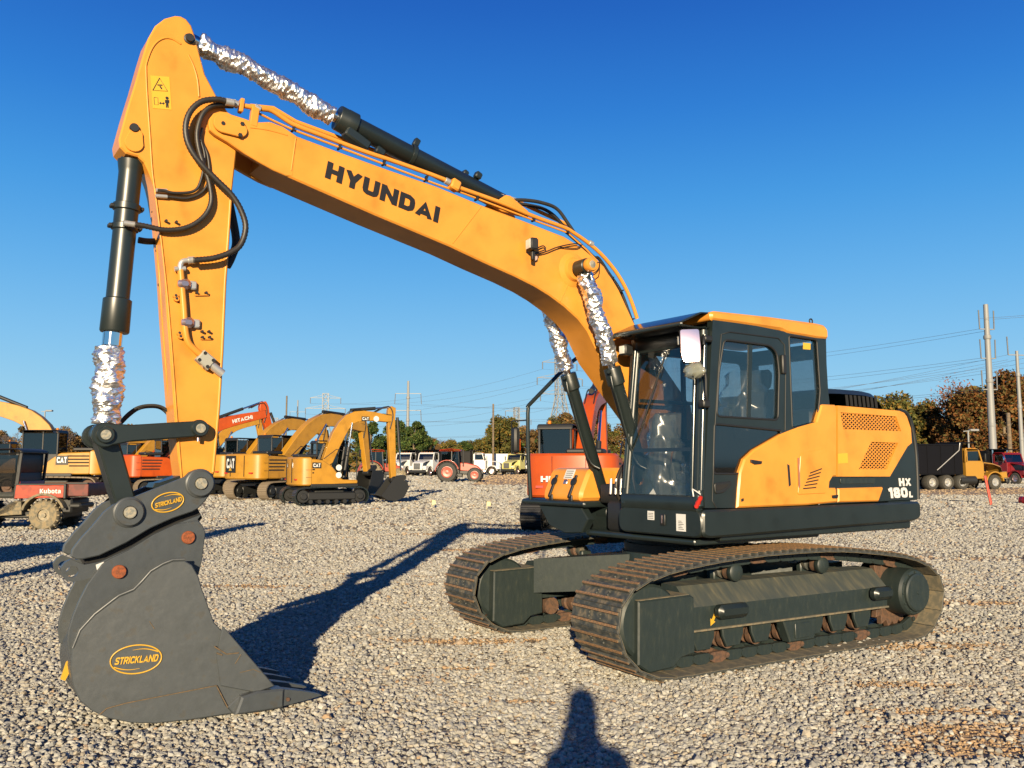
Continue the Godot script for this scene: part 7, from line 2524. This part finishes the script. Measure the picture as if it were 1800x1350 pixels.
func bare_tree(h: float, seed: int, reddish := 0) -> Node3D:
	var r := RandomNumberGenerator.new()
	r.seed = seed
	var t := Node3D.new()
	var trunk := MB.new(M.bark)
	var twigs := MB.new(M.twig)
	var todo := [[Vector3.ZERO, Vector3(0, 1, 0), h * 0.3, h * 0.018, 0]]
	var tips := []
	while todo.size():
		var b: Array = todo.pop_back()
		var e: Vector3 = b[0] + b[1] * b[2]
		(trunk if b[4] < 2 else twigs).tube([b[0], e], [b[3], b[3] * 0.65], 6 if b[4] < 2 else 3, false)
		if b[4] < 6:
			for k in (3 if b[4] < 4 else 3):
				var d: Vector3 = (b[1] + Vector3(r.randfn(), r.randfn() * 0.5 + 0.15, r.randfn()) * (0.42 if b[4] > 0 else 0.35)).normalized()
				todo.append([b[0].lerp(e, r.randf_range(0.6, 1.0)) if k else e, d, b[2] * r.randf_range(0.62, 0.82), maxf(b[3] * 0.6, 0.012), b[4] + 1])
		else:
			tips.append(e)
	part("trunk", trunk, t)
	var tw := part("branches", twigs, t)
	tw.set_meta("kind", "stuff")
	if reddish:
		var cr := MB.new(M.leaf)
		cr.tinted = true
		for p in tips:
			for k in reddish:
				var q: Vector3 = p + Vector3(r.randfn(), r.randfn(), r.randfn()) * 0.5
				var ax := Vector3(r.randfn(), r.randfn(), r.randfn()).normalized() * 0.2
				var up := ax.cross(Vector3(r.randfn(), r.randfn(), r.randfn())).normalized() * 0.16
				cr.col = Color(0.16, 0.06, 0.02) * r.randf_range(0.6, 1.4)
				cr.tri(q - ax, q + up, q + ax)
		var c := part("crown", cr, t)
		c.set_meta("kind", "stuff")
	return t

func make_trees() -> void:
	M.leaf = std(Color.WHITE, 0.8, 0.0, 0.2)
	M.leaf.vertex_color_use_as_albedo = true
	M.leaf.backlight_enabled = true
	M.leaf.backlight = Color(0.10, 0.09, 0.03)
	M.bark = std(lin(0.13, 0.10, 0.08), 0.9)
	M.twig = std(lin(0.17, 0.13, 0.11), 0.9)
	var green := [Color(0.035, 0.060, 0.018), Color(0.05, 0.075, 0.02), Color(0.075, 0.09, 0.025), Color(0.025, 0.045, 0.016)]
	var olive := [Color(0.075, 0.078, 0.024), Color(0.095, 0.085, 0.026), Color(0.06, 0.065, 0.02), Color(0.14, 0.09, 0.02)]
	var rust := [Color(0.12, 0.050, 0.018), Color(0.15, 0.066, 0.020), Color(0.085, 0.042, 0.017), Color(0.10, 0.066, 0.024), Color(0.08, 0.07, 0.025)]
	var brown := [Color(0.13, 0.08, 0.035), Color(0.10, 0.065, 0.03), Color(0.16, 0.09, 0.03), Color(0.08, 0.07, 0.03)]
	var kinds := {
		"green": [leafy_tree("green", 11.0, 8.0, green, 9500, 1), leafy_tree("green", 11.0, 7.0, green, 9500, 2)],
		"olive": [leafy_tree("olive", 10.0, 9.0, olive, 9500, 3), leafy_tree("olive", 10.0, 8.0, olive, 9500, 4)],
		"rust": [leafy_tree("rust", 12.0, 8.5, rust, 9000, 5, 0.5), leafy_tree("rust", 12.0, 9.5, rust, 9000, 6, 0.5)],
		"brown": [leafy_tree("brown", 10.0, 9.0, brown, 7500, 7, 0.5), leafy_tree("brown", 9.0, 9.0, brown, 7500, 8, 0.5)],
		"bare": [bare_tree(10.0, 9), bare_tree(10.0, 10)],
		"ruddy": [bare_tree(12.0, 11, 2), bare_tree(12.0, 12, 2)],
	}
	var height := {"green": 11.0, "olive": 10.0, "rust": 12.0, "brown": 9.5, "bare": 12.0, "ruddy": 14.0}
	var said := {"green": "dark green tree", "olive": "olive green tree", "rust": "rust orange autumn tree", "brown": "thin brown leaved tree", "bare": "bare grey tree", "ruddy": "tall half bare tree with reddish leaves"}
	# kind, bearing as x over depth, depth, height, words on where it stands
	var rows := [
		["bare", 30, 150, 10.5, "behind the far left yellow excavator's boom"], ["brown", 66, 140, 9.0, "low and left of the bare tree above the cab"], ["bare", 104, 132, 12.0, "above the far left excavator's cab"], ["brown", 118, 140, 9.0, "under the bare tree above the far left cab"], ["brown", 150, 150, 7.5, "left of the foil wrapped bucket cylinder"], ["green", 178, 160, 7.0, "directly behind the bucket cylinder's foil"],
		["brown", 226, 140, 9.5, "framed by the arching black bucket hose"], ["olive", 262, 165, 7.5, "right half under the black hose arch"], ["bare", 288, 150, 9.0, "just left of the big arm"], ["bare", 345, 160, 9.0, "hidden behind the big arm"],
		["bare", 420, 150, 9.5, "between the big arm and the long orange boom"], ["bare", 476, 150, 11.0, "right of the tip of the long orange boom"], ["brown", 520, 170, 7.0, "behind the yellow booms of the rank"], ["olive", 575, 165, 7.0, "behind the small excavator's knee"],
		["olive", 628, 148, 9.5, "left of the small excavator's arm"], ["green", 652, 140, 10.0, "just behind the small excavator's arm"], ["green", 700, 150, 10.5, "left of the tall steel pole with three cross arms"], ["green", 728, 140, 10.0, "right of the tall steel pole with three cross arms"], ["olive", 744, 160, 8.0, "right of the dark green pair behind the white trucks"],
		["brown", 768, 150, 7.0, "above the red tractor's cab"], ["bare", 764, 165, 9.5, "sticking out above the red tractor's cab"], ["olive", 790, 148, 6.5, "above the red tractor's hood"], ["bare", 800, 170, 9.0, "right of the red tractor, thin crown"], ["green", 815, 150, 6.5, "right of the red tractor's exhaust"], ["olive", 836, 152, 6.8, "left of the wooden pole"],
		["olive", 852, 160, 7.5, "directly left of the wooden pole"], ["olive", 886, 140, 10.8, "directly right of the wooden pole"], ["olive", 878, 155, 9.0, "behind the wooden pole"], ["brown", 915, 150, 9.0, "behind the handrail mirror"], ["brown", 950, 150, 9.5, "behind the orange excavator's cab"],
		["olive", 986, 150, 11.2, "left foot of the lattice tower"], ["brown", 1018, 142, 11.5, "right of the lattice tower"], ["olive", 1050, 150, 10.5, "between the boom cylinders"], ["brown", 1085, 150, 10.0, "right of the upright orange boom"],
		["olive", 1150, 150, 10.0, "seen through the front of the cab"], ["brown", 1210, 150, 9.5, "behind the cab's corner post"], ["bare", 1285, 150, 10.0, "seen through the cab door"], ["olive", 1340, 150, 9.0, "behind the operator's seat"], ["brown", 1410, 150, 10.0, "seen through the rear side window"], ["olive", 1500, 150, 10.0, "behind the engine hood"],
		["olive", 1572, 118, 10.8, "just right of the engine hood"], ["olive", 1612, 124, 10.2, "above the black dump body, left part"], ["green", 1640, 140, 9.5, "above the black dump body, middle"], ["rust", 1664, 118, 10.0, "above the black dump body, right part"], ["ruddy", 1688, 128, 15.5, "rising highest left of the big steel pole"], ["rust", 1702, 112, 11.0, "behind the gold cab"], ["rust", 1728, 126, 12.0, "left of the big steel pole"],
		["olive", 1748, 140, 14.0, "behind the big steel pole"], ["rust", 1768, 112, 12.0, "between the steel pole and the right edge"], ["rust", 1790, 120, 14.0, "at the right edge above the red truck"], ["ruddy", 1776, 130, 16.0, "tallest at the right edge"], ["rust", 1822, 116, 13.0, "past the right edge"], ["olive", 1850, 130, 13.0, "farther past the right edge"], ["green", -40, 150, 9.0, "past the left edge"], ["brown", 2, 160, 8.5, "at the left edge"]]
	var count := {}
	for q in rows:
		var f: float = 1535.0
		var x: float = (q[1] - 900.0) / f * q[2]
		var k: int = count.get(q[0], 0)
		count[q[0]] = k + 1
		var src: Node3D = kinds[q[0]][k % 2]
		var t: Node3D = src.duplicate()
		put(self, t, {"green": "evergreen_tree", "olive": "leafy_tree", "rust": "autumn_tree", "brown": "brown_tree", "bare": "bare_tree", "ruddy": "tall_tree"}[q[0]])
		var sc: float = q[3] / height[q[0]] * (1.12 if q[1] > 1560 else 0.90)
		t.scale = Vector3(sc * rng.randf_range(0.95, 1.25), sc, sc)
		t.rotation.y = rng.randf() * TAU
		t.position = spot(x, -q[2], -0.2)
		tag(t, said[q[0]] + " " + q[4], "tree", "trees along the back of the yard")
	for k in kinds:
		for t in kinds[k]:
			t.queue_free()
	# undergrowth that closes the gaps between the trunks
	var r := RandomNumberGenerator.new()
	r.seed = 44
	var ug := MB.new(M.leaf)
	ug.tinted = true
	for i in 16000:
		var x := r.randf_range(-130.0, 135.0)
		var z := -r.randf_range(140.0, 172.0)
		if x > 60.0:
			z = -r.randf_range(118.0, 140.0)
		var p := Vector3(x, rise(x, z) + pow(r.randf(), 1.5) * (4.2 + 1.2 * sin(x * 0.31)), z)
		var ax := Vector3(r.randfn(), r.randfn() * 0.5, r.randfn()).normalized() * r.randf_range(0.25, 0.7)
		var up := ax.cross(Vector3(r.randfn(), r.randfn(), r.randfn())).normalized() * r.randf_range(0.2, 0.5)
		var pal: Array = [olive, brown, green, rust][(r.randi() % 3) if x < 58.0 else [0, 3, 3, 1][r.randi() % 4]]
		ug.col = pal[r.randi() % 4] * r.randf_range(0.6, 1.2)
		ug.tri(p - ax, p + up, p + ax)
		ug.tri(p - ax, p - up, p + ax)
	var o := part("undergrowth", ug, self)
	o.set_meta("kind", "stuff")
	tag(o, "low scrub filling the gaps between the tree trunks", "undergrowth")

# ---------------------------------------------------------------- poles, towers and wires
func catenary(a: Vector3, b: Vector3, sag: float, r: float) -> Array:
	var p := []
	for k in 21:
		var t := k / 20.0
		p.append(a.lerp(b, t) - Vector3(0, sag * 4.0 * t * (1.0 - t), 0))
	return p

func lattice_tower(at: Vector3, h: float, w: float, turn: float, label: String) -> Array:
	var t := thing("lattice_tower", at, turn, label, "pylon", "lattice pylons far behind the trees")
	var leg := MB.new(M.galv)
	var width := func(y: float) -> float: return lerpf(w, w * 0.22, minf(y / (h * 0.62), 1.0)) / 2.0
	var n := 11
	for k in n:
		var y0 := h * k / n
		var y1 := h * (k + 1) / n
		var a: float = width.call(y0)
		var b: float = width.call(y1)
		for i in 4:
			var s := Vector2(1 if i & 1 else -1, 1 if i & 2 else -1)
			leg.bar(Vector3(s.x * a, y0, s.y * a), Vector3(s.x * b, y1, s.y * b), 0.22, 0.22)
		for i in 4:
			var q := [Vector2(-1, -1), Vector2(1, -1), Vector2(1, 1), Vector2(-1, 1)]
			var s: Vector2 = q[i]
			var e: Vector2 = q[(i + 1) % 4]
			leg.bar(Vector3(s.x * a, y0, s.y * a), Vector3(e.x * b, y1, e.y * b), 0.11, 0.11)
			leg.bar(Vector3(e.x * a, y0, e.y * a), Vector3(s.x * b, y1, s.y * b), 0.11, 0.11)
			leg.bar(Vector3(s.x * b, y1, s.y * b), Vector3(e.x * b, y1, e.y * b), 0.10, 0.10)
	part("frame", leg, t)
	var hang := []
	for k in 3:
		var y: float = h * [0.66, 0.80, 0.94][k]
		var am := MB.new(M.galv)
		var l: float = w * [0.62, 0.72, 0.55][k]
		am.bar(Vector3(-l, y, 0), Vector3(l, y, 0), 0.18, 0.18)
		am.bar(Vector3(-l, y, 0), Vector3(0, y + h * 0.05, 0), 0.12, 0.12)
		am.bar(Vector3(l, y, 0), Vector3(0, y + h * 0.05, 0), 0.12, 0.12)
		part("cross_arm", am, t)
		for s in [-1.0, 1.0]:
			var ins := MB.new(M.wire)
			ins.cyl(Vector3(s * l, y - 1.9, 0), Vector3(s * l, y, 0), 0.13, 6)
			part("insulator", ins, t)
			hang.append(t.transform * Vector3(s * l, y - 1.9, 0))
	return hang

func steel_pole(at: Vector3, h: float, r: float, arms: Array, reach: float, turn: float, label: String, braced := true) -> Array:
	var t := thing("transmission_pole", at, turn, label, "pole")
	var p := MB.new(M.galv)
	p.lathe(Vector3.ZERO, Vector3.UP, [[r, 0.0], [r * 0.82, h * 0.5], [r * 0.6, h], [0.0, h]], 14)
	for k in 3:
		var y: float = h * [0.3, 0.55, 0.8][k]
		p.lathe(Vector3(0, y, 0), Vector3.UP, [[r * 0.9, 0.0], [r * 0.95, 0.05], [r * 0.95, 0.4], [r * 0.85, 0.45]], 14)
	part("shaft", p, t)
	var hang := []
	for y in arms:
		var am := MB.new(M.galv)
		am.bar(Vector3(-reach, y, 0), Vector3(reach, y, 0), 0.10, 0.11)
		part("cross_arm", am, t)
		for s in [-1.0, 1.0]:
			var ins := MB.new(M.wire)
			ins.cyl(Vector3(s * reach, y, 0), Vector3(s * reach * 1.05, y + (-2.0 if not braced else 2.2), 0), 0.075, 6)
			part("insulator", ins, t)
			hang.append(t.transform * Vector3(s * reach * 1.05, y + (-2.0 if not braced else 0.0), 0))
	return hang

func make_power_lines() -> void:
	var ts := lattice_tower(spot(12.691, -230), 30.0, 9.0, 0.35, "lattice pylon rising behind the big excavator's boom cylinders")
	var tl := lattice_tower(spot(-62.055, -290), 25.0, 9.0, 0.2, "lattice pylon above the yellow booms, left of centre")
	var tf := lattice_tower(spot(1.728, -330), 23.0, 8.0, 0.3, "faint lattice pylon right of the wooden pole")
	var tg := lattice_tower(spot(-113.571, -420), 24.0, 8.0, 0.2, "most distant lattice pylon, near the long orange boom's tip")
	var pm := steel_pole(spot(-19.683, -165), 17.0, 0.36, [8.2, 11.4, 14.6], 2.4, 0.05, "tall grey pole with three cross arms left of the white trucks", false)
	var pr := steel_pole(spot(54.941, -100), 20.3, 0.44, [10.4, 14.0, 17.4], 0.95, 0.2, "thick tapered steel pole rising behind the gold cabbed truck")
	var pe := steel_pole(spot(60.579, -104), 15.4, 0.28, [14.9], 1.2, 0.2, "thinner grey pole at the right edge")
	steel_pole(spot(-63.898, -260), 20.5, 0.3, [13.5, 17.0], 2.2, 0.1, "slim far pole with two cross arms right of the orange boom's tip", false)
	for q in [[867, 125, 10.0, 0.13, "plain wooden pole between the tractor and the handrail"], [503, 250, 21.0, 0.22, "bare slim pole left of the far two armed pole"], [1773, 95, 7.4, 0.20, "short wooden pole between the two steel poles at right"]]:
		var wp := MB.new(M.wood)
		wp.lathe(Vector3.ZERO, Vector3.UP, [[q[3] * 1.3, 0.0], [q[3], q[2]], [0.0, q[2]]], 10)
		var x: float = (q[0] - 900.0) / 1535.0 * q[1]
		var o := part("wooden_pole", wp, self)
		o.position = spot(x, -q[1])
		tag(o, q[4], "pole")
	# street lamp heads
	for q in [[1701, 90, 5.2, "small lamp post above the black dump body"], [78, 120, 8.6, "flood light mast left of the bare tree above the far left cab"]]:
		var x: float = (q[0] - 900.0) / 1535.0 * q[1]
		var l := thing("lamp_post", spot(x, -q[1]), 0.0, q[3], "lamp post")
		var sp := MB.new(M.galv)
		sp.cyl(Vector3.ZERO, Vector3(0, q[2], 0), 0.09, 8)
		sp.bar(Vector3(-0.5, q[2], 0), Vector3(0.8, q[2] + 0.1, 0), 0.08, 0.08)
		part("mast", sp, l)
		var hd := MB.new(M.galv)
		hd.box(Vector3(0.6, q[2] + 0.12, 0), Vector3(0.9, 0.22, 0.5), 0.05)
		part("lamp_head", hd, l)
	# conductors
	var far := [Vector3(-260, 26, -420), Vector3(260, 24, -140)]
	for k in 6:
		var w := MB.new(M.wire)
		w.tube(catenary(pr[k], ts[k], 2.2, 0.03), 0.016, 4, false)
		var o := part("power_line", w, self)
		tag(o, "%s power line from the thick steel pole to the lattice pylon, %s side" % [["lowest", "lowest", "middle", "middle", "top", "top"][k], ["left", "right"][k % 2]], "power line", "power lines")
		w = MB.new(M.wire)
		w.tube(catenary(ts[k], tl[k], 3.0, 0.03), 0.022, 4, false)
		o = part("power_line", w, self)
		tag(o, "%s power line between the two nearer lattice pylons, %s side" % [["lowest", "lowest", "middle", "middle", "top", "top"][k], ["left", "right"][k % 2]], "power line", "power lines")
		w = MB.new(M.wire)
		w.tube(catenary(pm[k], pe[k % 2] + Vector3(0, -0.3 * k, 0), 2.5, 0.03), 0.014, 4, false)
		o = part("power_line", w, self)
		tag(o, "%s power line from the three armed pole towards the right edge, %s side" % [["lowest", "lowest", "middle", "middle", "top", "top"][k], ["left", "right"][k % 2]], "power line", "power lines")
	for k in 2:
		var w := MB.new(M.wire)
		w.tube(catenary(pr[4 + k] + Vector3(0, 1.2, 0), pr[4 + k] + Vector3(60, 4, 40), 1.0, 0.03), 0.015, 4, false)
		var o := part("power_line", w, self)
		tag(o, "power line leaving the thick steel pole to the right, %s one" % ["left", "right"][k], "power line", "power lines")

# ---------------------------------------------------------------- the photographer, whose shadow falls into the picture
func make_person() -> void:
	var p := thing("person", Vector3(0.085, 0.0, 0.70), 0.0, "person in dark clothes behind the camera, seen only by the shadow on the gravel", "person")
	# joints: [a, b, radius a, radius b]; faces -z, both hands forward at the camera
	var bones := [
		[Vector3(0, 1.0, 0), Vector3(0, 1.32, 0.0), 0.135, 0.15], [Vector3(-0.11, 1.36, 0), Vector3(0.11, 1.36, 0), 0.105, 0.105], [Vector3(0, 1.38, 0), Vector3(0, 1.54, -0.02), 0.10, 0.07],
		[Vector3(-0.17, 1.38, 0), Vector3(-0.205, 1.13, -0.05), 0.065, 0.052], [Vector3(-0.205, 1.13, -0.05), Vector3(-0.09, 1.47, -0.28), 0.05, 0.034],
		[Vector3(0.17, 1.38, 0), Vector3(0.205, 1.13, -0.05), 0.065, 0.052], [Vector3(0.205, 1.13, -0.05), Vector3(0.06, 1.47, -0.28), 0.05, 0.034],
		[Vector3(-0.09, 0.96, 0), Vector3(-0.11, 0.50, -0.02), 0.10, 0.065], [Vector3(-0.11, 0.50, -0.02), Vector3(-0.12, 0.10, 0.02), 0.065, 0.045], [Vector3(-0.12, 0.06, 0.03), Vector3(-0.14, 0.045, -0.17), 0.05, 0.04],
		[Vector3(0.09, 0.96, 0), Vector3(0.11, 0.50, -0.02), 0.10, 0.065], [Vector3(0.11, 0.50, -0.02), Vector3(0.12, 0.10, 0.02), 0.065, 0.045], [Vector3(0.12, 0.06, 0.03), Vector3(0.14, 0.045, -0.17), 0.05, 0.04]]
	var cloth := std(lin(0.05, 0.055, 0.07), 0.9)
	var skin := std(lin(0.42, 0.26, 0.19), 0.6)
	part("clothed_body", blend_mesh(bones, 0.03, 0.05, cloth), p)
	var hd := [[Vector3(0, 1.60, -0.03), Vector3(0, 1.66, -0.02), 0.082, 0.088], [Vector3(0, 1.54, -0.06), Vector3(0, 1.57, -0.07), 0.05, 0.06], [Vector3(0, 1.605, -0.118), Vector3(0, 1.585, -0.135), 0.012, 0.016], [Vector3(0.086, 1.61, -0.02), Vector3(0.088, 1.585, -0.02), 0.016, 0.014], [Vector3(-0.086, 1.61, -0.02), Vector3(-0.088, 1.585, -0.02), 0.016, 0.014]]
	part("head", blend_mesh(hd, 0.012, 0.02, skin), p)
	var cap := [[Vector3(0, 1.68, -0.01), Vector3(0, 1.69, -0.01), 0.098, 0.096], [Vector3(0, 1.665, -0.12), Vector3(0, 1.66, -0.15), 0.03, 0.02]]
	part("cap", blend_mesh(cap, 0.012, 0.02, cloth), p)
	for s in [-1.0, 1.0]:
		var hb := [[Vector3(s * 0.075, 1.48, -0.29), Vector3(s * 0.06, 1.535, -0.34), 0.03, 0.034]]
		for k in 4:
			var base := Vector3(s * 0.055, 1.515 + 0.02 * k, -0.36)
			hb.append([base, base + Vector3(-s * 0.012, 0.006, -0.045), 0.0095, 0.009])
			hb.append([base + Vector3(-s * 0.012, 0.006, -0.045), base + Vector3(-s * 0.04, 0.006, -0.055 - 0.004 * (1.5 - absf(k - 1.5))), 0.009, 0.008])
		hb.append([Vector3(s * 0.06, 1.51, -0.31), Vector3(s * 0.03, 1.50, -0.345), 0.014, 0.010])
		part("hand", blend_mesh(hb, 0.006, 0.008, skin), p)

func blend_mesh(bones: Array, cell: float, k: float, m: Material) -> MB:
	var lo := Vector3.INF
	var hi := -Vector3.INF
	for b in bones:
		for i in 2:
			var r: float = maxf(b[2], b[3]) + cell * 2.0
			lo = lo.min(b[i] - Vector3.ONE * r)
			hi = hi.max(b[i] + Vector3.ONE * r)
	var n := Vector3i(((hi - lo) / cell).ceil()) + Vector3i.ONE
	var f := PackedFloat32Array()
	f.resize(n.x * n.y * n.z)
	for z in n.z:
		for y in n.y:
			for x in n.x:
				var p := lo + Vector3(x, y, z) * cell
				var d := 9.0
				for b in bones:
					var ab: Vector3 = b[1] - b[0]
					var t := clampf((p - b[0]).dot(ab) / maxf(ab.length_squared(), 1e-6), 0.0, 1.0)
					var e: float = p.distance_to(b[0] + ab * t) - lerpf(b[2], b[3], t)
					var h := maxf(k - absf(d - e), 0.0) / k
					d = minf(d, e) - h * h * k * 0.25
				f[(z * n.y + y) * n.x + x] = d
	var vert := {}
	var at := func(x: int, y: int, z: int) -> float: return f[(z * n.y + y) * n.x + x]
	for z in n.z - 1:
		for y in n.y - 1:
			for x in n.x - 1:
				var s := Vector3.ZERO
				var c := 0
				var v := []
				for i in 8:
					v.append(at.call(x + (i & 1), y + ((i >> 1) & 1), z + (i >> 2)))
				for e in [[0, 1], [2, 3], [4, 5], [6, 7], [0, 2], [1, 3], [4, 6], [5, 7], [0, 4], [1, 5], [2, 6], [3, 7]]:
					var a: float = v[e[0]]
					var b: float = v[e[1]]
					if (a < 0.0) != (b < 0.0):
						var pa := Vector3(e[0] & 1, (e[0] >> 1) & 1, e[0] >> 2)
						var pb := Vector3(e[1] & 1, (e[1] >> 1) & 1, e[1] >> 2)
						s += pa.lerp(pb, a / (a - b))
						c += 1
				if c:
					vert[Vector3i(x, y, z)] = lo + (Vector3(x, y, z) + s / c) * cell
	var nrm := func(p: Vector3) -> Vector3:
		var q := ((p - lo) / cell).clamp(Vector3.ONE, Vector3(n) - Vector3.ONE * 2.0)
		var i := Vector3i(q)
		return Vector3(at.call(i.x + 1, i.y, i.z) - at.call(i.x - 1, i.y, i.z), at.call(i.x, i.y + 1, i.z) - at.call(i.x, i.y - 1, i.z), at.call(i.x, i.y, i.z + 1) - at.call(i.x, i.y, i.z - 1)).normalized()
	var mb := MB.new(m)
	for z in range(1, n.z - 1):
		for y in range(1, n.y - 1):
			for x in range(1, n.x - 1):
				var a: float = at.call(x, y, z)
				for ax in 3:
					var o := [Vector3i(1, 0, 0), Vector3i(0, 1, 0), Vector3i(0, 0, 1)]
					var d: Vector3i = o[ax]
					if (a < 0.0) == (at.call(x + d.x, y + d.y, z + d.z) < 0.0):
						continue
					var u: Vector3i = o[(ax + 1) % 3]
					var w: Vector3i = o[(ax + 2) % 3]
					var c := Vector3i(x, y, z)
					var q: Array = [vert.get(c), vert.get(c - u), vert.get(c - u - w), vert.get(c - w)]
					if null in q:
						continue
					mb.quadn(q[0], q[1], q[2], q[3], nrm.call(q[0]), nrm.call(q[1]), nrm.call(q[2]), nrm.call(q[3]))
	return mb
